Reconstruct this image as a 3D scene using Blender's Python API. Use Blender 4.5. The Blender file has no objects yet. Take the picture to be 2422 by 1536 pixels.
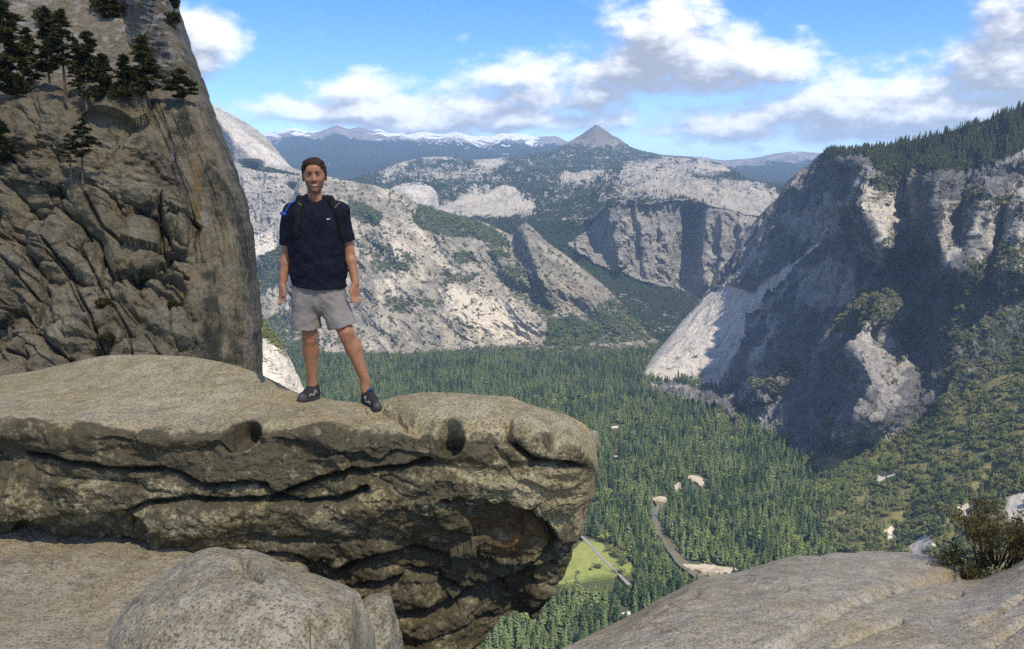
import bpy, math, random
import numpy as np
from mathutils import Vector
from mathutils.bvhtree import BVHTree
R = math.radians
sc = bpy.context.scene
COL = sc.collection
rng = np.random.default_rng(7)

# ------------------------------------------------------------------ camera model
PITCH = R(8.6)
HALF = math.tan(R(30.0))
FPX = 1211.0 / HALF
K = 2422.0 / 2408.0
cp, sp = math.cos(PITCH), math.sin(PITCH)

def P(px, py, D):
    """point at forward distance D (world y) seen in direction (px, py)"""
    px = np.asarray(px, float); py = np.asarray(py, float); D = np.asarray(D, float)
    cx = (px * K - 1211.0) / FPX
    cy = (768.0 - py * K) / FPX
    dy = cp + cy * sp
    dz = -sp + cy * cp
    return np.stack([cx / dy * D, D + 0 * cx, dz / dy * D], -1)

def V(px, py, D):
    return Vector(P(px, py, D).tolist())

FLOOR = -700.0
def FL(px, py, z=FLOOR):
    q = P(px, py, 1.0)
    s = z / q[..., 2]
    return q * s[..., None] if np.ndim(s) else q * s

def project(p):
    p = np.asarray(p, float)
    f = p[..., 1] * cp - p[..., 2] * sp
    u = p[..., 1] * sp + p[..., 2] * cp
    return (p[..., 0] / f * FPX + 1211.0) / K, (768.0 - u / f * FPX) / K

# ------------------------------------------------------------------ noise
def _hash(ix, iy, iz, seed):
    h = (ix.astype(np.uint32) * np.uint32(374761393) + iy.astype(np.uint32) * np.uint32(668265263)
         + iz.astype(np.uint32) * np.uint32(2147483647) + np.uint32((seed * 974711 + 12345) & 0xffffffff))
    h = (h ^ (h >> np.uint32(13))) * np.uint32(1274126177)
    h = (h ^ (h >> np.uint32(15))) * np.uint32(2246822519)
    return h ^ (h >> np.uint32(16))

_prng = np.random.default_rng(11)
_PERM = np.concatenate([_prng.permutation(256)] * 3).astype(np.int32)
_G = _prng.normal(size=(256, 3)); _G = (_G / np.linalg.norm(_G, axis=1, keepdims=True) * 1.45).astype(np.float32)
_GX, _GY, _GZ = [np.ascontiguousarray(_G[:, k]) for k in range(3)]

def vnoise(p, seed=0):
    """gradient noise, about -1..1, p (...,3)"""
    p = np.asarray(p, float)
    i = np.floor(p); f = (p - i).astype(np.float32); i = (i.astype(np.int64) + seed * 37 % 251) & 255
    i = i.astype(np.int32)
    u = f * f * f * (f * (f * 6 - 15) + 10)
    x, y, z = f[..., 0], f[..., 1], f[..., 2]; ux, uy, uz = u[..., 0], u[..., 1], u[..., 2]
    out = 0
    for dx in (0, 1):
        hx = _PERM[(i[..., 0] + dx) & 255]; wx = ux if dx else 1 - ux
        for dy in (0, 1):
            hy = _PERM[(hx + i[..., 1] + dy) & 255]; wy = wx * (uy if dy else 1 - uy)
            for dz in (0, 1):
                h = _PERM[(hy + i[..., 2] + dz) & 255]
                out = out + wy * (uz if dz else 1 - uz) * (_GX[h] * (x - dx) + _GY[h] * (y - dy) + _GZ[h] * (z - dz))
    return out

def fbm(p, oct=5, seed=0, gain=0.5, lac=2.03):
    a = 1.0; s = 0; t = 0; q = np.asarray(p, float)
    for o in range(oct):
        s = s + a * vnoise(q, seed + o * 17); t += a; a *= gain; q = q * lac + 13.7
    return s / t

def ridged(p, oct=5, seed=0, gain=0.55, lac=2.07):
    a = 1.0; s = 0; t = 0; q = np.asarray(p, float)
    for o in range(oct):
        s = s + a * (1 - 2.2 * np.abs(vnoise(q, seed + o * 31))); t += a; a *= gain; q = q * lac + 7.1
    return s / t

def worley2(u, v, seed=0, jit=0.9, more=False):
    """F1, F2 and a per-cell random value on a plane; with more: also the offset from the cell's centre and a second random value"""
    iu = np.floor(u).astype(np.int64); iv = np.floor(v).astype(np.int64)
    F1 = np.full(u.shape, 9.0); F2 = np.full(u.shape, 9.0); cid = np.zeros(u.shape); c2 = np.zeros(u.shape); ou = np.zeros(u.shape); ov = np.zeros(u.shape)
    z = np.zeros_like(iu)
    for du in (-1, 0, 1):
        for dv in (-1, 0, 1):
            h = _hash(iu + du, iv + dv, z, seed)
            ju = ((h & np.uint32(2047)).astype(float) / 2047 - .5) * jit + .5
            jv = (((h >> np.uint32(11)) & np.uint32(2047)).astype(float) / 2047 - .5) * jit + .5
            eu = u - (iu + du + ju); ev = v - (iv + dv + jv)
            d = np.hypot(eu, ev)
            c = ((h >> np.uint32(7)) & np.uint32(4095)).astype(float) / 4095; k = ((h >> np.uint32(19)) & np.uint32(4095)).astype(float) / 4095
            near = d < F1
            F2 = np.where(near, F1, np.minimum(F2, d))
            cid = np.where(near, c, cid); c2 = np.where(near, k, c2); ou = np.where(near, eu, ou); ov = np.where(near, ev, ov)
            F1 = np.where(near, d, F1)
    return (F1, F2, cid, ou, ov, c2) if more else (F1, F2, cid)

def facets(u, v, seed):
    """tilted flat faces with narrow joints between them: (height about -.5...5, joint 0..1)"""
    F1, F2, a, ou, ov, b = worley2(u, v, seed, .95, True)
    t = b * 2 * math.pi
    return (a - .5) * .8 + (np.cos(t) * ou + np.sin(t) * ov) * 1.1, np.exp(-((F2 - F1) / .045) ** 2), sstep(0, .42, F2 - F1)

def sstep(a, b, x):
    t = np.clip((x - a) / (b - a), 0, 1)
    return t * t * (3 - 2 * t)

def inpoly(px, py, poly):
    px = np.asarray(px, float); py = np.asarray(py, float)
    c = np.zeros(px.shape, bool); n = len(poly); j = n - 1
    for i in range(n):
        xi, yi = poly[i]; xj, yj = poly[j]
        if yi != yj:
            c ^= ((yi > py) != (yj > py)) & (px < (xj - xi) * (py - yi) / (yj - yi) + xi)
        j = i
    return c

def polydist(px, py, pts, want_t=False):
    """distance in pixels to a polyline"""
    best = np.full(np.shape(px), 1e9); bt = np.zeros(np.shape(px)); n = len(pts) - 1
    for i in range(n):
        ax, ay = pts[i]; bx, by = pts[i + 1]
        L = (bx - ax) ** 2 + (by - ay) ** 2 + 1e-9
        t = np.clip(((px - ax) * (bx - ax) + (py - ay) * (by - ay)) / L, 0, 1)
        d = np.hypot(px - ax - t * (bx - ax), py - ay - t * (by - ay))
        m = d < best
        best = np.where(m, d, best); bt = np.where(m, (i + t) / n, bt)
    return (best, bt) if want_t else best

def pchip(x, xs, ys):
    xs = np.asarray(xs, float); ys = np.asarray(ys, float)
    h = np.diff(xs); d = np.diff(ys) / h
    m = np.zeros_like(ys)
    for i in range(1, len(xs) - 1):
        if d[i - 1] * d[i] > 0:
            w1 = 2 * h[i] + h[i - 1]; w2 = h[i] + 2 * h[i - 1]
            m[i] = (w1 + w2) / (w1 / d[i - 1] + w2 / d[i])
    m[0] = d[0]; m[-1] = d[-1]
    x = np.clip(x, xs[0], xs[-1])
    k = np.clip(np.searchsorted(xs, x) - 1, 0, len(xs) - 2)
    t = (x - xs[k]) / h[k]
    return ((2 * t**3 - 3 * t**2 + 1) * ys[k] + (t**3 - 2 * t**2 + t) * h[k] * m[k]
            + (-2 * t**3 + 3 * t**2) * ys[k + 1] + (t**3 - t**2) * h[k] * m[k + 1])

# ------------------------------------------------------------------ mesh helpers
def mesh_np(name, verts, faces, mats=(), attrs=None, smooth=True, midx=None):
    """faces: (n,3) or (n,4) array or a list of such arrays"""
    me = bpy.data.meshes.new(name)
    if not isinstance(faces, (list, tuple)):
        faces = [faces]
    faces = [np.asarray(f, np.int64) for f in faces if len(f)]
    nv = len(verts); nf = sum(len(f) for f in faces); nl = sum(f.size for f in faces)
    me.vertices.add(nv); me.vertices.foreach_set('co', np.asarray(verts, np.float32).ravel())
    me.loops.add(nl); me.loops.foreach_set('vertex_index', np.concatenate([f.ravel() for f in faces]).astype(np.int32))
    me.polygons.add(nf)
    tot = np.concatenate([np.full(len(f), f.shape[1]) for f in faces])
    st = np.concatenate([[0], np.cumsum(tot)[:-1]])
    me.polygons.foreach_set('loop_start', st.astype(np.int32))
    try:
        me.polygons.foreach_set('loop_total', tot.astype(np.int32))
    except Exception:
        pass
    for m in mats:
        me.materials.append(m)
    if midx is not None:
        me.polygons.foreach_set('material_index', np.asarray(midx, np.int32))
    me.update(calc_edges=True)
    me.polygons.foreach_set('use_smooth', np.full(nf, bool(smooth)))
    if attrs:
        for k, a in attrs.items():
            at = me.attributes.new(k, 'FLOAT', 'POINT')
            at.data.foreach_set('value', np.asarray(a, np.float32).ravel())
    return me

def link(name, me, parent=None):
    o = bpy.data.objects.new(name, me); COL.objects.link(o)
    if parent is not None:
        o.parent = parent
    return o

def tag(o, label=None, cat=None, group=None, kind=None):
    if label: o['label'] = label
    if cat: o['category'] = cat
    if group: o['group'] = group
    if kind: o['kind'] = kind
    return o

def empty(name, loc=(0, 0, 0), rz=0):
    o = bpy.data.objects.new(name, None); COL.objects.link(o)
    o.empty_display_size = 0.2
    o.location = loc; o.rotation_euler = (0, 0, rz)
    return o

def gridfaces(nr, nc, off=0):
    i = np.arange(nr - 1)[:, None] * nc + np.arange(nc - 1)[None, :]
    i = i.ravel() + off
    return np.stack([i, i + nc, i + nc + 1, i + 1], -1)

def normals_grid(X):
    """X (nr,nc,3) -> unit normals"""
    du = np.gradient(X, axis=1); dv = np.gradient(X, axis=0)
    n = np.cross(dv, du)
    n /= np.linalg.norm(n, axis=-1, keepdims=True) + 1e-12
    return n

def loft(rows, x0, x1, nc, step, swap=False):
    """rows: lists of (px,py,D), each a curve over px (or over py when swap); returns px, py, D grids"""
    nc = max(12, int(nc * LOD)); step = step / LOD
    a = np.linspace(x0, x1, nc)
    ys = []; ds = []
    for r in rows:
        r = np.array(r, float)
        if swap: r = r[:, [1, 0, 2]]
        r = r[np.argsort(r[:, 0])]
        ys.append(pchip(a, r[:, 0], r[:, 1])); ds.append(pchip(a, r[:, 0], r[:, 2]))
    ys = np.array(ys); ds = np.array(ds); n = len(rows)
    # share out the steps between rows
    vs = []
    for i in range(n - 1):
        gap = max(np.percentile(np.abs(ys[i + 1] - ys[i]), 80), 2.0)
        m = max(2, int(round(gap / step)))
        vs.append(i + np.arange(m) / m)
    v = np.concatenate(vs + [[n - 1]])
    k = np.clip(np.floor(v).astype(int), 0, n - 2); t = (v - k)[:, None]
    def cr(A):
        p0 = A[np.clip(k - 1, 0, n - 1)]; p1 = A[k]; p2 = A[k + 1]; p3 = A[np.clip(k + 2, 0, n - 1)]
        m1 = np.where((p1 - p0) * (p2 - p1) > 0, (p2 - p0) * .5, 0); m2 = np.where((p2 - p1) * (p3 - p2) > 0, (p3 - p1) * .5, 0)
        return ((2 * t**3 - 3 * t**2 + 1) * p1 + (t**3 - 2 * t**2 + t) * m1 + (-2 * t**3 + 3 * t**2) * p2 + (t**3 - t**2) * m2)
    Y = cr(ys); Dd = cr(ds); X = np.repeat(a[None, :], len(v), 0)
    if swap:
        X, Y = Y, X
    return X, Y, Dd

def back_rows(X, dist, drop, n=6):
    """rows behind the first row of a grid, falling away from the viewer"""
    top = X[0]
    h = top[:, :2] / (np.linalg.norm(top[:, :2], axis=1, keepdims=True) + 1e-9)
    out = []
    for i in range(n, 0, -1):
        f = i / n
        q = top.copy(); q[:, :2] += h * dist * f; q[:, 2] -= drop * f ** 1.5
        out.append(q)
    return np.array(out)

BVH = {}
TER = {}
def terrain(name, X, mats, attrs, label, cat, kind='structure', back=None):
    nb = 0
    if back:
        B = back_rows(X, back[0], back[1]); nb = len(B)
        X = np.concatenate([B, X], 0)
        attrs = {k: np.concatenate([np.repeat(a[:1], nb, 0), a], 0) for k, a in attrs.items()}
    nr, nc = X.shape[:2]
    TER[name] = (X, attrs, nb)
    F = gridfaces(nr, nc)
    me = mesh_np(name, X.reshape(-1, 3), F, mats, attrs)
    o = link(name, me); tag(o, label, cat, kind=kind)
    BVH[o.name] = (X.reshape(-1, 3), F)
    return o

_bvh = {}
def hit(name, px, py):
    if name not in _bvh:
        v, f = BVH[name]
        _bvh[name] = BVHTree.FromPolygons([tuple(q) for q in v.tolist()], f.tolist())
    d = V(px, py, 1.0).normalized()
    r = _bvh[name].ray_cast(Vector((0, 0, 0)), d)
    return r[0], r[1]

# ------------------------------------------------------------------ node helpers
class NT:
    def __init__(s, tree):
        s.t = tree; s.n = tree.nodes; s.l = tree.links
    def new(s, typ, **kw):
        n = s.n.new(typ)
        for k, v in kw.items():
            setattr(n, k, v)
        return n
    def set(s, sock, v):
        if hasattr(v, 'is_output') or hasattr(v, 'links'):
            s.l.new(v, sock)
        elif v is not None:
            try:
                sock.default_value = v
            except Exception:
                sock.default_value = (*v, 1.0)
    def math(s, op, a, b=None, c=None, clamp=False):
        n = s.new('ShaderNodeMath', operation=op, use_clamp=clamp)
        s.set(n.inputs[0], a)
        if b is not None: s.set(n.inputs[1], b)
        if c is not None: s.set(n.inputs[2], c)
        return n.outputs[0]
    def vec(s, op, a, b=None, scale=None):
        n = s.new('ShaderNodeVectorMath', operation=op)
        s.set(n.inputs[0], a)
        if b is not None: s.set(n.inputs[1], b)
        if scale is not None: s.set(n.inputs['Scale'], scale)
        return n.outputs['Value'] if op in ('DOT_PRODUCT', 'LENGTH') else n.outputs[0]
    def mix(s, f, a, b, mode='MIX'):
        n = s.new('ShaderNodeMix', data_type='RGBA', blend_type=mode)
        s.set(n.inputs[0], f); s.set(n.inputs[6], a); s.set(n.inputs[7], b)
        return n.outputs[2]
    def noise(s, vec, scale, detail=4, rough=.55, dist=0):
        n = s.new('ShaderNodeTexNoise')
        if vec is not None: s.l.new(vec, n.inputs['Vector'])
        n.inputs['Scale'].default_value = scale; n.inputs['Detail'].default_value = detail
        n.inputs['Roughness'].default_value = rough; n.inputs['Distortion'].default_value = dist
        return n.outputs[0]
    def voro(s, vec, scale, feature='F1', out=0):
        n = s.new('ShaderNodeTexVoronoi', feature=feature)
        if vec is not None: s.l.new(vec, n.inputs['Vector'])
        n.inputs['Scale'].default_value = scale
        return n.outputs[out]
    def ramp(s, f, lo, hi):
        n = s.new('ShaderNodeMapRange', interpolation_type='SMOOTHSTEP')
        s.set(n.inputs[0], f); n.inputs[1].default_value = lo; n.inputs[2].default_value = hi
        return n.outputs[0]
    def attr(s, name):
        n = s.new('ShaderNodeAttribute'); n.attribute_name = name
        return n.outputs['Fac']
    def coords(s, scale=(1, 1, 1), kind='Object', rot=(0, 0, 0)):
        n = s.new('ShaderNodeTexCoord'); m = s.new('ShaderNodeMapping')
        s.l.new(n.outputs[kind], m.inputs[0]); m.inputs['Scale'].default_value = scale; m.inputs['Rotation'].default_value = rot
        return m.outputs[0]

def mat(name):
    m = bpy.data.materials.new(name); m.use_nodes = True
    t = NT(m.node_tree); t.n.clear()
    out = t.new('ShaderNodeOutputMaterial'); b = t.new('ShaderNodeBsdfPrincipled')
    t.l.new(b.outputs[0], out.inputs[0])
    b.inputs['Roughness'].default_value = .85
    b.inputs['Specular IOR Level'].default_value = .25
    t.b = b; t.out = out
    return m, t

def bump(t, h, strength=.5, dist=.1, prev=None):
    n = t.new('ShaderNodeBump'); n.inputs['Strength'].default_value = strength; n.inputs['Distance'].default_value = dist
    t.l.new(h, n.inputs['Height'])
    if prev is not None: t.l.new(prev, n.inputs['Normal'])
    return n.outputs[0]

def plain(name, col, rough=.8, var=.0, scale=20, spec=.25, sheen=0):
    m, t = mat(name)
    t.b.inputs['Roughness'].default_value = rough; t.b.inputs['Specular IOR Level'].default_value = spec
    if var:
        f = t.noise(t.coords(), scale, 4, .6)
        a = tuple(c * (1 - var) for c in col) + (1,); b = tuple(min(1, c * (1 + var)) for c in col) + (1,)
        t.l.new(t.mix(t.ramp(f, .3, .7), a, b), t.b.inputs['Base Color'])
    else:
        t.b.inputs['Base Color'].default_value = (*col, 1)
    return m
LOD = 1.0
SUN_STRENGTH = 4.2; EXPOSURE = .45; SKY_STRENGTH = .12; SKY_SAT = 1.25
HAZE = 3.0e-5; HAZE_COL = (.50, .66, .92)
CLOUD_DARK = (.36, .375, .40, 1); CLOUD_LIT = (.92, .92, .92, 1)
CLOUD_R = 260.0; CLOUD_OP = .62
SKY_SAT = 1.35; COVER = .06; OVERHEAD = (1.05, 1.0, .93, 1); CLOUD_OP = .48; EXPOSURE = .5
HAZE = 4.6e-5; HAZE_COL = (.44, .62, .95)
HAZE = 4.4e-5; HAZE_COL = (.56, .74, 1.0); SKY_STRENGTH = .135; SKY_SAT = 1.5; CLOUD_LIT = (1.0, 1.0, 1.0, 1); EXPOSURE = .55
SUN_STRENGTH = 5.0; HAZE = 2.7e-5; HAZE_COL = (.42, .66, 1.0); SKY_STRENGTH = .13; SKY_SAT = 1.5; COVER = .02; OVERHEAD = (.95, .90, .80, 1); CLOUD_OP = .36; EXPOSURE = .5
CLOUD_DARK = (.31, .32, .34, 1)
HAZE = 3.4e-5; HAZE_COL = (.48, .71, 1.0); SKY_STRENGTH = .15; SKY_SAT = 1.45; CLOUD_OP = .40; EXPOSURE = .58
COVER = .0; OVERHEAD = (.92, .88, .80, 1); EXPOSURE = .66; CLOUD_LIT = (.93, .92, .90, 1); CLOUD_DARK = (.33, .33, .34, 1); SKY_STRENGTH = .14; CLOUD_OP = .40
CLOUD_OP = .47; EXPOSURE = .64
CLOUD_OP = .42; EXPOSURE = .66
DENOISE = False; SKY_SAT = 1.28; SKY_STRENGTH = .15; CLOUD_DARK = (.29, .29, .295, 1); CLOUD_LIT = (.92, .90, .87, 1)
OVERHEAD = (.80, .75, .66, 1); CLOUD_OP = .37; EXPOSURE = .70
SKY_SAT = 1.40; EXPOSURE = .69
# ------------------------------------------------------------------ camera, sun, sky, air
cam = bpy.data.cameras.new('camera'); camo = bpy.data.objects.new('camera', cam); COL.objects.link(camo)
cam.sensor_width = 36; cam.lens = 18 / HALF; cam.clip_start = .05; cam.clip_end = 200000
camo.rotation_euler = (R(90) - PITCH, 0, 0)
sc.camera = camo
SUN = Vector((.33, -.50, .80)).normalized()
SUN_E = math.asin(SUN.z); SUN_A = math.atan2(SUN.x, SUN.y)       # azimuth clockwise from +Y
sl = bpy.data.lights.new('sun', 'SUN'); sl.energy = SUN_STRENGTH; sl.angle = R(.5); sl.color = (1, .91, .77)
so = bpy.data.objects.new('sun', sl); COL.objects.link(so)
so.rotation_euler = SUN.to_track_quat('Z', 'Y').to_euler()
vs = sc.view_settings
sc.display_settings.display_device = 'sRGB'
vs.view_transform = 'Standard'; vs.look = 'None'; vs.gamma = 1; vs.exposure = EXPOSURE; vs.use_curve_mapping = False
cy = sc.cycles
cy.max_bounces = 6; cy.diffuse_bounces = 3; cy.glossy_bounces = 2; cy.transmission_bounces = 2; cy.volume_bounces = 1
cy.transparent_max_bounces = 8; cy.use_denoising = DENOISE
cy.use_adaptive_sampling = True; cy.adaptive_threshold = .006
try:
    cy.denoiser = 'OPENIMAGEDENOISE'; cy.denoising_input_passes = 'RGB_ALBEDO_NORMAL'
except Exception:
    pass
cy.caustics_reflective = False; cy.caustics_refractive = False

def azel(px, py):
    q = P(px, py, 1.0)
    return math.degrees(math.atan2(q[0], q[1])), math.degrees(math.atan2(q[2], math.hypot(q[0], q[1])))

# clouds: (px, py, half width px, half height px, weight) -> directions in the sky
CLOUDS = [(480, 100, 46, 44, .9), (455, 140, 45, 30, .8), (425, 70, 40, 40, .6),
          (640, 262, 70, 17, .75), (720, 262, 80, 18, .9), (850, 218, 62, 26, .95), (800, 268, 150, 20, .9), (930, 255, 95, 24, .8), (940, 195, 80, 26, .4), (1040, 180, 80, 26, .3),
          (1010, 282, 160, 24, 1.), (1100, 258, 110, 30, .85), (1200, 183, 62, 34, .85), (1150, 225, 90, 30, .7), (1290, 205, 85, 40, .85), (1380, 232, 70, 34, .9),
          (1250, 285, 170, 22, 1.), (1400, 272, 60, 20, .6), (1560, 100, 75, 62, 1.05), (1500, 165, 105, 34, 1.0), (1655, 140, 95, 46, 1.05), (1780, 155, 85, 32, .95), (1860, 160, 45, 26, .8),
          (1590, 20, 45, 26, .6), (1520, 40, 35, 30, .35), (1432, 75, 30, 34, .5), (1560, 185, 180, 18, .7), (1740, 205, 45, 10, .5),
          (1530, 305, 50, 14, .65), (1640, 312, 34, 20, .6), (1680, 332, 26, 12, .5),
          (1730, 250, 50, 16, .6), (1760, 298, 90, 24, .95), (1860, 268, 66, 34, .95), (1890, 225, 50, 20, .55), (1985, 240, 70, 40, 1.05), (2010, 298, 150, 24, 1.0), (2090, 240, 70, 36, 1.0), (2180, 270, 130, 40, 1.05),
          (2210, 205, 50, 24, .8), (2330, 270, 110, 40, 1.0), (2360, 170, 75, 48, 1.05), (2290, 130, 45, 30, .75), (2390, 70, 60, 55, .9), (2300, 75, 30, 16, .4), (2460, 200, 90, 90, 1.0), (2480, 40, 80, 70, .8),
          (1090, 88, 22, 9, .35), (1220, 130, 26, 9, .35), (740, 188, 36, 9, .4), (1790, 352, 16, 8, .5), (2070, 160, 34, 16, .25), (1870, 65, 18, 10, .3), (1800, 30, 45, 8, .25)]

wd = bpy.data.worlds.new('World'); sc.world = wd; wd.use_nodes = True
w = NT(wd.node_tree); w.n.clear()

g = bpy.data.node_groups.new('cloud_density', 'ShaderNodeTree')
g.interface.new_socket('Dir', in_out='INPUT', socket_type='NodeSocketVector')
g.interface.new_socket('Density', in_out='OUTPUT', socket_type='NodeSocketFloat')
gt = NT(g)
gi = gt.new('NodeGroupInput'); go = gt.new('NodeGroupOutput')
d_in = gi.outputs[0]
sep = gt.new('ShaderNodeSeparateXYZ'); gt.l.new(d_in, sep.inputs[0])
deg = 180 / math.pi
az = gt.math('MULTIPLY', gt.math('ARCTAN2', sep.outputs[0], sep.outputs[1]), deg)
el = gt.math('MULTIPLY', gt.math('ARCSINE', sep.outputs[2]), deg)
mp = gt.new('ShaderNodeMapping'); gt.l.new(d_in, mp.inputs[0]); mp.inputs['Scale'].default_value = (1, 1, 1.9)
warp = gt.new('ShaderNodeTexNoise'); gt.l.new(mp.outputs[0], warp.inputs['Vector']); warp.inputs['Scale'].default_value = 16; warp.inputs['Detail'].default_value = 3
wsep = gt.new('ShaderNodeSeparateColor'); gt.l.new(warp.outputs['Color'], wsep.inputs[0])
az = gt.math('ADD', az, gt.math('MULTIPLY_ADD', wsep.outputs[0], 3.0, -1.5))
el = gt.math('ADD', el, gt.math('MULTIPLY_ADD', wsep.outputs[1], 1.2, -.6))
cmb = gt.new('ShaderNodeCombineXYZ'); gt.l.new(az, cmb.inputs[0]); gt.l.new(el, cmb.inputs[1])
ae = cmb.outputs[0]
tot = None
for (cx_, cy_, sx_, sy_, w_) in CLOUDS:
    a0, e0 = azel(cx_, cy_); pd = 2 * 30 / 1204.0
    q = gt.vec('MULTIPLY', gt.vec('SUBTRACT', ae, (a0, e0, 0)), (1 / (sx_ * pd * 1.02), 1 / (sy_ * pd * 1.02), 0))
    d2 = gt.vec('DOT_PRODUCT', q, q)
    v = gt.math('MULTIPLY', gt.math('EXPONENT', gt.math('MULTIPLY', d2, -1.0)), w_)
    # soft union
    tot = v if tot is None else gt.math('SMOOTH_MAX', tot, v, .25)
n1 = gt.noise(mp.outputs[0], 26, 6, .56)
n2 = gt.noise(mp.outputs[0], 8, 2, .5)
f = gt.math('ADD', tot, gt.math('MULTIPLY_ADD', n1, 1.15, -.60))
f = gt.math('ADD', f, gt.math('MULTIPLY_ADD', n2, .5, -.25))
f = gt.math('MULTIPLY', f, gt.ramp(tot, .03, .30))
gt.l.new(f, go.inputs[0])

tc = w.new('ShaderNodeTexCoord'); D0 = tc.outputs['Generated']
sky = w.new('ShaderNodeTexSky', sky_type='NISHITA'); sky.sun_disc = False
sky.sun_elevation = SUN_E; sky.sun_rotation = SUN_A
sky.altitude = 2400; sky.air_density = 1.0; sky.dust_density = .3; sky.ozone_density = 2.2
hs = w.new('ShaderNodeHueSaturation'); hs.inputs['Saturation'].default_value = SKY_SAT; w.l.new(sky.outputs[0], hs.inputs['Color'])
hs.inputs['Value'].default_value = 1.0; hs.inputs['Hue'].default_value = .517
skycol = hs.outputs[0]
# broken cloud over the rest of the sky
oc = w.noise(D0, 3.2, 5, .6, .3)
s1 = w.new('ShaderNodeSeparateXYZ'); w.l.new(D0, s1.inputs[0])
oa = w.math('MULTIPLY', w.ramp(oc, .50 - COVER, .62 - COVER), w.ramp(s1.outputs[2], .0, .2))
ocol = w.mix(oa, w.vec('SCALE', skycol, scale=SKY_STRENGTH), OVERHEAD)
bgA = w.new('ShaderNodeBackground'); w.l.new(ocol, bgA.inputs[0]); bgA.inputs[1].default_value = 1

def cgroup(vec):
    n = w.new('ShaderNodeGroup'); n.node_tree = g
    w.l.new(vec, n.inputs[0]); return n.outputs[0]
d0 = cgroup(D0)
sxyz = (.020, 0, .020)
d1 = cgroup(w.vec('NORMALIZE', w.vec('ADD', D0, (.012, 0, .016))))
d2_ = cgroup(w.vec('NORMALIZE', w.vec('ADD', D0, (.022, 0, .042))))
alpha = w.ramp(d0, .20, .82)
lit = w.math('SUBTRACT', w.math('MULTIPLY', w.math('SUBTRACT', d0, d1), 1.1), w.math('MULTIPLY', w.math('MAXIMUM', d2_, 0.0), .55))
lit = w.ramp(lit, -.58, .26)
ccol = w.mix(lit, CLOUD_DARK, CLOUD_LIT)
ccol_s = w.vec('SCALE', ccol, scale=1.0)
skys = w.vec('SCALE', skycol, scale=SKY_STRENGTH)
mixc = w.mix(w.math('MULTIPLY', alpha, .97), skys, ccol_s)
bgB = w.new('ShaderNodeBackground'); w.l.new(mixc, bgB.inputs[0]); bgB.inputs[1].default_value = 1
# the cloud bank stands ahead, low over the mountains; elsewhere the sky is clear
s2 = w.new('ShaderNodeSeparateXYZ'); w.l.new(D0, s2.inputs[0])
m_ = w.math('MULTIPLY', w.math('GREATER_THAN', s2.outputs[1], .62), w.math('LESS_THAN', w.math('ABSOLUTE', w.math('SUBTRACT', s2.outputs[2], .12)), .22))
mx = w.new('ShaderNodeMixShader'); w.l.new(m_, mx.inputs[0]); w.l.new(bgA.outputs[0], mx.inputs[1]); w.l.new(bgB.outputs[0], mx.inputs[2])
wo = w.new('ShaderNodeOutputWorld'); w.l.new(mx.outputs[0], wo.inputs[0])

# the air: one closed box around the viewer and all the land
def box_mesh(name, lo, hi, m):
    v = [(x, y, z) for x in (lo[0], hi[0]) for y in (lo[1], hi[1]) for z in (lo[2], hi[2])]
    f = np.array([(0, 1, 3, 2), (4, 6, 7, 5), (0, 4, 5, 1), (2, 3, 7, 6), (0, 2, 6, 4), (1, 5, 7, 3)])
    return mesh_np(name, np.array(v), f, [m], smooth=False)
hm = bpy.data.materials.new('haze_air'); hm.use_nodes = True
h = NT(hm.node_tree); h.n.clear()
ho = h.new('ShaderNodeOutputMaterial'); pv = h.new('ShaderNodeVolumePrincipled')
pv.inputs['Color'].default_value = (*HAZE_COL, 1); pv.inputs['Density'].default_value = HAZE; pv.inputs['Anisotropy'].default_value = .1
h.l.new(pv.outputs[0], ho.inputs['Volume'])
hb = link('haze', box_mesh('haze', (-42000, -32000, -722), (42000, 52000, 1720), hm))
tag(hb, 'thin bluish haze filling the air between the viewpoint and far peaks', 'haze', kind='stuff')
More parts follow.
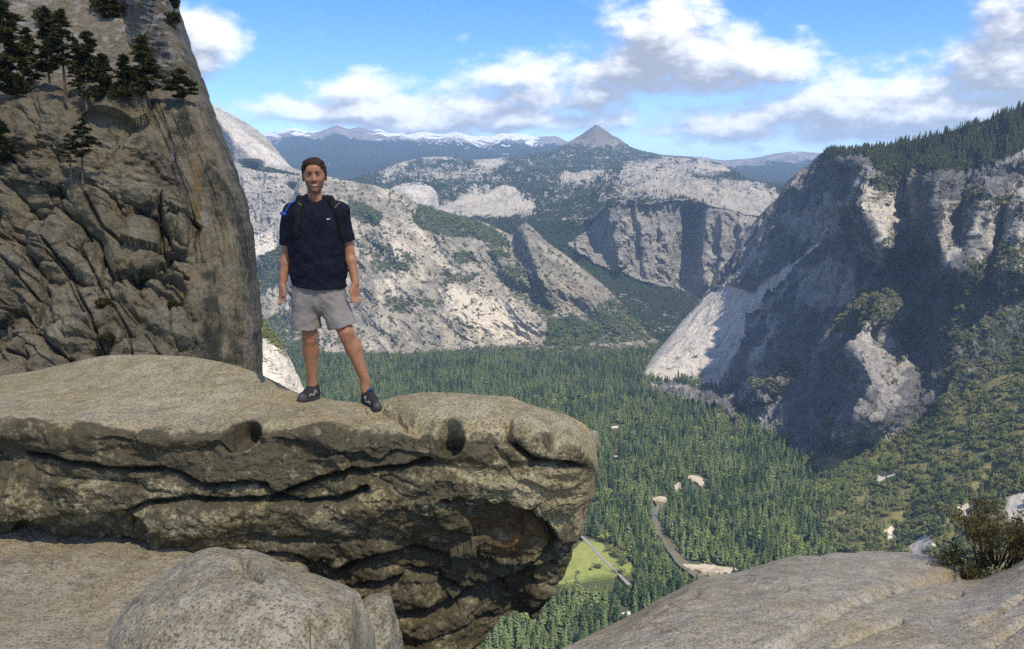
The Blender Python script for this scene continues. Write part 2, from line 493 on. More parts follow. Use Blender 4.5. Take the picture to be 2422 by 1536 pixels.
# ------------------------------------------------------------------ materials of the land
def far_rock(name, base, dark, light, veg, streak=(1, 1, 1), s=1.0, vegamt=1.0, snow=False, rot=(0, 0, 0)):
    """granite with streaks and ledges, woods where the vertex mask says so; s = size of the detail in metres"""
    m, t = mat(name)
    c = t.coords((streak[0] / s, streak[1] / s, streak[2] / s), rot=rot); ci = t.coords((1 / s,) * 3)
    n1 = t.noise(c, 1.0, 8, .62, .4); n2 = t.noise(c, .22, 5, .6, .3); n3 = t.noise(ci, 3.2, 6, .65)
    col = t.mix(t.ramp(n1, .36, .66), dark, base)
    col = t.mix(t.ramp(n2, .50, .72), col, light)
    col = t.mix(t.math('MULTIPLY', t.ramp(n3, .56, .66), .55), col, tuple(x * .62 for x in dark[:3]) + (1,))
    n4 = t.noise(c, 5.5, 6, .7); n5 = t.noise(c, 17, 4, .7)
    col = t.mix(t.math('MULTIPLY', t.ramp(n4, .53, .66), .34), col, tuple(x * .5 for x in dark[:3]) + (1,))
    col = t.mix(t.math('MULTIPLY', t.ramp(n5, .54, .66), .24), col, tuple(x * .55 for x in dark[:3]) + (1,))
    st = t.attr('stain_shade'); col = t.mix(t.math('MULTIPLY', st, .8), col, tuple(x * .55 for x in dark[:3]) + (1,))
    pl = t.attr('pale'); col = t.mix(t.math('MULTIPLY', pl, t.ramp(n1, .22, .55)), col, light)
    va = t.attr('veg')
    vn = t.noise(ci, 4.5, 7, .68); vn2 = t.noise(ci, .9, 4, .6)
    vm = t.ramp(t.math('ADD', t.math('ADD', va, t.math('MULTIPLY_ADD', vn, 2.6, -1.3)), t.math('MULTIPLY_ADD', vn2, 1.3, -.65)), .42, .56)
    vc = t.mix(t.ramp(t.noise(ci, 7, 5, .7), .35, .65), tuple(x * .55 for x in veg[:3]) + (1,), tuple(x * 1.35 for x in veg[:3]) + (1,))
    col = t.mix(t.math('MULTIPLY', vm, vegamt), col, vc)
    if snow:
        sa = t.attr('snow')
        sm = t.ramp(t.math('ADD', sa, t.math('MULTIPLY_ADD', n1, 2.6, -1.3)), .45, .55)
        col = t.mix(sm, col, (.82, .84, .86, 1))
    t.l.new(col, t.b.inputs['Base Color'])
    hgt = t.math('ADD', t.math('ADD', n1, t.math('MULTIPLY', n4, .5)), t.math('MULTIPLY', t.math('ADD', n3, t.math('MULTIPLY', vm, .4)), .35))
    t.l.new(bump(t, hgt, .9, s * .55), t.b.inputs['Normal'])
    t.b.inputs['Roughness'].default_value = .95; t.b.inputs['Specular IOR Level'].default_value = .1
    return m

GREY = (.36, .335, .29, 1); GDARK = (.22, .208, .19, 1); GLITE = (.52, .49, .43, 1); VEG = (.038, .058, .026, 1)
M_far = far_rock('far_range_rock', (.33, .29, .26, 1), (.19, .17, .16, 1), (.5, .46, .42, 1), (.022, .034, .026, 1), s=420, snow=True)
M_up = far_rock('upland_granite', GREY, GDARK, (.54, .49, .39, 1), (.026, .042, .022, 1), (1, 1, 1.6), s=150)
M_dome = far_rock('dome_granite', (.48, .45, .385, 1), (.30, .285, .255, 1), (.74, .68, .57, 1), VEG, (1.5, 1.5, .45), s=90)
M_slope = far_rock('slope_granite', (.36, .325, .255, 1), (.20, .182, .145, 1), (.58, .515, .40, 1), (.055, .078, .034, 1), (1.3, .9, .55), s=60, rot=(0, R(35), 0))
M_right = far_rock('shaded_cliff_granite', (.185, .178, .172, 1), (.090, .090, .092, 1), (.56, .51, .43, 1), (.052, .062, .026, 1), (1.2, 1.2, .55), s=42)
M_apron = far_rock('apron_granite', (.50, .48, .45, 1), (.26, .25, .24, 1), (.76, .72, .64, 1), VEG, (1.2, 1.2, .35), s=60)

def warp(px, py, s=22, a=14, seed=3):
    q = np.stack([px / s, py / s, 0 * px], -1)
    return px + a * fbm(q, 3, seed), py + a * fbm(q + 31.3, 3, seed + 5)

def soft(px, py, poly, a=12, s=22, seed=3, blur=3):
    acc = 0
    for k in range(blur):
        wx, wy = warp(px, py, s, a, seed + k)
        acc = acc + inpoly(wx, wy, poly)
    return acc / blur

ZERO = lambda a: np.zeros(a.shape)

# ------------------------------------------------------------------ far range with snow
def build_far():
    sky = [(540, 340, 22000), (600, 325, 22000), (632, 314, 22000), (660, 309, 22000), (690, 302, 22000), (715, 309, 22000), (745, 311, 22000), (775, 301, 22000), (795, 296, 21500), (822, 304, 21500),
           (850, 300, 22000), (872, 309, 22000), (892, 305, 22000), (915, 314, 22000), (960, 314, 22500), (1000, 312, 22500), (1040, 317, 22500), (1075, 313, 22500), (1110, 321, 22500), (1150, 322, 22500), (1185, 315, 22500),
           (1230, 317, 22500), (1262, 323, 22000), (1300, 321, 22000), (1335, 334, 22000), (1400, 345, 22000), (1500, 360, 22000), (1600, 368, 21000), (1655, 371, 20000), (1700, 378, 20000), (1760, 374, 20000), (1830, 362, 20000), (1872, 358, 20000), (1930, 361, 20000), (2000, 366, 20000), (2100, 380, 20000)]
    mid = [(540, 352, 19000), (680, 332, 19500), (800, 335, 19000), (900, 345, 18500), (1000, 338, 19500), (1100, 350, 18500), (1200, 352, 19000), (1335, 356, 19000), (1500, 380, 17500), (1700, 395, 17500), (1872, 384, 17500), (2100, 400, 17500)]
    low = [(540, 380, 15000), (800, 378, 15000), (1000, 372, 15500), (1300, 380, 15000), (1700, 412, 14000), (2100, 425, 14000)]
    bot = [(540, 460, 9500), (800, 462, 9500), (1200, 450, 9500), (1600, 450, 9500), (2100, 470, 9000)]
    px, py, D = loft([sky, mid, low, bot], 545, 2095, 700, 1.8)
    X = P(px, py, D)
    el_ = sstep(0, 30, py - py[:1])
    r = ridged(np.stack([X[..., 0] / 1500, X[..., 1] / 1500, X[..., 2] / 1500], -1), 6, 11)
    r2 = ridged(np.stack([X[..., 0] / 420, X[..., 1] / 420, X[..., 2] / 420], -1), 4, 5)
    X[..., 2] += (60 + 190 * el_ * (1 - .6 * sstep(380, 430, py))) * (r - .35) * sstep(-1, 12, py - py[:1]) + 18 * r2
    X[..., 1] -= 260 * el_ * (r - .3)
    snow = np.clip(.70 - (py - py[:1]) / 46, 0, 1) * np.where(px < 1600, 1, .62)
    dk = np.exp(-((px - 780) / 42) ** 2) * .6 + np.exp(-((px - 850) / 26) ** 2) * .35 + np.exp(-((px - 1320) / 45) ** 2) * .5
    br = np.exp(-((px - 1010) / 90) ** 2) * .18 + np.exp(-((px - 1200) / 60) ** 2) * .45 + np.exp(-((px - 690) / 40) ** 2) * .15
    wx, wy = warp(px, py, 40, 26, 9)
    snow = snow * (.45 + .75 * np.clip(r * 1.3, 0, 1)) - dk + br * np.clip(1.6 - (py - py[:1]) / 24, 0, 1) + .32 * np.clip(1 - np.abs(wy - 352) / 16, 0, 1) * (px > 980) * (px < 1340)
    snow = np.where(py > 400, 0, snow * sstep(395, 340, py))
    veg = sstep(14, 50, py - py[:1]) * 1.5
    return terrain('mountain_range', X, [M_far], {'veg': veg, 'snow': snow, 'stain_shade': ZERO(px), 'pale': ZERO(px)}, 'distant bluish mountain range with snow patches along its crest', 'mountains', back=(6000, 700))

# ------------------------------------------------------------------ upland with the pointed peak, down to the grey cliff
def build_upland():
    sky = [(760, 440, 9000), (820, 424, 9200), (880, 404, 9500), (935, 384, 9500), (1000, 371, 9800), (1060, 369, 9800), (1110, 377, 9800), (1180, 371, 10000), (1250, 361, 10500), (1310, 347, 11000), (1345, 330, 11300), (1372, 314, 11500), (1388, 303, 11500), (1402, 295, 11500), (1418, 303, 11500), (1440, 318, 11500),
           (1458, 328, 11500), (1492, 350, 11300), (1560, 364, 10500), (1630, 371, 9500), (1690, 384, 9000), (1730, 410, 8500), (1770, 428, 8000), (1850, 440, 7500), (1990, 450, 7500)]
    m1 = [(760, 462, 8000), (900, 440, 7800), (1000, 432, 7800), (1250, 412, 8300), (1400, 385, 9300), (1560, 400, 8600), (1700, 425, 7700), (1850, 452, 6800), (1990, 465, 6800)]
    m2 = [(760, 490, 7000), (1000, 470, 6900), (1180, 465, 7000), (1300, 450, 7000), (1450, 432, 6900), (1600, 445, 6500), (1740, 465, 6100), (1990, 490, 6000)]
    rim = [(760, 540, 6000), (1000, 530, 6000), (1180, 520, 5900), (1290, 505, 5800), (1380, 510, 5500), (1430, 485, 5400), (1480, 478, 5350), (1560, 482, 5350), (1640, 488, 5350), (1740, 502, 5300), (1860, 510, 5300), (1990, 520, 5300)]
    r2 = [(760, 570, 5700), (1000, 565, 5700), (1180, 560, 5700), (1290, 560, 5500), (1380, 545, 5330), (1430, 512, 5270), (1480, 505, 5260), (1560, 508, 5260), (1640, 512, 5260), (1740, 526, 5230), (1860, 540, 5230), (1990, 550, 5200)]
    foot = [(760, 650, 5200), (1000, 640, 5200), (1200, 620, 5200), (1290, 590, 5200), (1345, 590, 5150), (1400, 618, 5110), (1480, 640, 5080), (1540, 658, 5060), (1600, 668, 5040), (1640, 690, 5020), (1720, 710, 5000), (1860, 720, 5000), (1990, 720, 5000)]
    vl = [(760, 800, 4300), (1200, 790, 4300), (1400, 775, 4250), (1560, 780, 4200), (1700, 790, 4150), (1990, 800, 4100)]
    ft = [(760, 850, 3700), (1300, 850, 3700), (1990, 850, 3650)]
    px, py, D = loft([sky, m1, m2, rim, r2, foot, vl, ft], 765, 1985, 760, 1.7)
    cliff = soft(px, py, [(1330, 575), (1385, 540), (1420, 500), (1480, 480), (1640, 488), (1760, 500), (1900, 520), (1900, 720), (1690, 712), (1630, 690), (1480, 652), (1400, 622)], 5)
    # corners and recesses of the cliff
    for (x0_, y0_, x1_, y1_, wl, wr, hgt) in [(1615, 492, 1590, 700, 16, 46, -230), (1655, 495, 1650, 690, 10, 46, 150), (1430, 480, 1460, 640, 12, 60, 130), (1378, 520, 1400, 600, 14, 34, -130), (1352, 560, 1362, 615, 8, 30, 90),
                                   (1500, 510, 1520, 660, 8, 40, 60), (1700, 500, 1690, 700, 12, 36, 110), (1560, 500, 1555, 640, 9, 40, 60), (1740, 510, 1720, 700, 9, 30, 90), (1460, 560, 1440, 640, 6, 24, 60)]:
        cxx = np.interp(py, [y0_, y1_], [x0_, x1_]); s_ = px - cxx
        D = D - hgt * np.where(s_ < 0, np.exp(-(s_ / wl) ** 2), np.exp(-(s_ / wr) ** 2)) * sstep(y0_ - 6, y0_ + 14, py) * sstep(y1_ + 12, y1_ - 25, py)
    X = P(px, py, D)
    top = sstep(0, 20, py - py[:1])
    cone = np.exp(-((px - 1404) / 75) ** 2) * sstep(395, 350, py)
    q = np.stack([X[..., 0] / 700, X[..., 1] / 1000, X[..., 2] / 420], -1)
    r = ridged(q, 6, 21)
    up = sstep(520, 470, py)
    X[..., 2] += (10 + 130 * top * up * (1 - .7 * cone)) * (r - .35) + 8 * fbm(X / 90, 4, 4)
    X[..., 1] -= (120 * top * up) * (r - .35)
    qc = np.stack([X[..., 0] / 130, X[..., 1] / 130, X[..., 2] / 240], -1)
    X[..., 1] -= cliff * (70 * ridged(qc, 5, 33) + 40 * fbm(qc * 2.7, 4, 8))
    X[..., 0] -= cliff * 30 * fbm(qc * 1.7 + 5, 4, 18)
    veg = np.full(px.shape, .66)
    veg = veg - cliff * 1.0
    cone = sstep(356, 330, py + .12 * np.abs(px - 1404)) * (np.abs(px - 1404) < 110)
    veg = veg - .75 * cone
    bare = [([(885, 408), (940, 378), (985, 372), (960, 395), (915, 425)], .55), ([(985, 372), (1050, 362), (1070, 380), (1000, 388)], .5), ([(1110, 372), (1180, 366), (1200, 392), (1120, 402)], .7), ([(900, 420), (1000, 400), (1150, 400), (1180, 430), (1020, 432), (900, 440)], .35),
            ([(1060, 480), (1120, 452), (1200, 455), (1255, 480), (1250, 500), (1180, 512), (1090, 505)], 1.0), ([(1320, 420), (1400, 400), (1440, 415), (1380, 440), (1320, 440)], .75), ([(1480, 395), (1600, 375), (1720, 395), (1740, 420), (1600, 430), (1500, 440), (1440, 425)], .5),
            ([(1450, 440), (1600, 432), (1780, 440), (1850, 480), (1740, 490), (1600, 478), (1460, 470)], .42), ([(1640, 372), (1740, 400), (1730, 420), (1640, 400)], .5), ([(1000, 500), (1060, 480), (1090, 520), (1000, 530)], .7), ([(1640, 475), (1800, 470), (1900, 500), (1760, 510)], .5)]
    pale = ZERO(px)
    for poly, a in bare:
        mk = soft(px, py, poly, 24, 34, 5, 5)
        veg = veg - a * mk * .80; pale = np.maximum(pale, mk * a * .7)
    green = soft(px, py, [(1180, 520), (1330, 520), (1390, 540), (1330, 580), (1380, 615), (1480, 655), (1620, 700), (1700, 720), (1700, 800), (1300, 800), (1200, 640)], 8, 20, 8)
    veg = veg + green * .45
    tal = soft(px, py, [(1430, 700), (1480, 690), (1530, 720), (1600, 740), (1620, 770), (1520, 800), (1440, 760)], 12, 20, 9) * .4
    veg = veg - tal
    grassy = soft(px, py, [(1250, 440), (1500, 420), (1800, 440), (1800, 480), (1500, 475), (1300, 480)], 14, 30, 2)
    veg = veg - .12 * grassy
    return terrain('hills', X, [M_up], {'veg': veg, 'stain_shade': cliff * .25 * (fbm(X / 160, 4, 3) + .6) + cone * 1.0, 'pale': pale}, 'forested granite upland with one pointed bare peak above a grey cliff', 'hills', back=(2500, 900))

# ------------------------------------------------------------------ small bare dome behind the central ridge
def build_knob():
    sky = [(900, 470, 6700), (925, 440, 6600), (950, 430, 6600), (980, 429, 6600), (1005, 434, 6600), (1022, 448, 6600), (1032, 470, 6600), (1036, 500, 6600)]
    mid = [(900, 480, 6500), (960, 452, 6350), (1010, 458, 6350), (1036, 505, 6500)]
    bot = [(900, 520, 6300), (960, 520, 6200), (1010, 520, 6200), (1036, 520, 6450)]
    px, py, D = loft([sky, mid, bot], 902, 1036, 120, 1.2)
    X = P(px, py, D)
    X[..., 1] -= 30 * ridged(np.stack([X[..., 0] / 60, X[..., 1] / 90, X[..., 2] / 160], -1), 4, 3)
    X += normals_grid(X) * (8 * fbm(X / 40, 4, 9))[..., None]
    return terrain('granite_dome', X, [M_dome], {'veg': sstep(441, 433, py) * .5, 'stain_shade': sstep(440, 500, py) * .25, 'pale': .3 + ZERO(px)}, 'small rounded granite dome behind the ridge right of the hiker', 'dome', kind='structure', back=(250, 180))

# ------------------------------------------------------------------ great pale dome at the left
def build_dome():
    sky = [(380, 200, 6900), (430, 213, 6700), (480, 236, 6500), (512, 252, 6450), (545, 270, 6400), (590, 296, 6350), (625, 323, 6300), (655, 358, 6250), (676, 384, 6200), (692, 397, 6150), (712, 402, 6000), (760, 412, 5800), (840, 432, 5600)]
    a = [(380, 290, 6650), (480, 270, 6250), (512, 290, 6050), (545, 320, 5950), (590, 345, 5900), (625, 358, 5900), (655, 378, 5920), (680, 393, 5950), (712, 407, 5900), (760, 420, 5700), (840, 445, 5500)]
    b = [(380, 380, 6500), (480, 360, 6300), (530, 375, 6050), (560, 382, 5850), (600, 386, 5800), (640, 392, 5800), (690, 404, 5800), (730, 415, 5700), (840, 455, 5450)]
    c = [(380, 440, 6200), (480, 430, 6050), (560, 420, 5720), (600, 415, 5680), (640, 418, 5680), (690, 425, 5680), (760, 445, 5550), (840, 475, 5350)]
    d = [(380, 560, 5800), (480, 550, 5650), (560, 540, 5450), (640, 535, 5420), (690, 530, 5400), (760, 530, 5350), (840, 540, 5250)]
    e = [(380, 720, 5200), (560, 690, 5000), (640, 660, 4950), (690, 640, 5000), (840, 640, 5000)]
    px, py, D = loft([sky, a, b, c, d, e], 385, 838, 420, 1.5)
    # the steep flank under the crest turns away to the left; recesses below the shoulder
    for (x0_, y0_, x1_, y1_, wl, wr, hgt) in [(592, 378, 612, 445, 26, 18, -170), (690, 430, 694, 520, 12, 26, -120), (575, 390, 580, 470, 10, 20, 60), (660, 440, 664, 560, 22, 40, 70), (640, 500, 600, 640, 30, 50, 110), (620, 430, 626, 520, 12, 24, 55), (720, 440, 726, 520, 10, 30, 60)]:
        cxx = np.interp(py, [y0_, y1_], [x0_, x1_]); s_ = px - cxx
        D = D - hgt * np.where(s_ < 0, np.exp(-(s_ / wl) ** 2), np.exp(-(s_ / wr) ** 2)) * sstep(y0_ - 6, y0_ + 12, py) * sstep(y1_ + 12, y1_ - 25, py)
    X = P(px, py, D)
    crest = np.interp(px, [380, 480, 500, 530, 560, 590], [215, 262, 290, 330, 370, 395])
    nwf = sstep(-4, 14, py - crest) * sstep(600, 560, px) * sstep(440, 400, py)
    q = np.stack([X[..., 0] / 90, X[..., 1] / 90, X[..., 2] / 210], -1)
    lo = sstep(385, 420, py)
    X[..., 1] -= lo * (60 * ridged(q, 5, 41) + 25 * fbm(q * 3, 4, 6)) + (1 - lo) * 14 * fbm(q * 1.5, 4, 7)
    X += normals_grid(X) * (6 * fbm(X / 25, 4, 9))[..., None]
    veg = soft(px, py, [(560, 392), (610, 388), (700, 408), (720, 414), (640, 408), (590, 398)], 5, 10) * .75
    veg = veg + soft(px, py, [(600, 610), (650, 585), (700, 560), (760, 540), (760, 700), (560, 700)], 8) * .75
    veg = veg + soft(px, py, [(560, 480), (640, 500), (640, 520), (560, 505)], 10, 14) * .25
    pale = soft(px, py, [(560, 540), (640, 545), (655, 590), (600, 640), (560, 640)], 10, 26) * .9 + soft(px, py, [(500, 255), (690, 395), (600, 380), (540, 320)], 6) * .45
    stain_shade = .25 * nwf + soft(px, py, [(560, 470), (690, 440), (690, 520), (560, 560)], 14) * .3  # shade of the steep left flank painted in as darker rock
    return terrain('bare_dome', X, [M_dome], {'veg': veg, 'stain_shade': stain_shade, 'pale': pale}, 'great pale granite dome in sunlight, rising just right of the shaded cliff', 'dome', back=(900, 700))

# ------------------------------------------------------------------ central sunlit slope, ending in a pointed spur
def build_slope():
    sky = [(480, 680, 5200), (545, 660, 5200), (590, 637, 5200), (625, 607, 5200), (650, 575, 5200), (672, 520, 5250), (692, 450, 5300), (712, 408, 5300), (745, 411, 5300), (780, 420, 5250), (850, 431, 5200), (930, 450, 5100), (985, 478, 5050), (1050, 498, 5000), (1130, 520, 4950), (1180, 543, 4900),
           (1206, 552, 4850), (1220, 533, 4800), (1235, 524, 4800), (1252, 536, 4800), (1290, 572, 4750), (1340, 607, 4650), (1400, 655, 4500), (1450, 700, 4350), (1495, 752, 4200), (1530, 792, 4080), (1580, 815, 4000)]
    a = [(480, 720, 4900), (600, 690, 4850), (650, 640, 4800), (690, 545, 4800), (712, 505, 4750), (780, 495, 4750), (930, 530, 4700), (1050, 570, 4650), (1130, 590, 4600), (1180, 605, 4600), (1206, 610, 4580), (1235, 600, 4450), (1290, 635, 4430), (1340, 660, 4400), (1400, 700, 4300), (1495, 775, 4100), (1580, 820, 3980)]
    b = [(480, 760, 4600), (650, 720, 4450), (712, 640, 4400), (780, 620, 4350), (930, 640, 4300), (1050, 660, 4300), (1180, 680, 4300), (1290, 715, 4200), (1400, 750, 4120), (1495, 790, 4020), (1580, 825, 3950)]
    c = [(480, 800, 4300), (650, 780, 4080), (712, 740, 4060), (780, 730, 4050), (930, 740, 4030), (1050, 740, 4040), (1180, 750, 4040), (1290, 765, 4030), (1400, 785, 4000), (1495, 805, 3960), (1580, 835, 3900)]
    d = [(480, 845, 3900), (650, 830, 3800), (712, 815, 3830), (780, 830, 3740), (860, 838, 3700), (930, 836, 3700), (1000, 834, 3730), (1100, 816, 3840), (1200, 812, 3870), (1280, 808, 3900), (1400, 812, 3880), (1495, 822, 3850), (1580, 850, 3700)]
    e = [(480, 900, 3500), (860, 895, 3300), (1580, 900, 3350)]
    px, py, D = loft([sky, a, b, c, d, e], 485, 1578, 860, 1.7)
    for (x0_, y0_, x1_, y1_, wl, wr, hgt) in [(1228, 526, 1300, 720, 20, 70, 190), (1010, 520, 1110, 640, 30, 50, 90), (870, 460, 960, 640, 30, 60, 90), (1140, 560, 1240, 700, 24, 50, 110), (760, 430, 800, 560, 26, 60, 80), (1060, 650, 1080, 800, 40, 60, 80), (930, 660, 900, 800, 50, 60, 70), (1190, 690, 1290, 800, 30, 50, 100), (760, 560, 700, 740, 34, 50, 80), (1380, 670, 1440, 800, 26, 40, 60)]:
        cxx = np.interp(py, [y0_, y1_], [x0_, x1_]); s_ = px - cxx
        D = D - hgt * np.where(s_ < 0, np.exp(-(s_ / wl) ** 2), np.exp(-(s_ / wr) ** 2)) * sstep(y0_ - 10, y0_ + 25, py) * sstep(y1_ + 20, y1_ - 60, py)
    X = P(px, py, D)
    spur = soft(px, py, [(1205, 545), (1235, 520), (1400, 650), (1530, 795), (1440, 800), (1330, 740), (1260, 680), (1215, 610)], 6)
    top = sstep(0, 26, py - py[:1]); flo = sstep(850, 800, py)
    c_, s__ = math.cos(R(38)), math.sin(R(38))
    u = X[..., 0] * c_ - X[..., 2] * s__; v = X[..., 0] * s__ + X[..., 2] * c_
    q = np.stack([u / 330, X[..., 1] / 420, v / 105], -1)
    r = ridged(q, 6, 51); f2 = fbm(np.stack([u / 110, X[..., 1] / 110, v / 45], -1), 5, 12)
    X[..., 1] -= (10 + top * flo * 62) * (r - .4) + top * flo * 34 * f2
    X[..., 2] += top * flo * 16 * f2
    X += normals_grid(X) * (7 * fbm(X / 28, 4, 19) * flo)[..., None]
    veg = .20 + .22 * fbm(np.stack([px / 60, py / 60, 0 * px], -1), 4, 77)
    for poly, am in [([(820, 470), (860, 480), (900, 500), (895, 530), (850, 525), (815, 500)], .55), ([(985, 480), (1040, 490), (1100, 510), (1150, 530), (1200, 570), (1200, 590), (1120, 560), (1060, 555), (1000, 540), (970, 520)], .62),
                     ([(1060, 590), (1110, 590), (1120, 615), (1080, 622)], .5), ([(1140, 570), (1180, 580), (1200, 610), (1160, 610)], .5), ([(1290, 755), (1340, 745), (1420, 780), (1380, 815), (1280, 812)], .8), ([(1400, 720), (1460, 690), (1530, 800), (1400, 812), (1380, 760)], .42),
                     ([(870, 615), (960, 618), (960, 640), (880, 640)], .4), ([(840, 560), (880, 560), (1000, 620), (950, 640), (850, 600)], .22), ([(1150, 620), (1260, 640), (1330, 740), (1290, 760), (1200, 690)], .34), ([(600, 760), (700, 720), (760, 800), (720, 840), (620, 840)], .34), ([(900, 700), (1000, 690), (1040, 720), (920, 740)], .25), ([(640, 590), (690, 560), (700, 640), (600, 700), (560, 690)], .5), ([(1040, 640), (1140, 650), (1140, 670), (1040, 665)], .3)]:
        veg = veg + am * soft(px, py, poly, 13, 20, 15)
    veg = veg + sstep(802, 845, py + 7 * fbm(np.stack([px / 25, py * 0, py * 0], -1), 3, 4)) * .9 * sstep(-6, 10, py - np.interp(px, [480, 712, 780, 930, 1000, 1100, 1280, 1580], [840, 810, 828, 832, 830, 812, 803, 815]))
    pale = soft(px, py, [(1030, 680), (1100, 680), (1190, 720), (1230, 780), (1180, 790), (1100, 760), (1050, 730)], 12, 18, 25) * .95 + soft(px, py, [(1150, 780), (1280, 770), (1290, 805), (1160, 812)], 10) * .7 + soft(px, py, [(960, 500), (1010, 560), (1080, 640), (1060, 650), (980, 570)], 12, 14) * .6 + soft(px, py, [(880, 660), (960, 650), (950, 700), (890, 705)], 12) * .5
    pale = np.clip(pale + .3 * soft(px, py, [(700, 500), (800, 560), (760, 780), (640, 800), (640, 700)], 20, 40), 0, 1)
    return terrain('mountain_slope', X, [M_slope], {'veg': veg, 'stain_shade': np.clip(spur * .42 + .55 * sstep(.05, .38, fbm(np.stack([u / 420, X[..., 1] / 500, v / 34], -1), 4, 78)), 0, 1), 'pale': np.clip(pale + .5 * sstep(.1, .4, fbm(np.stack([u / 380, X[..., 1] / 500, v / 26], -1), 4, 79)), 0, 1) * (1 - spur)}, 'broad sunlit granite slope behind the hiker, ending in a pointed spur', 'mountain slope', back=(500, 500))

# ------------------------------------------------------------------ nearer sunlit spur between the shaded cliff and the hiker's leg
def build_near_spur():
    sky = [(440, 600, 1500), (540, 650, 1450), (575, 690, 1400), (600, 720, 1380), (615, 745, 1370), (640, 772, 1360), (660, 800, 1350), (680, 838, 1340), (700, 880, 1330), (722, 930, 1320), (760, 1010, 1310)]
    a = [(440, 700, 1380), (600, 790, 1330), (660, 850, 1310), (700, 915, 1305), (760, 1030, 1300)]
    b = [(440, 1000, 1180), (600, 1040, 1190), (700, 1060, 1220), (760, 1080, 1260)]
    c = [(440, 1500, 1000), (600, 1500, 1010), (700, 1500, 1050), (760, 1500, 1100)]
    px, py, D = loft([sky, a, b, c], 445, 758, 300, 2.0)
    X = P(px, py, D)
    q = np.stack([(X[..., 0] + X[..., 2] * .6) / 40, X[..., 1] / 60, X[..., 2] / 26], -1)
    top = sstep(0, 20, py - py[:1])
    X[..., 1] -= (4 + 14 * top) * ridged(q, 5, 61)
    X += normals_grid(X) * (2.2 * fbm(X / 8, 4, 19))[..., None]
    d_ = py - py[:1]
    veg = sstep(34, 6, d_ - 30 * sstep(680, 600, px)) * .66 * sstep(700, 650, px) + .1
    return terrain('valley_spur', X, [far_rock('spur_granite', (.58, .55, .47, 1), (.30, .28, .24, 1), (.74, .68, .54, 1), (.085, .088, .03, 1), (1.4, .8, .5), s=14, rot=(0, R(35), 0))],
                   {'veg': veg, 'stain_shade': ZERO(px), 'pale': .4 + ZERO(px)}, 'sunlit pale rock spur with green scrub, between shaded cliff and hiker', 'rock spur', back=(150, 300))

# ------------------------------------------------------------------ the dark mountain at the right
RIDGES = [  # crest: (py, px) pairs; left width, right width (px), height towards the viewer (m)
    ([(356, 1958), (400, 2040), (440, 2022), (480, 2012), (540, 2052), (585, 2078), (625, 2064)], 46, 62, 330),
    ([(380, 2215), (440, 2200), (500, 2200), (560, 2212), (640, 2240), (690, 2235)], 46, 36, 300),
    ([(420, 2330), (470, 2310), (540, 2288), (600, 2280), (660, 2270)], 34, 62, 260),
    ([(440, 2420), (520, 2400), (600, 2385), (680, 2380)], 34, 60, 220),
    ([(672, 2104), (720, 2066), (780, 2020), (820, 2008), (860, 2030), (900, 2048), (950, 2060), (1000, 2036), (1060, 1990)], 60, 78, 340),
    ([(610, 2330), (660, 2290), (720, 2262), (800, 2256), (880, 2248), (960, 2215), (1020, 2180)], 44, 120, 170),
]
def ridge_field(px, py, lst):
    acc = ZERO(px)
    for pts, wl, wr, hgt in lst:
        ys = np.array([p[0] for p in pts], float); xs = np.array([p[1] for p in pts], float)
        cx_ = np.interp(py, ys, xs); s_ = px - cx_
        L = ys[-1] - ys[0]
        tp = sstep(ys[0] - 16, ys[0] + .16 * L, py) * sstep(ys[-1] + 14, ys[-1] - .2 * L, py)
        prof = np.where(s_ < 0, np.maximum(0, 1 + s_ / (wl * 1.5)), np.exp(-(s_ / wr) ** 2))
        acc = acc + hgt * tp * prof
    return acc

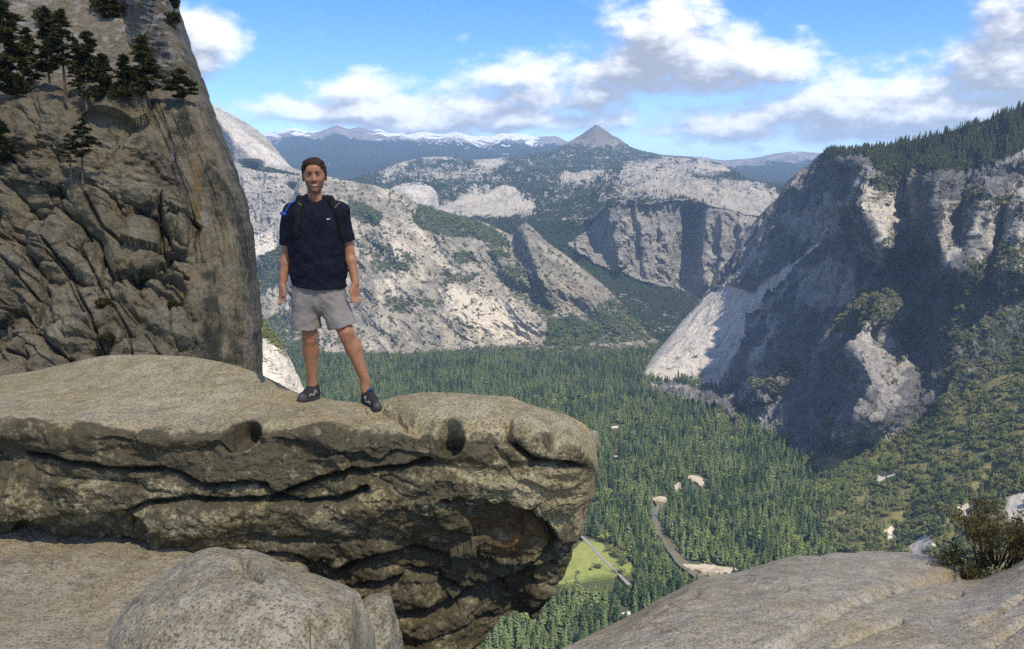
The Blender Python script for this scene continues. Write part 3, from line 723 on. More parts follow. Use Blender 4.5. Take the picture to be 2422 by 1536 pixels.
def build_right():
    sky = [(1500, 890, 3330), (1512, 880, 3360), (1560, 822, 3560), (1600, 768, 3700), (1640, 718, 3800), (1690, 648, 3900), (1725, 595, 3920), (1760, 540, 3900), (1800, 492, 3850), (1832, 462, 3780), (1850, 430, 3700), (1870, 412, 3600), (1905, 384, 3450), (1930, 362, 3350), (1958, 354, 3200),
           (1990, 358, 3060), (2040, 352, 2920), (2150, 330, 2750), (2280, 296, 2680), (2408, 252, 2600), (2560, 205, 2500)]
    a = [(1500, 891, 3310), (1600, 800, 3520), (1690, 690, 3680), (1760, 600, 3640), (1850, 500, 3380), (1905, 455, 3200), (1958, 430, 3020), (2040, 430, 2780), (2150, 420, 2690), (2280, 400, 2610), (2408, 370, 2540), (2560, 330, 2430)]
    b = [(1500, 892, 3290), (1600, 850, 3330), (1690, 775, 3410), (1760, 720, 3320), (1850, 650, 3080), (1958, 610, 2840), (2040, 600, 2700), (2150, 590, 2630), (2280, 570, 2540), (2408, 560, 2450), (2560, 540, 2340)]
    c = [(1500, 894, 3270), (1600, 885, 3250), (1690, 850, 3250), (1760, 830, 3040), (1850, 800, 2800), (1958, 790, 2640), (2040, 790, 2540), (2150, 780, 2500), (2280, 760, 2420), (2408, 740, 2320), (2560, 720, 2220)]
    d = [(1500, 896, 3250), (1600, 904, 3200), (1690, 896, 3180), (1740, 935, 2920), (1780, 1030, 2480), (1850, 1070, 2360), (1958, 1065, 2280), (2040, 1050, 2240), (2150, 1000, 2230), (2280, 940, 2210), (2408, 880, 2180), (2560, 850, 2100)]
    e = [(1500, 930, 3060), (1690, 960, 2700), (1780, 1090, 2270), (1850, 1130, 2150), (1958, 1130, 2080), (2150, 1090, 2030), (2408, 980, 1960), (2560, 950, 1900)]
    px, py, D = loft([sky, a, b, c, d, e], 1502, 2950, 930, 1.9)
    apron = soft(px, py, [(1495, 895), (1560, 815), (1620, 742), (1670, 690), (1715, 672), (1770, 690), (1930, 566), (1935, 575), (1840, 668), (1765, 745), (1750, 775), (1760, 800), (1720, 850), (1695, 905), (1600, 915)], 4, 18, 3, 3)
    D = D - ridge_field(px, py, RIDGES)
    # the apron juts out below the wall and lies back towards the sun
    D = D + 0
    low = soft(px, py, [(1700, 945), (1760, 890), (1830, 850), (1850, 880), (1800, 940), (1735, 960)], 4)
    D = D - 90 * low
    X = P(px, py, D)
    # turn the wall above the apron: push it back from the crest of the apron
    ridge_a, t_a = polydist(px, py, [(1700, 690), (1765, 706), (1850, 640), (1925, 568)], True)
    flo = sstep(1100, 1030, py) ; top = sstep(0, 22, py - py[:1]); rim = sstep(90, 30, py - py[:1])
    q = np.stack([X[..., 0] / 120, X[..., 1] / 120, X[..., 2] / 260], -1)
    r = ridged(q, 6, 71)
    q2 = np.stack([X[..., 0] / 42, X[..., 1] / 42, X[..., 2] / 70], -1)
    n = normals_grid(X)
    amp = (1 - .8 * apron) * top
    rib = ridged(np.stack([X[..., 0] / 75, X[..., 1] / 75, X[..., 2] / 520], -1), 4, 73)
    X += n * (amp * (40 * (r - .4) + 34 * (rib - .4) + 13 * fbm(q2, 5, 9)))[..., None]
    X += normals_grid(X) * ((1 - .6 * apron) * 3.5 * fbm(X / 14, 4, 91))[..., None]
    veg = .12 + ZERO(px)
    forest = soft(px, py, [(1930, 372), (1960, 352), (2040, 345), (2408, 240), (2560, 190), (2960, 190), (2960, 330), (2560, 330), (2408, 350), (2330, 390), (2240, 410), (2150, 410), (2080, 415), (2020, 375)], 12, 22, 31)
    veg = veg + forest * .75
    rr = soft(px, py, [(2240, 640), (2408, 560), (2560, 540), (2560, 960), (2200, 1010), (2230, 860)], 18, 40, 32)
    veg = veg + rr * .40
    for poly, am in [([(2050, 690), (2105, 668), (2150, 740), (2140, 850), (2110, 840), (2080, 760), (1960, 790), (1990, 740)], .45), ([(2030, 420), (2120, 410), (2130, 440), (2060, 460)], .4), ([(2250, 470), (2408, 440), (2408, 520), (2300, 500)], .3), ([(1820, 870), (1860, 850), (1870, 890), (1780, 935), (1760, 910)], .3),
                     ([(1940, 980), (1985, 990), (1990, 1060), (1945, 1050)], .35), ([(1760, 740), (1860, 640), (1860, 665), (1790, 740)], .3), ([(2080, 540), (2110, 560), (2090, 600), (2070, 580)], .3)]:
        veg = veg + am * soft(px, py, poly, 14, 22, 41)
    veg = veg - apron * .3
    stain_shade = .5 * sstep(-.1, .5, fbm(np.stack([X[..., 0] / 60, X[..., 1] / 60, X[..., 2] / 500], -1), 4, 66)) * (1 - apron) * (1 - rr)
    tint = soft(px, py, [(1880, 640), (1960, 610), (2020, 640), (2010, 720), (1930, 740), (1880, 700)], 12) + soft(px, py, [(1850, 510), (1990, 470), (1985, 540), (1930, 580), (1850, 550)], 14)
    pale = apron * .95 + .45 * np.clip(tint, 0, 1) + .8 * soft(px, py, [(2020, 430), (2120, 440), (2135, 530), (2085, 570), (2085, 625), (2060, 620), (2070, 560), (2030, 500)], 8) + .6 * soft(px, py, [(2205, 470), (2262, 480), (2262, 590), (2240, 630), (2215, 580)], 8) + .6 * soft(px, py, [(2300, 470), (2408, 440), (2560, 430), (2560, 700), (2300, 660), (2280, 600)], 14, 26) + .35 * soft(px, py, [(2010, 800), (2080, 790), (2130, 850), (2100, 940), (2050, 1020), (2000, 1060), (2040, 960)], 8)  # sunlight painted in: paler rock on the lit flanks, buttress and apron
    return terrain('cliff_mountain', X, [M_right], {'veg': veg, 'stain_shade': stain_shade, 'pale': pale}, 'steep shadowed granite mountain at the right with wooded crest and lit buttresses', 'mountain', back=(900, 150))

# ------------------------------------------------------------------ wooded slope below it
def build_wooded():
    top = [(1680, 960, 2720), (1740, 985, 2600), (1790, 1060, 2360), (1850, 1085, 2270), (1930, 1075, 2190), (2000, 1055, 2140), (2100, 1035, 2130), (2180, 985, 2130), (2250, 915, 2130), (2330, 880, 2110), (2408, 845, 2090), (2560, 800, 2000)]
    a = [(1680, 985, 2610), (1790, 1105, 2205), (1900, 1130, 2080), (2000, 1125, 1980), (2100, 1100, 1940), (2250, 1030, 1920), (2408, 960, 1890), (2560, 920, 1800)]
    b = [(1680, 1010, 2500), (1790, 1140, 2080), (1900, 1215, 1850), (2000, 1240, 1720), (2100, 1220, 1700), (2250, 1160, 1690), (2408, 1090, 1660), (2560, 1060, 1600)]
    c = [(1680, 1040, 2420), (1790, 1180, 1960), (1900, 1290, 1680), (2000, 1340, 1530), (2100, 1340, 1500), (2250, 1300, 1480), (2408, 1250, 1440), (2560, 1230, 1380)]
    d = [(1680, 1120, 2170), (1790, 1260, 1760), (1900, 1400, 1480), (2000, 1480, 1345), (2250, 1500, 1300), (2408, 1480, 1270), (2560, 1480, 1230)]
    px, py, D = loft([top, a, b, c, d], 1685, 2950, 560, 2.6)
    for (x0_, y0_, x1_, y1_, w_, hgt) in [(2160, 1180, 2060, 1340, 30, -40), (2360, 1080, 2200, 1330, 26, -45), (2270, 1150, 2180, 1320, 30, 30), (2100, 1110, 1960, 1250, 26, -22)]:
        cxx = np.interp(py, [y0_, y1_], [x0_, x1_]); D = D - hgt * np.exp(-((px - cxx) / w_) ** 2) * sstep(y0_ - 20, y0_ + 40, py)
    X = P(px, py, D)
    X[..., 2] += 14 * fbm(X / 120, 5, 81) + 2.5 * fbm(X / 16, 4, 82)
    bare = ZERO(px)
    for poly in [[(2250, 1190), (2300, 1180), (2320, 1220), (2260, 1230)], [(2360, 1170), (2408, 1160), (2440, 1230), (2380, 1240)], [(2130, 1285), (2180, 1260), (2200, 1290), (2140, 1320)], [(2060, 1120), (2110, 1105), (2110, 1120), (2065, 1135)], [(2080, 1240), (2100, 1235), (2110, 1260), (2085, 1265)]]:
        bare = np.maximum(bare, soft(px, py, poly, 12, 18, 83))
    lush = soft(px, py, [(1900, 1160), (1960, 1130), (2040, 1090), (2110, 1060), (2120, 1075), (2060, 1110), (1990, 1150), (1920, 1180)], 12, 22, 84)
    o = terrain('wooded_hillside', X, [M_hill], {'veg': 1 - bare, 'lush': lush}, 'sunlit brushy hillside descending from the dark mountain toward the valley', 'hillside')
    return o, (px, py, X, bare, lush)

def ground_mat(name, cols, s=8, b=1.0):
    m, t = mat(name); c = t.coords()
    n = t.noise(c, 1 / s, 6, .65); n2 = t.noise(c, 1 / (s * 7), 4, .6)
    col = t.mix(t.ramp(n, .35, .65), cols[0], cols[1]); col = t.mix(t.ramp(n2, .45, .65), col, cols[2])
    t.l.new(col, t.b.inputs['Base Color']); t.b.inputs['Roughness'].default_value = .95; t.b.inputs['Specular IOR Level'].default_value = .1
    t.l.new(bump(t, n, .6, s * .3 * b), t.b.inputs['Normal'])
    return m, t, col

M_hill, t_, c_ = ground_mat('hillside_brush', ((.085, .085, .035, 1), (.17, .145, .065, 1), (.115, .12, .045, 1)), 6)
rk = t_.noise(t_.coords(), .25, 6, .65)
c2 = t_.mix(t_.ramp(t_.attr('veg'), .65, .35), c_, t_.mix(t_.ramp(rk, .35, .65), (.30, .27, .22, 1), (.50, .46, .38, 1)))
c2 = t_.mix(t_.math('MULTIPLY', t_.attr('lush'), .8), c2, (.10, .16, .03, 1))
t_.l.new(c2, t_.b.inputs['Base Color'])
M_floor, _, _ = ground_mat('forest_floor', ((.05, .058, .026, 1), (.085, .085, .04, 1), (.06, .075, .03, 1)), 9)
M_meadow, _, _ = ground_mat('meadow_grass', ((.17, .20, .05, 1), (.24, .25, .08, 1), (.12, .16, .045, 1)), 9, .3)
M_sand, _, _ = ground_mat('river_sand', ((.34, .29, .21, 1), (.43, .37, .28, 1), (.27, .22, .15, 1)), 4, .2)
M_road, _, _ = ground_mat('valley_road_asphalt', ((.20, .195, .19, 1), (.25, .24, .23, 1), (.21, .205, .20, 1)), 2, .05)
M_river, rt, _ = ground_mat('river_water', ((.13, .105, .05, 1), (.15, .125, .06, 1), (.11, .095, .055, 1)), 12, .03)
rt.b.inputs['Roughness'].default_value = .25; rt.b.inputs['Specular IOR Level'].default_value = .4

def build_ground():
    xs = np.concatenate([-np.geomspace(40000, 1500, 26), np.arange(-1480, 2600, 14), np.geomspace(2620, 40000, 26)])
    ys = np.concatenate([-np.geomspace(30000, 30, 20), np.arange(0, 1000, 60), np.arange(1000, 4600, 14), np.geomspace(4620, 50000, 26)])
    gx, gy = np.meshgrid(xs, ys)
    z = FLOOR - 3 + 3.0 * fbm(np.stack([gx / 160, gy / 160, 0 * gx], -1), 4, 1)
    X = np.stack([gx, gy, z], -1)[:, ::-1]
    X = X[:, ::-1]
    return terrain('ground', X[::-1], [M_floor], {}, 'forested valley floor far below the viewpoint', 'ground')

def floor_sheet(name, poly, m, label, cat, dz=.6, soften=1):
    pts = [FL(x, y) for x, y in poly]
    v = np.array([[p[0], p[1], FLOOR + 2.2 + dz] for p in pts])
    # rounded outline
    for _ in range(2):
        nx = np.roll(v, -1, 0); v = np.stack([v * .75 + nx * .25, v * .25 + nx * .75], 1).reshape(-1, 3)
    r_ = np.random.default_rng(n_seed := len(poly) * 7 + int(abs(v[0, 0])))
    v = np.repeat(v, 2, 0); v[1::2] = (v[1::2] + np.roll(v[::2], -1, 0)) / 2
    v[:, :2] += r_.normal(0, 2.6, (len(v), 2)) * min(1, np.ptp(v[:, 0]) / 60)
    n = len(v)
    w_ = v.copy(); w_[:, 2] -= 8
    f = [[i for i in range(n)]]
    me = bpy.data.meshes.new(name)
    me.from_pydata([tuple(q) for q in np.concatenate([v, w_]).tolist()], [], [list(range(n))] + [[i, i + n, (i + 1) % n + n, (i + 1) % n] for i in range(n)])
    me.materials.append(m); me.update()
    if me.polygons[0].normal.z < 0: me.flip_normals()
    o = link(name, me); tag(o, label, cat, kind='structure'); return o

def ribbon(name, pts, width, m, label, cat, dz=.9):
    c = np.array([FL(x, y) for x, y in pts]); c[:, 2] = FLOOR + 2.2 + dz
    k = np.arange(len(c)); kk = np.linspace(0, len(c) - 1, len(c) * 8)
    c = np.stack([pchip(kk, k, c[:, i]) for i in range(3)], -1)
    d = np.gradient(c, axis=0)[:, :2]; d /= np.linalg.norm(d, axis=1, keepdims=True)
    nn = np.stack([-d[:, 1], d[:, 0], 0 * d[:, 0]], -1)
    wv = np.interp(kk, k, np.broadcast_to(width, (len(pts),)))[:, None] / 2
    wv = wv * (1 + .12 * np.sin(kk * 5))[:, None]
    X = np.stack([c + nn * wv, c - nn * wv], 1)
    o = link(name, mesh_np(name, X.reshape(-1, 3), gridfaces(len(c), 2), [m])); tag(o, label, cat, kind='structure'); return o

MEADOW = [(1300, 1400), (1320, 1340), (1345, 1300), (1375, 1268), (1412, 1280), (1455, 1305), (1490, 1335), (1480, 1352), (1400, 1362), (1330, 1372)]
ROADP = [(1365, 1262), (1390, 1288), (1412, 1312), (1440, 1340), (1480, 1380)]
RIVER = [(1490, 1150), (1540, 1172), (1552, 1190), (1534, 1212), (1542, 1240), (1570, 1275), (1592, 1312), (1625, 1345), (1690, 1390), (1760, 1430)]
SANDS = [[(1600, 1332), (1640, 1328), (1690, 1336), (1740, 1340), (1740, 1350), (1680, 1352), (1630, 1344)], [(1530, 1176), (1556, 1169), (1572, 1176), (1545, 1184)], [(1584, 1146), (1600, 1134), (1604, 1144), (1588, 1156)], [(1618, 1121), (1645, 1122), (1656, 1136), (1648, 1150), (1638, 1134), (1615, 1128)], [(1738, 1336), (1775, 1330), (1778, 1340), (1745, 1346)]]
# trees stay out of these (their crowns would hide what lies behind)
CLEAR = [[(1300, 1400), (1312, 1330), (1340, 1290), (1372, 1258), (1410, 1268), (1458, 1296), (1500, 1332), (1500, 1395), (1420, 1395), (1340, 1400)],
         [(1532, 1172), (1560, 1166), (1576, 1172), (1572, 1206), (1552, 1216), (1560, 1258), (1584, 1280), (1606, 1314), (1640, 1322), (1740, 1334), (1740, 1378), (1680, 1388), (1600, 1366), (1570, 1330), (1550, 1284), (1536, 1254), (1528, 1212)],
         [(1580, 1138), (1600, 1126), (1612, 1140), (1600, 1186), (1586, 1180)], [(1615, 1112), (1655, 1114), (1668, 1134), (1660, 1180), (1640, 1176), (1620, 1150)], [(1432, 1000), (1458, 994), (1462, 1026), (1436, 1030)], [(1452, 1430), (1490, 1425), (1492, 1470), (1455, 1475)], [(1436, 1060), (1456, 1056), (1460, 1094), (1440, 1094)]]

build_far(); build_upland(); build_knob(); build_dome(); build_slope(); build_near_spur(); build_right()
hill, HILLDATA = build_wooded()
build_ground()
floor_sheet('meadow', MEADOW, M_meadow, 'bright green meadow on the valley floor beside the overhanging boulder', 'meadow')
ribbon('road', ROADP, 6, M_road, 'pale road crossing the green meadow on the valley floor', 'road', 1.4)
ribbon('river', RIVER, [10, 12, 16, 20, 22, 22, 22, 20, 20, 20], M_river, 'narrow brown river winding through the valley forest', 'river', .7)
for i_, p_ in enumerate(SANDS):
    floor_sheet('sand_bank', p_, M_sand, ['pale sand bank at the river bend just above the granite slab', 'small sand bar at the upper river bend', 'short strip of sand among trees above the upper river bend', 'curved pale sand clearing highest among the valley trees', 'narrow sand strip right of the large sand bank'][i_], 'sand bank', dz=1.0 + .1 * i_)
# ------------------------------------------------------------------ granite close by
def granite(name, base, light, dark, s=1.0, grain=70.0, wash=.5, streaks=0, grain_amt=.55, bumpd=.02, lichen=(.16, .145, .055, 1)):
    """s: size of blotches in metres, grain: speckles per metre"""
    m, t = mat(name)
    c = t.coords()
    b1 = t.noise(c, 1.1 / s, 6, .62, .3); b2 = t.noise(c, 4.2 / s, 6, .65); b3 = t.noise(c, .35 / s, 3, .5)
    g1 = t.noise(c, grain, 2, .7); g2 = t.voro(c, grain * .55); g3 = t.noise(c, grain * .3, 3, .75)
    col = t.mix(t.ramp(b1, .36, .66), base, light)
    col = t.mix(t.math('MULTIPLY', t.ramp(b2, .46, .70), wash), col, tuple(x * .55 for x in base[:3]) + (1,))
    gold = t.ramp(t.math('ADD', t.noise(c, 1.9 / s, 5, .65, .4), t.math('MULTIPLY_ADD', b3, .6, -.3)), .46, .62)
    col = t.mix(t.math('MULTIPLY', gold, .40), col, (base[0] * 1.05, base[1] * .92, base[2] * .58, 1))
    if streaks:
        cs = t.coords((1 / s, 1 / s, .10 / s))
        st = t.noise(cs, 1.3, 6, .62, .3); st2 = t.noise(cs, 5.5, 4, .6)
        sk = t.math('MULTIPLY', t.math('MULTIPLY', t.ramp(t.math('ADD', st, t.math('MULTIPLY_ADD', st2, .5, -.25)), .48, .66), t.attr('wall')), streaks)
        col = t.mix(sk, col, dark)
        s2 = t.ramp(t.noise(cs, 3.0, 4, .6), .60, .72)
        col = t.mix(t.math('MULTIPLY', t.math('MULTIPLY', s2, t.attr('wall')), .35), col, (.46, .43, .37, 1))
    # dark mask (lichen, on the boulder also painted shade), moss and rust where they grow
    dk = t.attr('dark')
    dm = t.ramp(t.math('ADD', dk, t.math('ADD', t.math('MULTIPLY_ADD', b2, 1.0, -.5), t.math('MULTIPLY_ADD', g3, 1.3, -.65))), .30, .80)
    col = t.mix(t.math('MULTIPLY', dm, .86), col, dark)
    ms = t.ramp(t.math('ADD', t.attr('moss'), t.math('ADD', t.math('MULTIPLY_ADD', b2, 1.2, -.6), t.math('MULTIPLY_ADD', g3, .8, -.4))), .45, .8)
    col = t.mix(t.math('MULTIPLY', ms, .75), col, lichen)
    rs = t.ramp(t.math('ADD', t.attr('rust'), t.math('MULTIPLY_ADD', b2, 1.6, -.8)), .35, .8)
    col = t.mix(t.math('MULTIPLY', rs, .65), col, (.19, .095, .028, 1))
    wh = t.ramp(t.math('ADD', t.attr('white'), t.math('ADD', t.math('MULTIPLY_ADD', b2, 1.2, -.6), t.math('MULTIPLY_ADD', g3, .9, -.45))), .42, .85)
    col = t.mix(t.math('MULTIPLY', wh, .6), col, (.50, .475, .43, 1))
    mt = t.noise(c, grain * .16, 4, .75)
    col = t.mix(t.math('MULTIPLY', t.ramp(mt, .50, .66), grain_amt * .55), col, tuple(x * .42 for x in base[:3]) + (1,))
    col = t.mix(t.math('MULTIPLY', t.ramp(mt, .46, .34), grain_amt * .35), col, tuple(min(1, x * 1.3) for x in light[:3]) + (1,))
    # salt and pepper
    pep = t.ramp(g1, .50, .64)
    col = t.mix(t.math('MULTIPLY', pep, grain_amt), col, tuple(x * .32 for x in base[:3]) + (1,))
    salt = t.ramp(t.noise(c, grain * .8, 2, .6), .60, .70)
    salt = t.math('MULTIPLY', salt, t.math('MULTIPLY_ADD', dm, -.8, 1.0))
    col = t.mix(t.math('MULTIPLY', salt, grain_amt * .55), col, tuple(min(1, x * 1.55) for x in light[:3]) + (1,))
    t.l.new(col, t.b.inputs['Base Color'])
    h1 = t.math('ADD', t.math('MULTIPLY', b2, 2.0), t.math('ADD', t.math('MULTIPLY', g3, .8), t.math('MULTIPLY', g1, .35)))
    t.l.new(bump(t, h1, .85, bumpd), t.b.inputs['Normal'])
    t.b.inputs['Roughness'].default_value = .92; t.b.inputs['Specular IOR Level'].default_value = .18
    return m

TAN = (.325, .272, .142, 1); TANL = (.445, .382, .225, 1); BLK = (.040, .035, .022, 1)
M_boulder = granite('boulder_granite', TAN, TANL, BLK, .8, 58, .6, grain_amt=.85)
M_front = granite('grey_boulder_granite', (.315, .27, .17, 1), (.42, .37, .255, 1), BLK, .5, 58, .7, grain_amt=.85)
M_slab = granite('slab_granite', (.385, .33, .215, 1), (.49, .43, .30, 1), (.13, .095, .05, 1), .7, 55, .5, grain_amt=.8)
M_ledge = granite('ledge_granite', (.32, .275, .175, 1), (.41, .36, .245, 1), (.12, .09, .05, 1), .4, 56, .7, grain_amt=.75)
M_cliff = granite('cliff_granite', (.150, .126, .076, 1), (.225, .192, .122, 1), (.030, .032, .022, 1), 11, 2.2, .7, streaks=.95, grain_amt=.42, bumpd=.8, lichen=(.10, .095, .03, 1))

def at_px(px, py, pts, wid):
    return np.exp(-(polydist(px, py, pts) / wid) ** 2)

def ell(px, py, cx_, cy_, rx, ry, rot=0):
    c_, s_ = math.cos(R(rot)), math.sin(R(rot))
    u = (px - cx_) * c_ + (py - cy_) * s_; v = -(px - cx_) * s_ + (py - cy_) * c_
    return np.hypot(u / rx, v / ry)

def rock(name, X, m, attrs, label, cat, closed_back=None, kind='thing'):
    """a grid seen from the viewer, closed by a bulging back"""
    nr, nc = X.shape[:2]
    c0 = closed_back
    n = 14
    top = X[0]; bot = X[-1]
    cc = c0 * np.clip(np.abs(top[:, 2] - bot[:, 2]) / .55, 0, 1)
    rows = []
    for i in range(1, n):
        f = i / n
        q = top * (1 - f) + bot * f
        q[:, 1] += cc * math.sin(math.pi * f) ** .7
        q[:, 2] -= .85 * cc * math.sin(math.pi * f) ** .7 * (1 - f) ** .5
        q += (.05 * cc * vnoise(q * 1.3 / c0, 5))[:, None] * math.sin(math.pi * f)
        rows.append(q)
    B = np.array(rows[::-1])                # bottom-back ... top-back
    Y = np.concatenate([X, B, X[:1]], 0)
    attrs = {k: np.concatenate([a, np.repeat(a[-1:], n - 1, 0), a[:1]], 0) for k, a in attrs.items()}
    F = gridfaces(Y.shape[0] - 1, nc)
    last = (Y.shape[0] - 2) * nc
    i = np.arange(nc - 1)
    wrapf = np.stack([last + i, i, i + 1, last + i + 1], -1)
    V_ = Y[:-1].reshape(-1, 3)
    A = {k: a[:-1] for k, a in attrs.items()}
    L = np.arange(Y.shape[0] - 1) * nc; Rr = L + nc - 1
    cl = V_[L].mean(0); cr = V_[Rr].mean(0); nv = len(V_)
    V_ = np.concatenate([V_, [cl, cr]])
    A = {k: np.concatenate([a.ravel(), [a.flat[0], a.flat[-1]]]) for k, a in A.items()}
    tri = [np.stack([L, np.full(len(L), nv), np.roll(L, -1)], -1), np.stack([np.roll(Rr, -1), np.full(len(L), nv + 1), Rr], -1)]
    me = mesh_np(name, V_, [np.concatenate([F, wrapf]), np.concatenate(tri)], [m], A)
    o = link(name, me); tag(o, label, cat, kind=kind)
    BVH[o.name] = (X.reshape(-1, 3), gridfaces(nr, nc))
    return o

def base_attrs(px):
    return {k: np.zeros(px.shape) for k in ('dark', 'moss', 'rust', 'white', 'wall')}

# ---- the great overhanging boulder
def build_boulder():
    xe = 1406
    top = [(-190, 905, 8.6), (-100, 893, 8.5), (0, 884, 8.4), (60, 876, 8.35), (150, 857, 8.3), (205, 845, 8.3), (260, 836, 8.3), (330, 835, 8.2), (430, 838, 8.0), (500, 848, 7.8), (560, 862, 7.6), (610, 880, 7.4), (650, 899, 7.2), (700, 924, 7.02), (730, 932, 6.98), (770, 938, 6.93), (830, 946, 6.85), (890, 945, 6.80), (905, 940, 6.82), (950, 929, 6.85),
           (1010, 922, 6.85), (1080, 925, 6.8), (1140, 930, 6.75), (1190, 932, 6.7), (1250, 953, 6.62), (1310, 969, 6.55), (1350, 984, 6.48), (1380, 1004, 6.42), (1398, 1035, 6.38), (xe, 1092, 6.36)]
    lip = [(-190, 985, 6.35), (0, 985, 6.3), (200, 988, 6.2), (350, 1000, 6.15), (500, 1008, 6.1), (620, 1002, 6.1), (750, 990, 6.12), (880, 1000, 6.1), (980, 1012, 6.05), (1060, 1005, 6.1), (1150, 1000, 6.1), (1220, 1010, 6.05), (1300, 1030, 6.02), (1360, 1050, 6.04), (1390, 1072, 6.12), (xe, 1104, 6.34)]
    f1 = [(-190, 1060, 6.18), (0, 1060, 6.12), (350, 1065, 6.0), (620, 1062, 5.96), (880, 1060, 5.95), (1060, 1065, 5.95), (1220, 1070, 5.94), (1300, 1078, 5.95), (1360, 1085, 6.0), (1390, 1095, 6.1), (xe, 1112, 6.34)]
    f2 = [(-190, 1180, 6.15), (0, 1180, 6.1), (350, 1180, 6.0), (620, 1178, 5.95), (880, 1180, 5.95), (1060, 1175, 5.95), (1220, 1170, 5.95), (1300, 1160, 6.0), (1360, 1145, 6.06), (1390, 1130, 6.16), (xe, 1122, 6.35)]
    f3 = [(-190, 1300, 6.35), (0, 1300, 6.3), (200, 1290, 6.22), (350, 1290, 6.12), (620, 1300, 6.1), (880, 1310, 6.1), (1060, 1300, 6.15), (1200, 1280, 6.2), (1290, 1250, 6.2), (1350, 1215, 6.2), (1385, 1175, 6.25), (xe, 1132, 6.37)]
    bot = [(-190, 1440, 6.8), (-60, 1425, 6.75), (0, 1412, 6.7), (130, 1388, 6.6), (230, 1356, 6.5), (330, 1364, 6.5), (420, 1400, 6.45), (600, 1500, 6.4), (800, 1590, 6.45), (980, 1585, 6.5), (1080, 1530, 6.55), (1130, 1490, 6.6), (1185, 1446, 6.6), (1215, 1436, 6.6), (1240, 1440, 6.55), (1254, 1452, 6.5), (1285, 1425, 6.45), (1315, 1375, 6.42), (1335, 1330, 6.4), (1350, 1285, 6.4), (1375, 1225, 6.38), (xe, 1142, 6.38)]
    und = [(-190, 1470, 7.6), (0, 1440, 7.5), (230, 1380, 7.3), (420, 1420, 7.2), (800, 1600, 7.2), (980, 1590, 7.2), (1130, 1494, 7.0), (1254, 1452, 6.8), (1335, 1332, 6.6), (xe, 1146, 6.42)]
    px, py, D = loft([top, lip, f1, f2, f3, bot], -560, xe, 1060, 1.9)
    wx, wy = warp(px, py, 60, 16, 4)
    tol = py - np.interp(px, [p[0] for p in lip], [p[1] for p in lip])     # below the lip
    face = sstep(-6, 22, tol + 10 * fbm(np.stack([px / 70, py / 70, 0 * px], -1), 3, 2))
    d = np.zeros(px.shape)                              # outward displacement, metres
    # ledges and layers of the face
    X = P(px, py, D)
    q = np.stack([X[..., 0] / .95, X[..., 1] / .9, (X[..., 2] + .10 * X[..., 0]) / .36], -1)
    edge = sstep(xe, xe - 70, px) * sstep(0, 26, py - py[:1])
    q = q + .35 * np.stack([fbm(X * 1.3, 3, 61), fbm(X * 1.3, 3, 62), fbm(X * 1.3, 3, 63)], -1)
    rd = ridged(q * .8, 5, 12); lay = fbm(q * .7, 4, 15)
    fa, ja, ra = facets(X[..., 0] / .62 + .5 * lay, (X[..., 2] + .1 * X[..., 0]) / .25 + .4 * rd, 6); fb, jb, rb = facets(X[..., 0] / .21 + lay, X[..., 2] / .10 + rd, 9)
    d += face * edge * (.080 * lay + .028 * (rd - .3) + .050 * fa + .02 * (ra - .6) + .014 * fb + .022 * fbm(X * 7, 4, 3) + .014 * fbm(X * 22, 3, 13)) + .03 * fbm(X / .45, 4, 8) * edge
    big = fbm(np.stack([X[..., 0] / 1.1, X[..., 1] / 1.1, X[..., 2] / .7], -1), 3, 29)
    d += face * edge * .12 * big
    # cracks
    cr = [([(60, 1062), (130, 1078), (210, 1092), (300, 1106), (390, 1104), (430, 1118), (480, 1138), (540, 1140), (600, 1136), (625, 1142), (650, 1168), (690, 1152), (760, 1128), (830, 1112), (960, 1096), (1010, 1080)], 6, .13),
          ([(-60, 1240), (60, 1232), (160, 1210), (240, 1216), (340, 1188), (450, 1172), (560, 1182), (640, 1176), (700, 1188), (790, 1180), (860, 1150)], 7, .12),
          ([(1196, 1000), (1198, 1030), (1222, 1058), (1258, 1080), (1300, 1086), (1335, 1086), (1378, 1100)], 6, .10),
          ([(1040, 1180), (1075, 1178), (1110, 1196), (1150, 1200), (1190, 1190), (1240, 1200), (1280, 1228), (1305, 1262), (1300, 1300)], 7, .13),
          ([(790, 1352), (830, 1330), (900, 1312), (980, 1302), (1050, 1316), (1110, 1308), (1180, 1326), (1240, 1322), (1290, 1306)], 9, .16),
          ([(840, 1380), (900, 1372), (960, 1352), (1040, 1366), (1090, 1392), (1150, 1376), (1220, 1356), (1300, 1330)], 7, .10),
          ([(930, 1440), (1000, 1432), (1060, 1418), (1110, 1400), (1180, 1376)], 8, .14), ([(560, 1310), (640, 1290), (700, 1296), (780, 1340)], 6, .07), ([(60, 1330), (180, 1318), (240, 1300), (330, 1306), (350, 1340)], 8, .12), ([(0, 1372), (100, 1362), (220, 1340)], 9, .12)]
    crm = np.zeros(px.shape)
    for pts, wd_, dp in cr:
        ww = at_px(wx * .35 + px * .65, wy * .35 + py * .65, pts, wd_)
        # the rock above a crack overhangs it a little
        dd = polydist(px, py, pts)
        yc = np.interp(px, [p[0] for p in sorted(pts)], [p[1] for p in sorted(pts)])
        over = np.exp(-(dd / (wd_ * 4)) ** 2) * np.where(py < yc, .35, -.35)
        d += edge * (-dp * ww + dp * .55 * over); crm = np.maximum(crm, ww)
    # solution pits
    e1 = ell(px, py, 566, 1026, 52, 33, -28); 
    e2 = ell(px, py, 1056, 1034, 34, 36, -50); 
    e3 = ell(px, py, 856, 963, 24, 5, 4); d -= .06 * sstep(1.1, .5, e3)
    gv = at_px(px, py, [(880, 962), (930, 968), (958, 986), (966, 1006), (990, 1010), (1020, 1018)], 13); d -= .07 * gv * edge
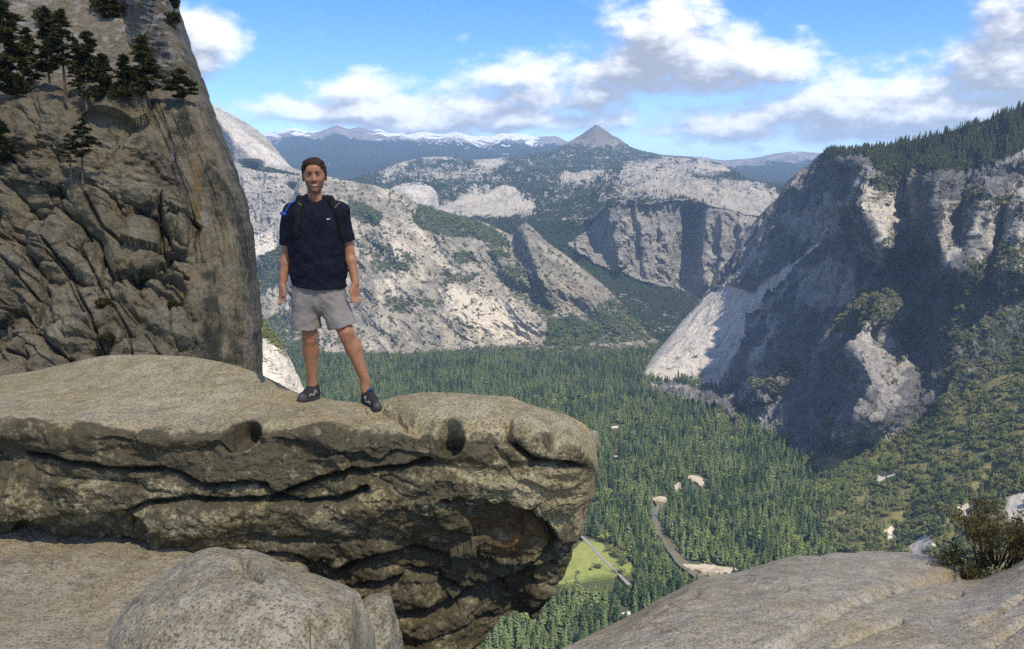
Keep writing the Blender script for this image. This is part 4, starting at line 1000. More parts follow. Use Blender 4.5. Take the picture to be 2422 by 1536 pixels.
    d += .05 * soft(px, py, [(900, 958), (1000, 930), (1180, 935), (1190, 1000), (1080, 1010), (1030, 1000), (960, 1000), (940, 970)], 4) * edge
    # rounded knob at the end, hollow with rust below
    kn = sstep(1.1, .6, ell(px, py, 1290, 1020, 98, 64, 14)); d += .06 * kn * edge
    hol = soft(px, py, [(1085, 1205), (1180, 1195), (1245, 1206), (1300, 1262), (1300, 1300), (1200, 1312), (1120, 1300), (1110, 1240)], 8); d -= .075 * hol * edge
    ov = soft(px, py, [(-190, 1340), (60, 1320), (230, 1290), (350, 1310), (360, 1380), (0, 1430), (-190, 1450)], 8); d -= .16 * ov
    lf = soft(px, py, [(250, 1195), (330, 1215), (345, 1250), (352, 1300), (380, 1330), (320, 1330), (100, 1320), (0, 1290), (40, 1220)], 8); d -= .10 * lf
    n = normals_grid(X)
    n = np.where((n[..., 1:2] > .35), -n, n)
    d += .012 * fbm(X * 16, 3, 44) * edge * face + .006 * fbm(X * 40, 2, 45) * edge
    X = X + n * d[..., None]
    pit = .24 * sstep(1.05, .74, e1) + .05 * sstep(1, .3, ell(px, py, 594, 1044, 20, 9, -20)) + .26 * sstep(1.1, .68, e2)
    X = X + pit[..., None] * np.array([.05, .70, -.70]) - (.02 * np.exp(-((e1 - 1.22) / .14) ** 2) + .02 * np.exp(-((e2 - 1.25) / .16) ** 2))[..., None] * np.array([0, .8, -.6])
    at_ = base_attrs(px)
    nz = fbm(np.stack([px / 90, py / 60, 0 * px], -1), 4, 50)
    at_['dark'] = np.clip(.10 + 1.1 * sstep(1.06, .95, e1) * sstep(1040, 1006, py + .25 * (px - 566)) + .5 * sstep(1.02, .8, e2) + face * (.54 + .70 * nz) + .45 * np.exp(-((tol - 62) / 55) ** 2) * sstep(0, 25, tol) * sstep(1120, 940, px) + .3 * hol + .30 * soft(px, py, [(960, 1180), (1110, 1200), (1130, 1300), (1080, 1400), (960, 1340), (950, 1240)], 14)  # lichen, with shade painted on the face under the lip and inside the pits
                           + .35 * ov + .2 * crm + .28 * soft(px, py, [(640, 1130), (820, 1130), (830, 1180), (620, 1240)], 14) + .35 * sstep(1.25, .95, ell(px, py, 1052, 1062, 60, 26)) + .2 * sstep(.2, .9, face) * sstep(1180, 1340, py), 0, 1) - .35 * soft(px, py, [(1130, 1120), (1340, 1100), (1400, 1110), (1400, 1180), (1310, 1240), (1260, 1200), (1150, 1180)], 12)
    at_['moss'] = np.clip(.75 * soft(px, py, [(1240, 1315), (1300, 1262), (1308, 1290), (1300, 1350), (1260, 1372), (1235, 1350)], 8, 12) + .30 * lf + .28 * hol + .22 * soft(px, py, [(620, 1090), (760, 1080), (720, 1140), (640, 1160)], 10) + .1 * face, 0, 1)
    at_['rust'] = .55 * hol * sstep(1200, 1240, py) + .25 * soft(px, py, [(-100, 1190), (200, 1190), (220, 1250), (0, 1260)], 14) + .55 * soft(px, py, [(30, 1395), (140, 1365), (230, 1345), (240, 1365), (120, 1400)], 8)
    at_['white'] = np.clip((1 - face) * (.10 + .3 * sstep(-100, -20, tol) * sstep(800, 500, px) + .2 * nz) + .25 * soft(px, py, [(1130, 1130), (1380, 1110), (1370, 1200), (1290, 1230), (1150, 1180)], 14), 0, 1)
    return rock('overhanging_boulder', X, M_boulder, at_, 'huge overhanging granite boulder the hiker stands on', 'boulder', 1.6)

def build_front():
    top = [(244, 1560, 4.05), (256, 1500, 4.2), (275, 1455, 4.3), (330, 1396, 4.45), (400, 1338, 4.6), (440, 1312, 4.65), (475, 1293, 4.7), (510, 1287, 4.7), (548, 1293, 4.7), (575, 1292, 4.7), (620, 1302, 4.7), (680, 1330, 4.7), (730, 1347, 4.65), (790, 1368, 4.6), (825, 1383, 4.55), (846, 1398, 4.5), (852, 1425, 4.45), (854, 1470, 4.4)]
    a = [(244, 1600, 4.0), (275, 1520, 4.0), (400, 1420, 4.05), (510, 1380, 4.08), (620, 1385, 4.08), (730, 1410, 4.1), (825, 1430, 4.15), (854, 1500, 4.38)]
    b = [(244, 1660, 3.98), (400, 1560, 3.75), (510, 1540, 3.72), (620, 1540, 3.72), (730, 1550, 3.8), (825, 1560, 3.95), (854, 1600, 4.3)]
    c = [(244, 1740, 4.0), (400, 1760, 3.65), (620, 1780, 3.6), (854, 1740, 4.2)]
    px, py, D = loft([top, a, b, c], 245, 853, 420, 1.9)
    X = P(px, py, D); n = normals_grid(X)
    e = sstep(245, 300, px) * sstep(853, 815, px) * sstep(0, 30, py - py[:1])
    d = e * (.06 * fbm(X / .5, 5, 3) + .02 * fbm(X / .1, 4, 6)) - .05 * np.exp(-(ell(px, py, 573, 1340, 34, 7, 28)) ** 2) * 1 - .03 * np.exp(-(ell(px, py, 560, 1412, 30, 5, 10)) ** 2)
    d = d - .05 * e * at_px(px, py, [(575, 1292), (580, 1330), (610, 1360)], 10)
    X = X + n * d[..., None]
    at_ = base_attrs(px); nz = fbm(np.stack([px / 60, py / 60, 0 * px], -1), 4, 5)
    at_['dark'] = .14 + .24 * nz + .25 * sstep(1.1, .3, ell(px, py, 575, 1345, 30, 10, 28)) + .15 * sstep(420, 260, px)
    at_['white'] = .16 + .3 * nz; at_['moss'] = .18 + .3 * soft(px, py, [(660, 1460), (860, 1400), (860, 1600), (680, 1600)], 20)
    return rock('rounded_boulder', X, M_front, at_, 'rounded grey granite boulder in front of the overhang, nearest the viewer', 'boulder', 1.0)

def build_small():
    top = [(800, 1440, 5.2), (842, 1418, 5.2), (872, 1398, 5.2), (905, 1394, 5.2), (918, 1400, 5.2), (930, 1440, 5.15), (940, 1480, 5.1), (944, 1540, 5.1)]
    a = [(800, 1500, 4.9), (872, 1470, 4.85), (918, 1480, 4.9), (944, 1600, 5.06)]
    b = [(800, 1800, 4.6), (872, 1800, 4.6), (944, 1800, 4.9)]
    px, py, D = loft([top, a, b], 801, 943, 130, 2.0)
    X = P(px, py, D); n = normals_grid(X); e = sstep(0, 16, py - py[:1])
    X = X + n * (e * (.05 * fbm(X / .25, 5, 9)))[..., None]
    at_ = base_attrs(px); at_['dark'] += .34; at_['moss'] += .15
    rock('stone_block', X, M_front, at_, 'dark upright stone block between the rounded boulder and the overhang', 'rock', .5)
    top = [(1360, 1030, 6.8), (1385, 1014, 6.8), (1402, 1012, 6.8), (1412, 1022, 6.8), (1414, 1036, 6.8), (1411, 1052, 6.8)]
    a = [(1360, 1045, 6.65), (1395, 1035, 6.6), (1411, 1053, 6.75)]
    b = [(1360, 1085, 6.7), (1395, 1075, 6.7), (1411, 1060, 6.78)]
    px, py, D = loft([top, a, b], 1361, 1411, 60, 1.5)
    X = P(px, py, D); X = X + normals_grid(X) * (.02 * fbm(X / .1, 4, 9))[..., None]
    at_ = base_attrs(px); at_['white'] += .35
    rock('rock_knob', X, M_front, at_, 'small grey knob of rock peeking out behind the tip of the overhang', 'rock', .35)

def build_slab():
    top = [(1060, 1660, 4.2), (1230, 1574, 4.9), (1300, 1536, 5.3), (1360, 1508, 5.6), (1420, 1478, 5.9), (1500, 1440, 6.3), (1560, 1405, 6.6), (1600, 1384, 6.8), (1640, 1364, 7.0), (1680, 1352, 7.2), (1740, 1346, 7.4), (1790, 1338, 7.6), (1850, 1325, 7.8), (1880, 1320, 7.9), (1930, 1321, 8.0), (1960, 1314, 8.1), (2010, 1314, 8.2), (2040, 1309, 8.3), (2075, 1310, 8.3), (2130, 1311, 8.3), (2180, 1318, 8.2), (2215, 1330, 8.0), (2245, 1352, 7.8), (2300, 1360, 7.6), (2340, 1348, 7.5), (2375, 1334, 7.5), (2408, 1314, 7.5), (2470, 1285, 7.5), (2580, 1240, 7.5)]
    a = [(1060, 1740, 4.0), (1230, 1650, 4.6), (1420, 1530, 5.2), (1640, 1420, 6.0), (1850, 1375, 6.7), (2040, 1365, 7.0), (2245, 1395, 6.7), (2408, 1365, 6.6), (2580, 1310, 6.7)]
    b = [(1060, 1780, 3.8), (1230, 1700, 4.3), (1420, 1620, 4.6), (1640, 1520, 5.0), (1850, 1470, 5.4), (2040, 1455, 5.6), (2245, 1465, 5.5), (2408, 1450, 5.4), (2580, 1420, 5.4)]
    c = [(1060, 1850, 3.7), (1230, 1800, 4.0), (1640, 1700, 4.1), (2040, 1640, 4.2), (2408, 1640, 4.2), (2580, 1620, 4.2)]
    px, py, D = loft([top, a, b, c], 1062, 2900, 780, 2.2)
    X = P(px, py, D)
    n = normals_grid(X)
    step_ = [(2240, 1362), (2180, 1376), (2080, 1400), (2000, 1430), (1930, 1470), (1840, 1540), (1760, 1620)]
    dd = polydist(px, py, step_); ylin = np.interp(px, [p[0] for p in step_[::-1]], [p[1] for p in step_[::-1]])
    d = .05 * sstep(14, -10, py - ylin) * (px < 2260) * sstep(1700, 1850, px) - .035 * np.exp(-(dd / 7) ** 2)
    for pts, w_, dp in [([(2180, 1408), (2240, 1402), (2260, 1396)], 5, .04), ([(2290, 1470), (2350, 1440), (2408, 1400)], 6, .05), ([(2330, 1520), (2420, 1455)], 6, .04), ([(1520, 1460), (1570, 1428), (1640, 1402)], 6, .025), ([(1960, 1520), (2060, 1480), (2120, 1460)], 5, .03), ([(1750, 1400), (1800, 1395), (1850, 1404)], 5, .02)]:
        d -= dp * at_px(px, py, pts, w_)
    e = sstep(0, 25, py - py[:1])
    d += (.25 + .75 * e) * (.055 * fbm(X / .9, 5, 6) + .010 * fbm(X / .12, 3, 9)) + .012 * e * ridged(np.stack([X[..., 0] / .9 + X[..., 1] / 2, X[..., 1] / .3 - X[..., 0] / .6, X[..., 2] / .3], -1), 4, 3)
    X = X + n * d[..., None]
    at_ = base_attrs(px); nz = fbm(np.stack([px / 70 + py / 120, py / 26 + px / 60, 0 * px], -1), 5, 14)
    at_['dark'] = np.clip(.10 + .22 * nz + .28 * np.exp(-(dd / 9) ** 2) + .3 * at_px(px, py, [(2180, 1408), (2260, 1396)], 7) + .4 * at_px(px, py, [(2290, 1470), (2408, 1400)], 8) + .25 * soft(px, py, [(1640, 1540), (1500, 1450), (1570, 1400), (1640, 1380), (1560, 1450)], 10), 0, 1)
    at_['rust'] = np.clip(.10 - .3 * nz, 0, .3)
    at_['white'] = np.clip(.08 + .35 * fbm(np.stack([px / 130 + 4, py / 46, 0 * px], -1), 4, 15) + .35 * np.exp(-((py - ylin - 10) / 8) ** 2) * (px < 2260), 0, 1)
    rock('granite_slab', X, M_slab, at_, 'long sloping granite slab across the lower right corner', 'rock slab', 1.2)

def build_ledge():
    # the shelf of rock under the viewer, dropping away in front
    xs = np.linspace(-13, 12, 240); u = np.linspace(0, 1, 150)
    gx, gu = np.meshgrid(xs, u)
    front = np.interp(gx, [-13, -4, -1.5, -1.0, 0, .6, 3, 12], [10, 9.5, 6.6, 3.4, 3.2, 3.2, 3.4, 4.6])
    y = np.where(gu < .62, -9 + (front + 9) * (gu / .62), front + .9 * np.sin(np.clip((gu - .62) / .38, 0, 1) * 1.5))
    fz = sstep(.58, 1, gu)
    z0 = np.interp(gx, [-13, -3, -1, 1, 4, 12], [-2.3, -2.52, -2.7, -3.2, -3.4, -3.2])
    z = z0 - 60 * np.clip((gu - .6) / .4, 0, 1) ** 1.6 - .35 * fz
    X = np.stack([gx, y, z], -1)
    X[..., 2] += .16 * fbm(X / 1.0, 5, 31) + .05 * ridged(X / .5, 4, 36) + .018 * fbm(X / .13, 4, 32)
    at_ = base_attrs(gx)
    at_['rust'] = .25 * sstep(4.9, 6.4, y) * (gx < -1); at_['dark'] = .12 + .5 * fbm(X / .5, 4, 37) + .2 * sstep(4.8, 6.2, y)
    at_['white'] += .25 + .4 * fbm(X / .7 + 3, 4, 38)
    F = gridfaces(*gx.shape)
    me = mesh_np('rock_ledge', X.reshape(-1, 3), F[:, ::-1] if False else F, [M_ledge], at_)
    o = link('rock_ledge', me); tag(o, 'sandy pale rock shelf below the overhang in the lower left corner', 'rock ledge', kind='structure')
    BVH['rock_ledge'] = (X.reshape(-1, 3), F)

# ---- the shaded cliff at the left
def build_cliff():
    E = [(-160, 350), (-60, 385), (0, 402), (30, 415), (55, 420), (75, 421), (110, 437), (180, 464), (230, 480), (260, 490), (300, 506), (360, 530), (450, 560), (520, 577), (560, 586), (620, 592), (700, 600), (780, 605), (890, 607), (1000, 608), (1150, 606)]
    ey = [p[0] for p in E]; ex = [p[1] for p in E]
    def col(off, frac, dd):
        out = []
        for y_ in np.linspace(-160, 1150, 60):
            e_ = np.interp(y_, ey, ex)
            base = np.interp(y_, [-160, 0, 120, 200, 228, 240, 300, 450, 600, 750, 900, 1150], [250, 222, 200, 178, 168, 158, 154, 146, 137, 128, 121, 108])
            wall = np.interp(y_, [-160, 0, 150, 250, 400, 900, 1150], [200, 186, 170, 156, 146, 130, 122])
            k_ = frac
            out.append((-220 + (e_ + 220) * frac + off, y_, base * (1 - sstep(.78, .93, k_)) + wall * sstep(.78, .93, k_) + dd))
        return out
    cols = [col(-480, 0, 14), col(0, 0, 4), col(0, .28, 0), col(0, .5, -3), col(0, .68, -2), col(0, .80, 0), col(0, .88, 0), col(0, .95, 1), col(0, .985, 5), col(0, 1.0, 12)]
    px, py, D = loft(cols, -140, 1140, 700, 1.7, swap=True)
    px = px.T; py = py.T; D = D.T             # rows run down the picture
    X = P(px, py, D)
    eg = np.interp(py, ey, ex) - px            # pixels in from the right edge
    # zones
    slab = sstep(225, 190, py + 12 * fbm(np.stack([px / 60, px * 0, px * 0], -1), 3, 2)) 
    wallz = sstep(175, 110, eg + 18 * fbm(np.stack([px / 60, py / 60, 0 * px], -1), 3, 6)) * sstep(200, 280, py)
    rub = (1 - slab) * (1 - wallz)
    # broken blocks: cells along sloping joints
    a_ = R(36); u = (px * math.cos(a_) + py * math.sin(a_)); v = (-px * math.sin(a_) + py * math.cos(a_))
    w1 = fbm(np.stack([px / 140, py / 140, 0 * px], -1), 4, 21); w2 = fbm(np.stack([px / 140 + 9, py / 140, 0 * px], -1), 4, 22)
    u = u + 60 * w1; v = v + 60 * w2
    f1, j1, r1 = facets(u / 215, v / 118, 4); f2, j2, r2 = facets(u / 72 + 3, v / 48 + 3, 8); f3, j3, r3 = facets(px / 34 + w1 * 2, py / 24 + w2 * 2, 18)
    jo = sstep(-.25, .2, fbm(np.stack([px / 170, py / 120, 0 * px + 4], -1), 3, 33) - .12 + .30 * sstep(420, 560, py))
    upz = sstep(480, 420, py)
    big = fbm(np.stack([px / 130, py / 70, 0 * px], -1), 4, 24)
    rnd = fbm(np.stack([px / 46, py / 34, 0 * px], -1), 3, 26)
    d = rub * (2.6 * big + (1.7 - .8 * upz) * f1 + (2.2 - 1.2 * upz) * (r1 - .6) - (1.0 - .6 * upz) * j1 * (.3 + .7 * jo) + jo * (.50 * f2 + .6 * (r2 - .6) - .45 * j2) + .14 * jo * f3 + .55 * rnd)
    d += rub * .20 * ridged(np.stack([u / 60, v / 24, 0 * px], -1), 4, 14)
    # ledge banding higher up, where the rock is worn into shelves
    sh = sstep(300, 330, py) * sstep(520, 440, py) * rub
    d += sh * (2.6 * fbm(np.stack([px / 150, (py - .12 * px) / 34, 0 * px], -1), 4, 15) + 1.2 * ridged(np.stack([px / 120, (py - .15 * px) / 30, 0 * px], -1), 3, 25))
    # upper slab: smooth with slanting streak grooves
    d += slab * (1.6 * fbm(np.stack([(px - 1.2 * py) / 160, (py + .45 * px) / 60, 0 * px], -1), 4, 7) + 1.0 * ridged(np.stack([px / 150, (py - .32 * px) / 26, 0 * px], -1), 4, 8))
    # right wall: vertical fluting
    d += wallz * (1.9 * fbm(np.stack([eg / 40, py / 320, 0 * px], -1), 4, 16) + .9 * ridged(np.stack([eg / 26, py / 260, 0 * px], -1), 4, 17))
    # named features
    def plate(poly, h_, a=4): return h_ * soft(px, py, poly, a, 20, 91)
    d += plate([(212, 232), (345, 232), (358, 250), (352, 290), (315, 296), (270, 280), (215, 262)], 3.2)          # block under the trees
    d += plate([(290, 488), (375, 470), (450, 505), (440, 600), (380, 595), (292, 580)], 2.6, 3) + plate([(285, 488), (370, 478), (380, 495), (300, 503)], 1.4, 3)
    d += plate([(372, 492), (452, 505), (448, 520), (380, 512)], 1.6, 3)
    d -= 3.0 * at_px(px, py, [(374, 470), (378, 520), (384, 600), (410, 640), (440, 660)], 4)
    d += plate([(310, 620), (330, 600), (380, 605), (420, 640), (435, 690), (430, 720), (400, 700), (340, 660), (312, 640)], 1.6, 3) - 2.0 * at_px(px, py, [(340, 652), (370, 646), (410, 660), (435, 690)], 5)
    for pts, w_, dp in [([(0, 600), (40, 640), (80, 700), (60, 740)], 4, 1.6), ([(100, 560), (160, 640), (210, 740), (225, 780), (250, 840)], 4, 2.2), ([(60, 575), (110, 590), (150, 640), (200, 740)], 3, 1.4), ([(0, 730), (50, 735), (70, 770), (60, 800), (80, 880)], 4, 2.0), ([(0, 800), (30, 830), (60, 836), (80, 880)], 4, 2.0),
                         ([(160, 580), (200, 600), (250, 700), (300, 780)], 4, 1.4), ([(60, 490), (130, 480), (190, 520), (210, 560), (190, 590)], 4, 1.8), ([(210, 470), (240, 540), (290, 580)], 5, 2.0), ([(300, 790), (320, 860)], 3, 1.4), ([(340, 790), (380, 850)], 3, 1.2), ([(400, 720), (400, 790), (470, 860)], 3, .9), ([(0, 560), (90, 570)], 4, 1.4), ([(240, 600), (236, 700), (260, 720)], 4, 1.5)]:
        d -= rub * dp * .8 * at_px(px + 9 * w1, py + 9 * w2, pts, w_ * .8)
    d -= 2.0 * at_px(px, py, [(448, 520), (470, 540), (462, 560)], 4)
    # ledge bush outcrop at the very top of the edge
    d += .7 * fbm(X / 7, 4, 51) * (1 - .3 * slab) + .20 * fbm(X / 1.6, 4, 52)
    n = normals_grid(X)
    vd = -X / np.linalg.norm(X, axis=-1, keepdims=True)
    n = n * .6 + vd * .4; n /= np.linalg.norm(n, axis=-1, keepdims=True)
    edgef = .12 + .88 * sstep(0, 26, eg)
    # crest wobble of the edge
    X = X + n * (d * edgef)[..., None]
    X[..., 0] += .8 * fbm(np.stack([py / 46, py * 0, py * 0], -1), 4, 88) * sstep(30, 0, eg)
    at_ = base_attrs(px); nz = fbm(np.stack([px / 80, py / 50, 0 * px], -1), 5, 34)
    crack = rub * (j1 * (.3 + .7 * jo) + .5 * jo * j2)
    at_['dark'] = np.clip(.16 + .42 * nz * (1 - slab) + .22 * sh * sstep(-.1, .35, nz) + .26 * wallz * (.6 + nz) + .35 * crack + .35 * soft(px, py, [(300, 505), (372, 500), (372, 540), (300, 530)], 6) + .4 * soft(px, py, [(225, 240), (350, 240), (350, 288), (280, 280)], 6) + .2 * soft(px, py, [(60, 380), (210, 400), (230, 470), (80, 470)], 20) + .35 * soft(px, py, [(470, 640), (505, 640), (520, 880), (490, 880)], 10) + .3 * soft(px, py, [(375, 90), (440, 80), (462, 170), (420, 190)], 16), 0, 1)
    at_['white'] = np.clip(.42 * slab + .1 + .3 * nz * slab + .35 * wallz * sstep(640, 860, py) * sstep(-.1, .3, nz), 0, 1) - .1 * (1 - slab)
    at_['moss'] = np.clip(.16 + .5 * soft(px, py, [(455, 430), (475, 420), (478, 530), (462, 535)], 4, 10) + .5 * soft(px, py, [(380, 540), (388, 540), (392, 590), (384, 600)], 3, 10) + .12 * rub, 0, 1)
    at_['rust'] = np.clip(.7 * soft(px, py, [(450, 300), (468, 300), (480, 510), (468, 530), (455, 420)], 6, 14) * .8 + .55 * soft(px, py, [(292, 510), (320, 506), (322, 530), (300, 534)], 4), 0, 1)
    at_['wall'] = np.clip(wallz * 1.0 + .38 * rub * sstep(300, 420, py) + .55 * slab * sstep(120, 60, eg), 0, 1)
    # the wall turns back beyond its edge
    Bk = []
    last = X[:, -1]; 
    for i in range(1, 9):
        q = last.copy(); f = i / 8
        q[:, 0] -= 26 * f ** 1.3; q[:, 1] += 70 * f
        Bk.append(q)
    Bk = np.stack(Bk, 1)
    X2 = np.concatenate([X, Bk], 1)
    A2 = {k: np.concatenate([a, np.repeat(a[:, -1:], 8, 1)], 1) for k, a in at_.items()}
    F = gridfaces(*X2.shape[:2])
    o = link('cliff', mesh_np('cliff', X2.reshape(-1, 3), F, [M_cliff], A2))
    tag(o, 'tall shaded granite cliff filling the left side of the picture', 'cliff', kind='structure')
    BVH['cliff'] = (X2.reshape(-1, 3), F)

build_cliff(); build_boulder(); build_front(); build_small(); build_slab(); build_ledge()

# ------------------------------------------------------------------ the cloud that shades the viewpoint
def build_cloud():
    c = SUN * 3450.0
    nu, nv_ = 96, 48
    th = np.linspace(0, 2 * math.pi, nu, endpoint=False); ph = np.linspace(.02, math.pi - .02, nv_)
    T, Ph = np.meshgrid(th, ph)
    nrm = np.stack([np.sin(Ph) * np.cos(T), np.sin(Ph) * np.sin(T), np.cos(Ph)], -1)
    r = 1 + .22 * fbm(nrm * 1.6, 4, 3) + .10 * ridged(nrm * 4, 4, 5)
    X = nrm * r[..., None] * np.array([CLOUD_R, CLOUD_R, 150.0])
    X = np.concatenate([X, X[:, :1]], 1)
    m = bpy.data.materials.new('cloud_vapour'); m.use_nodes = True; t = NT(m.node_tree); t.n.clear()
    out = t.new('ShaderNodeOutputMaterial'); tr = t.new('ShaderNodeBsdfTransparent'); df = t.new('ShaderNodeBsdfDiffuse'); df.inputs[0].default_value = (.9, .9, .9, 1); tl = t.new('ShaderNodeBsdfTranslucent'); tl.inputs[0].default_value = (.9, .9, .9, 1)
    a1 = t.new('ShaderNodeMixShader'); a1.inputs[0].default_value = .5; t.l.new(df.outputs[0], a1.inputs[1]); t.l.new(tl.outputs[0], a1.inputs[2])
    a2 = t.new('ShaderNodeMixShader'); a2.inputs[0].default_value = CLOUD_OP; t.l.new(tr.outputs[0], a2.inputs[1]); t.l.new(a1.outputs[0], a2.inputs[2]); t.l.new(a2.outputs[0], out.inputs[0])
    o = link('cloud', mesh_np('cloud', X.reshape(-1, 3) + np.array(c), gridfaces(*X.shape[:2]), [m]))
    tag(o, 'white cloud drifting overhead that shades the viewpoint', 'cloud', kind='structure')
build_cloud()
# ------------------------------------------------------------------ trees
def leaf_mat(name, a, b, rough=.7, scale=.6):
    m, t = mat(name)
    oi = t.new('ShaderNodeObjectInfo'); n = t.noise(t.coords(), scale, 3, .6)
    gp_ = t.new('ShaderNodeNewGeometry'); nw = t.noise(gp_.outputs['Position'], .011, 3, .6)
    f = t.math('MULTIPLY_ADD', oi.outputs['Random'], .60, t.math('MULTIPLY', n, .30)); f = t.math('ADD', f, t.math('MULTIPLY_ADD', nw, 1.9, -.82))
    col = t.mix(t.ramp(f, .15, .95), (*a, 1), (*b, 1))
    t.l.new(col, t.b.inputs['Base Color']); t.b.inputs['Roughness'].default_value = rough
    t.b.inputs['Specular IOR Level'].default_value = .15
    tl = t.new('ShaderNodeBsdfTranslucent'); t.l.new(col, tl.inputs[0])
    mx = t.new('ShaderNodeMixShader'); mx.inputs[0].default_value = .22
    t.l.new(t.b.outputs[0], mx.inputs[1]); t.l.new(tl.outputs[0], mx.inputs[2]); t.l.new(mx.outputs[0], t.out.inputs[0])
    return m
M_bark = plain('bark', (.10, .07, .045), .9, .35, 3)
M_barkgrey = plain('grey_bark', (.26, .22, .16), .9, .3, 3)
M_needle = leaf_mat('conifer_needles', (.031, .066, .027), (.175, .220, .080))
M_oak = leaf_mat('oak_leaves', (.062, .088, .030), (.19, .19, .068))
M_bright = leaf_mat('young_leaves', (.11, .155, .035), (.22, .26, .07))
M_pine = leaf_mat('pine_needles', (.040, .043, .014), (.085, .078, .024), scale=.35)

def cone_tree(seed, n=120, wide=.17):
    """unit-height conifer: tapering trunk and drooping sprays"""
    r_ = np.random.default_rng(seed)
    V_ = []; F = []; mi = []
    # trunk
    k = 5; a = np.arange(k) * 2 * math.pi / k
    for z, r0 in ((0, .017), (.5, .010), (1.0, .001)):
        V_ += [(math.cos(t) * r0, math.sin(t) * r0, z) for t in a]
    for j in range(2):
        for i in range(k):
            F.append((j * k + i, j * k + (i + 1) % k, (j + 1) * k + (i + 1) % k, (j + 1) * k + i)); mi.append(1)
    lean = r_.normal(0, .02, 2)
    for i in range(n):
        h = .12 + .87 * ((i + r_.random()) / n) ** 1.05
        L = wide * (1 - h) ** .72 * r_.uniform(.62, 1.2) + .012
        t = r_.uniform(0, 2 * math.pi); w_ = L * r_.uniform(.32, .5)
        dr = L * r_.uniform(.25, .65)
        c, s = math.cos(t), math.sin(t); b = len(V_)
        ox, oy = lean * h
        V_ += [(ox, oy, h + .02), (ox + c * L * .55 - s * w_, oy + s * L * .55 + c * w_, h - dr * .35), (ox + c * L, oy + s * L, h - dr), (ox + c * L * .55 + s * w_, oy + s * L * .55 - c * w_, h - dr * .35 - .008)]
        F.append((b, b + 1, b + 2, b + 3)); mi.append(0)
        b = len(V_)       # hanging twigs under the spray
        V_ += [(ox + c * L * .2, oy + s * L * .2, h), (ox + c * L * .95, oy + s * L * .95, h - dr * .8), (ox + c * L * .8, oy + s * L * .8, h - dr - .03), (ox + c * L * .25, oy + s * L * .25, h - .05)]
        F.append((b, b + 1, b + 2, b + 3)); mi.append(0)
    return np.array(V_), np.array(F), mi

def round_tree(seed, n=150):
    """unit-height broad crown of leaf clumps on a short trunk"""
    r_ = np.random.default_rng(seed)
    V_ = []; F = []; mi = []
    k = 5; a = np.arange(k) * 2 * math.pi / k
    for z, r0 in ((-.1, .04), (.3, .03), (.6, .015)):
        V_ += [(math.cos(t) * r0, math.sin(t) * r0, z) for t in a]
    for j in range(2):
        for i in range(k):
            F.append((j * k + i, j * k + (i + 1) % k, (j + 1) * k + (i + 1) % k, (j + 1) * k + i)); mi.append(1)
    cl = [(r_.normal(0, .22), r_.normal(0, .22), r_.uniform(.35, .72), r_.uniform(.2, .34)) for _ in range(7)]
    for i in range(n):
        cx_, cy_, cz_, cr_ = cl[r_.integers(7)]
        d = r_.normal(size=3); d /= np.linalg.norm(d); d[2] = abs(d[2]) * 1.0 if r_.random() < .75 else d[2]
        p = np.array([cx_, cy_, cz_]) + d * cr_ * r_.uniform(.75, 1.05)
        nrm = d + r_.normal(0, .5, 3); nrm /= np.linalg.norm(nrm)
        u = np.cross(nrm, [0.3, .2, 1]); u /= np.linalg.norm(u); v = np.cross(nrm, u)
        s = r_.uniform(.06, .12); b = len(V_)
        V_ += [tuple(p + u * s), tuple(p + v * s * .8 + nrm * .02), tuple(p - u * s), tuple(p - v * s * .8 - nrm * .03)]
        F.append((b, b + 1, b + 2, b + 3)); mi.append(0)
    return np.array(V_), np.array(F), mi

def src(name, gen, mats):
    v, f, mi = gen
    return mesh_np(name, v, f, mats, smooth=False, midx=mi)
CONES = [src('conifer', cone_tree(s, 105 if s % 2 else 80, .15 + .03 * (s % 3)), [M_needle, M_bark]) for s in range(6)]
M_needle_dark = leaf_mat('dark_conifer_needles', (.040, .062, .030), (.11, .125, .052))
DARKS = [src('conifer', cone_tree(40 + s, 90, .15 + .03 * (s % 3)), [M_needle_dark, M_bark]) for s in range(4)]
OAKS = [src('oak', round_tree(30 + s, 150), [M_oak, M_bark]) for s in range(5)]
SHRUBS = [src('shrub', round_tree(60 + s, 90), [M_bright, M_bark]) for s in range(3)]

def collection_of(meshes, name):
    c = bpy.data.collections.new(name)
    for m_ in meshes:
        o = bpy.data.objects.new(name, m_); c.objects.link(o)
    return c
C_DARK = collection_of(DARKS, 'dark_conifer_kinds'); C_CONE = collection_of(CONES, 'conifer_kinds'); C_OAK = collection_of(OAKS, 'oak_kinds'); C_SHRUB = collection_of(SHRUBS, 'shrub_kinds')

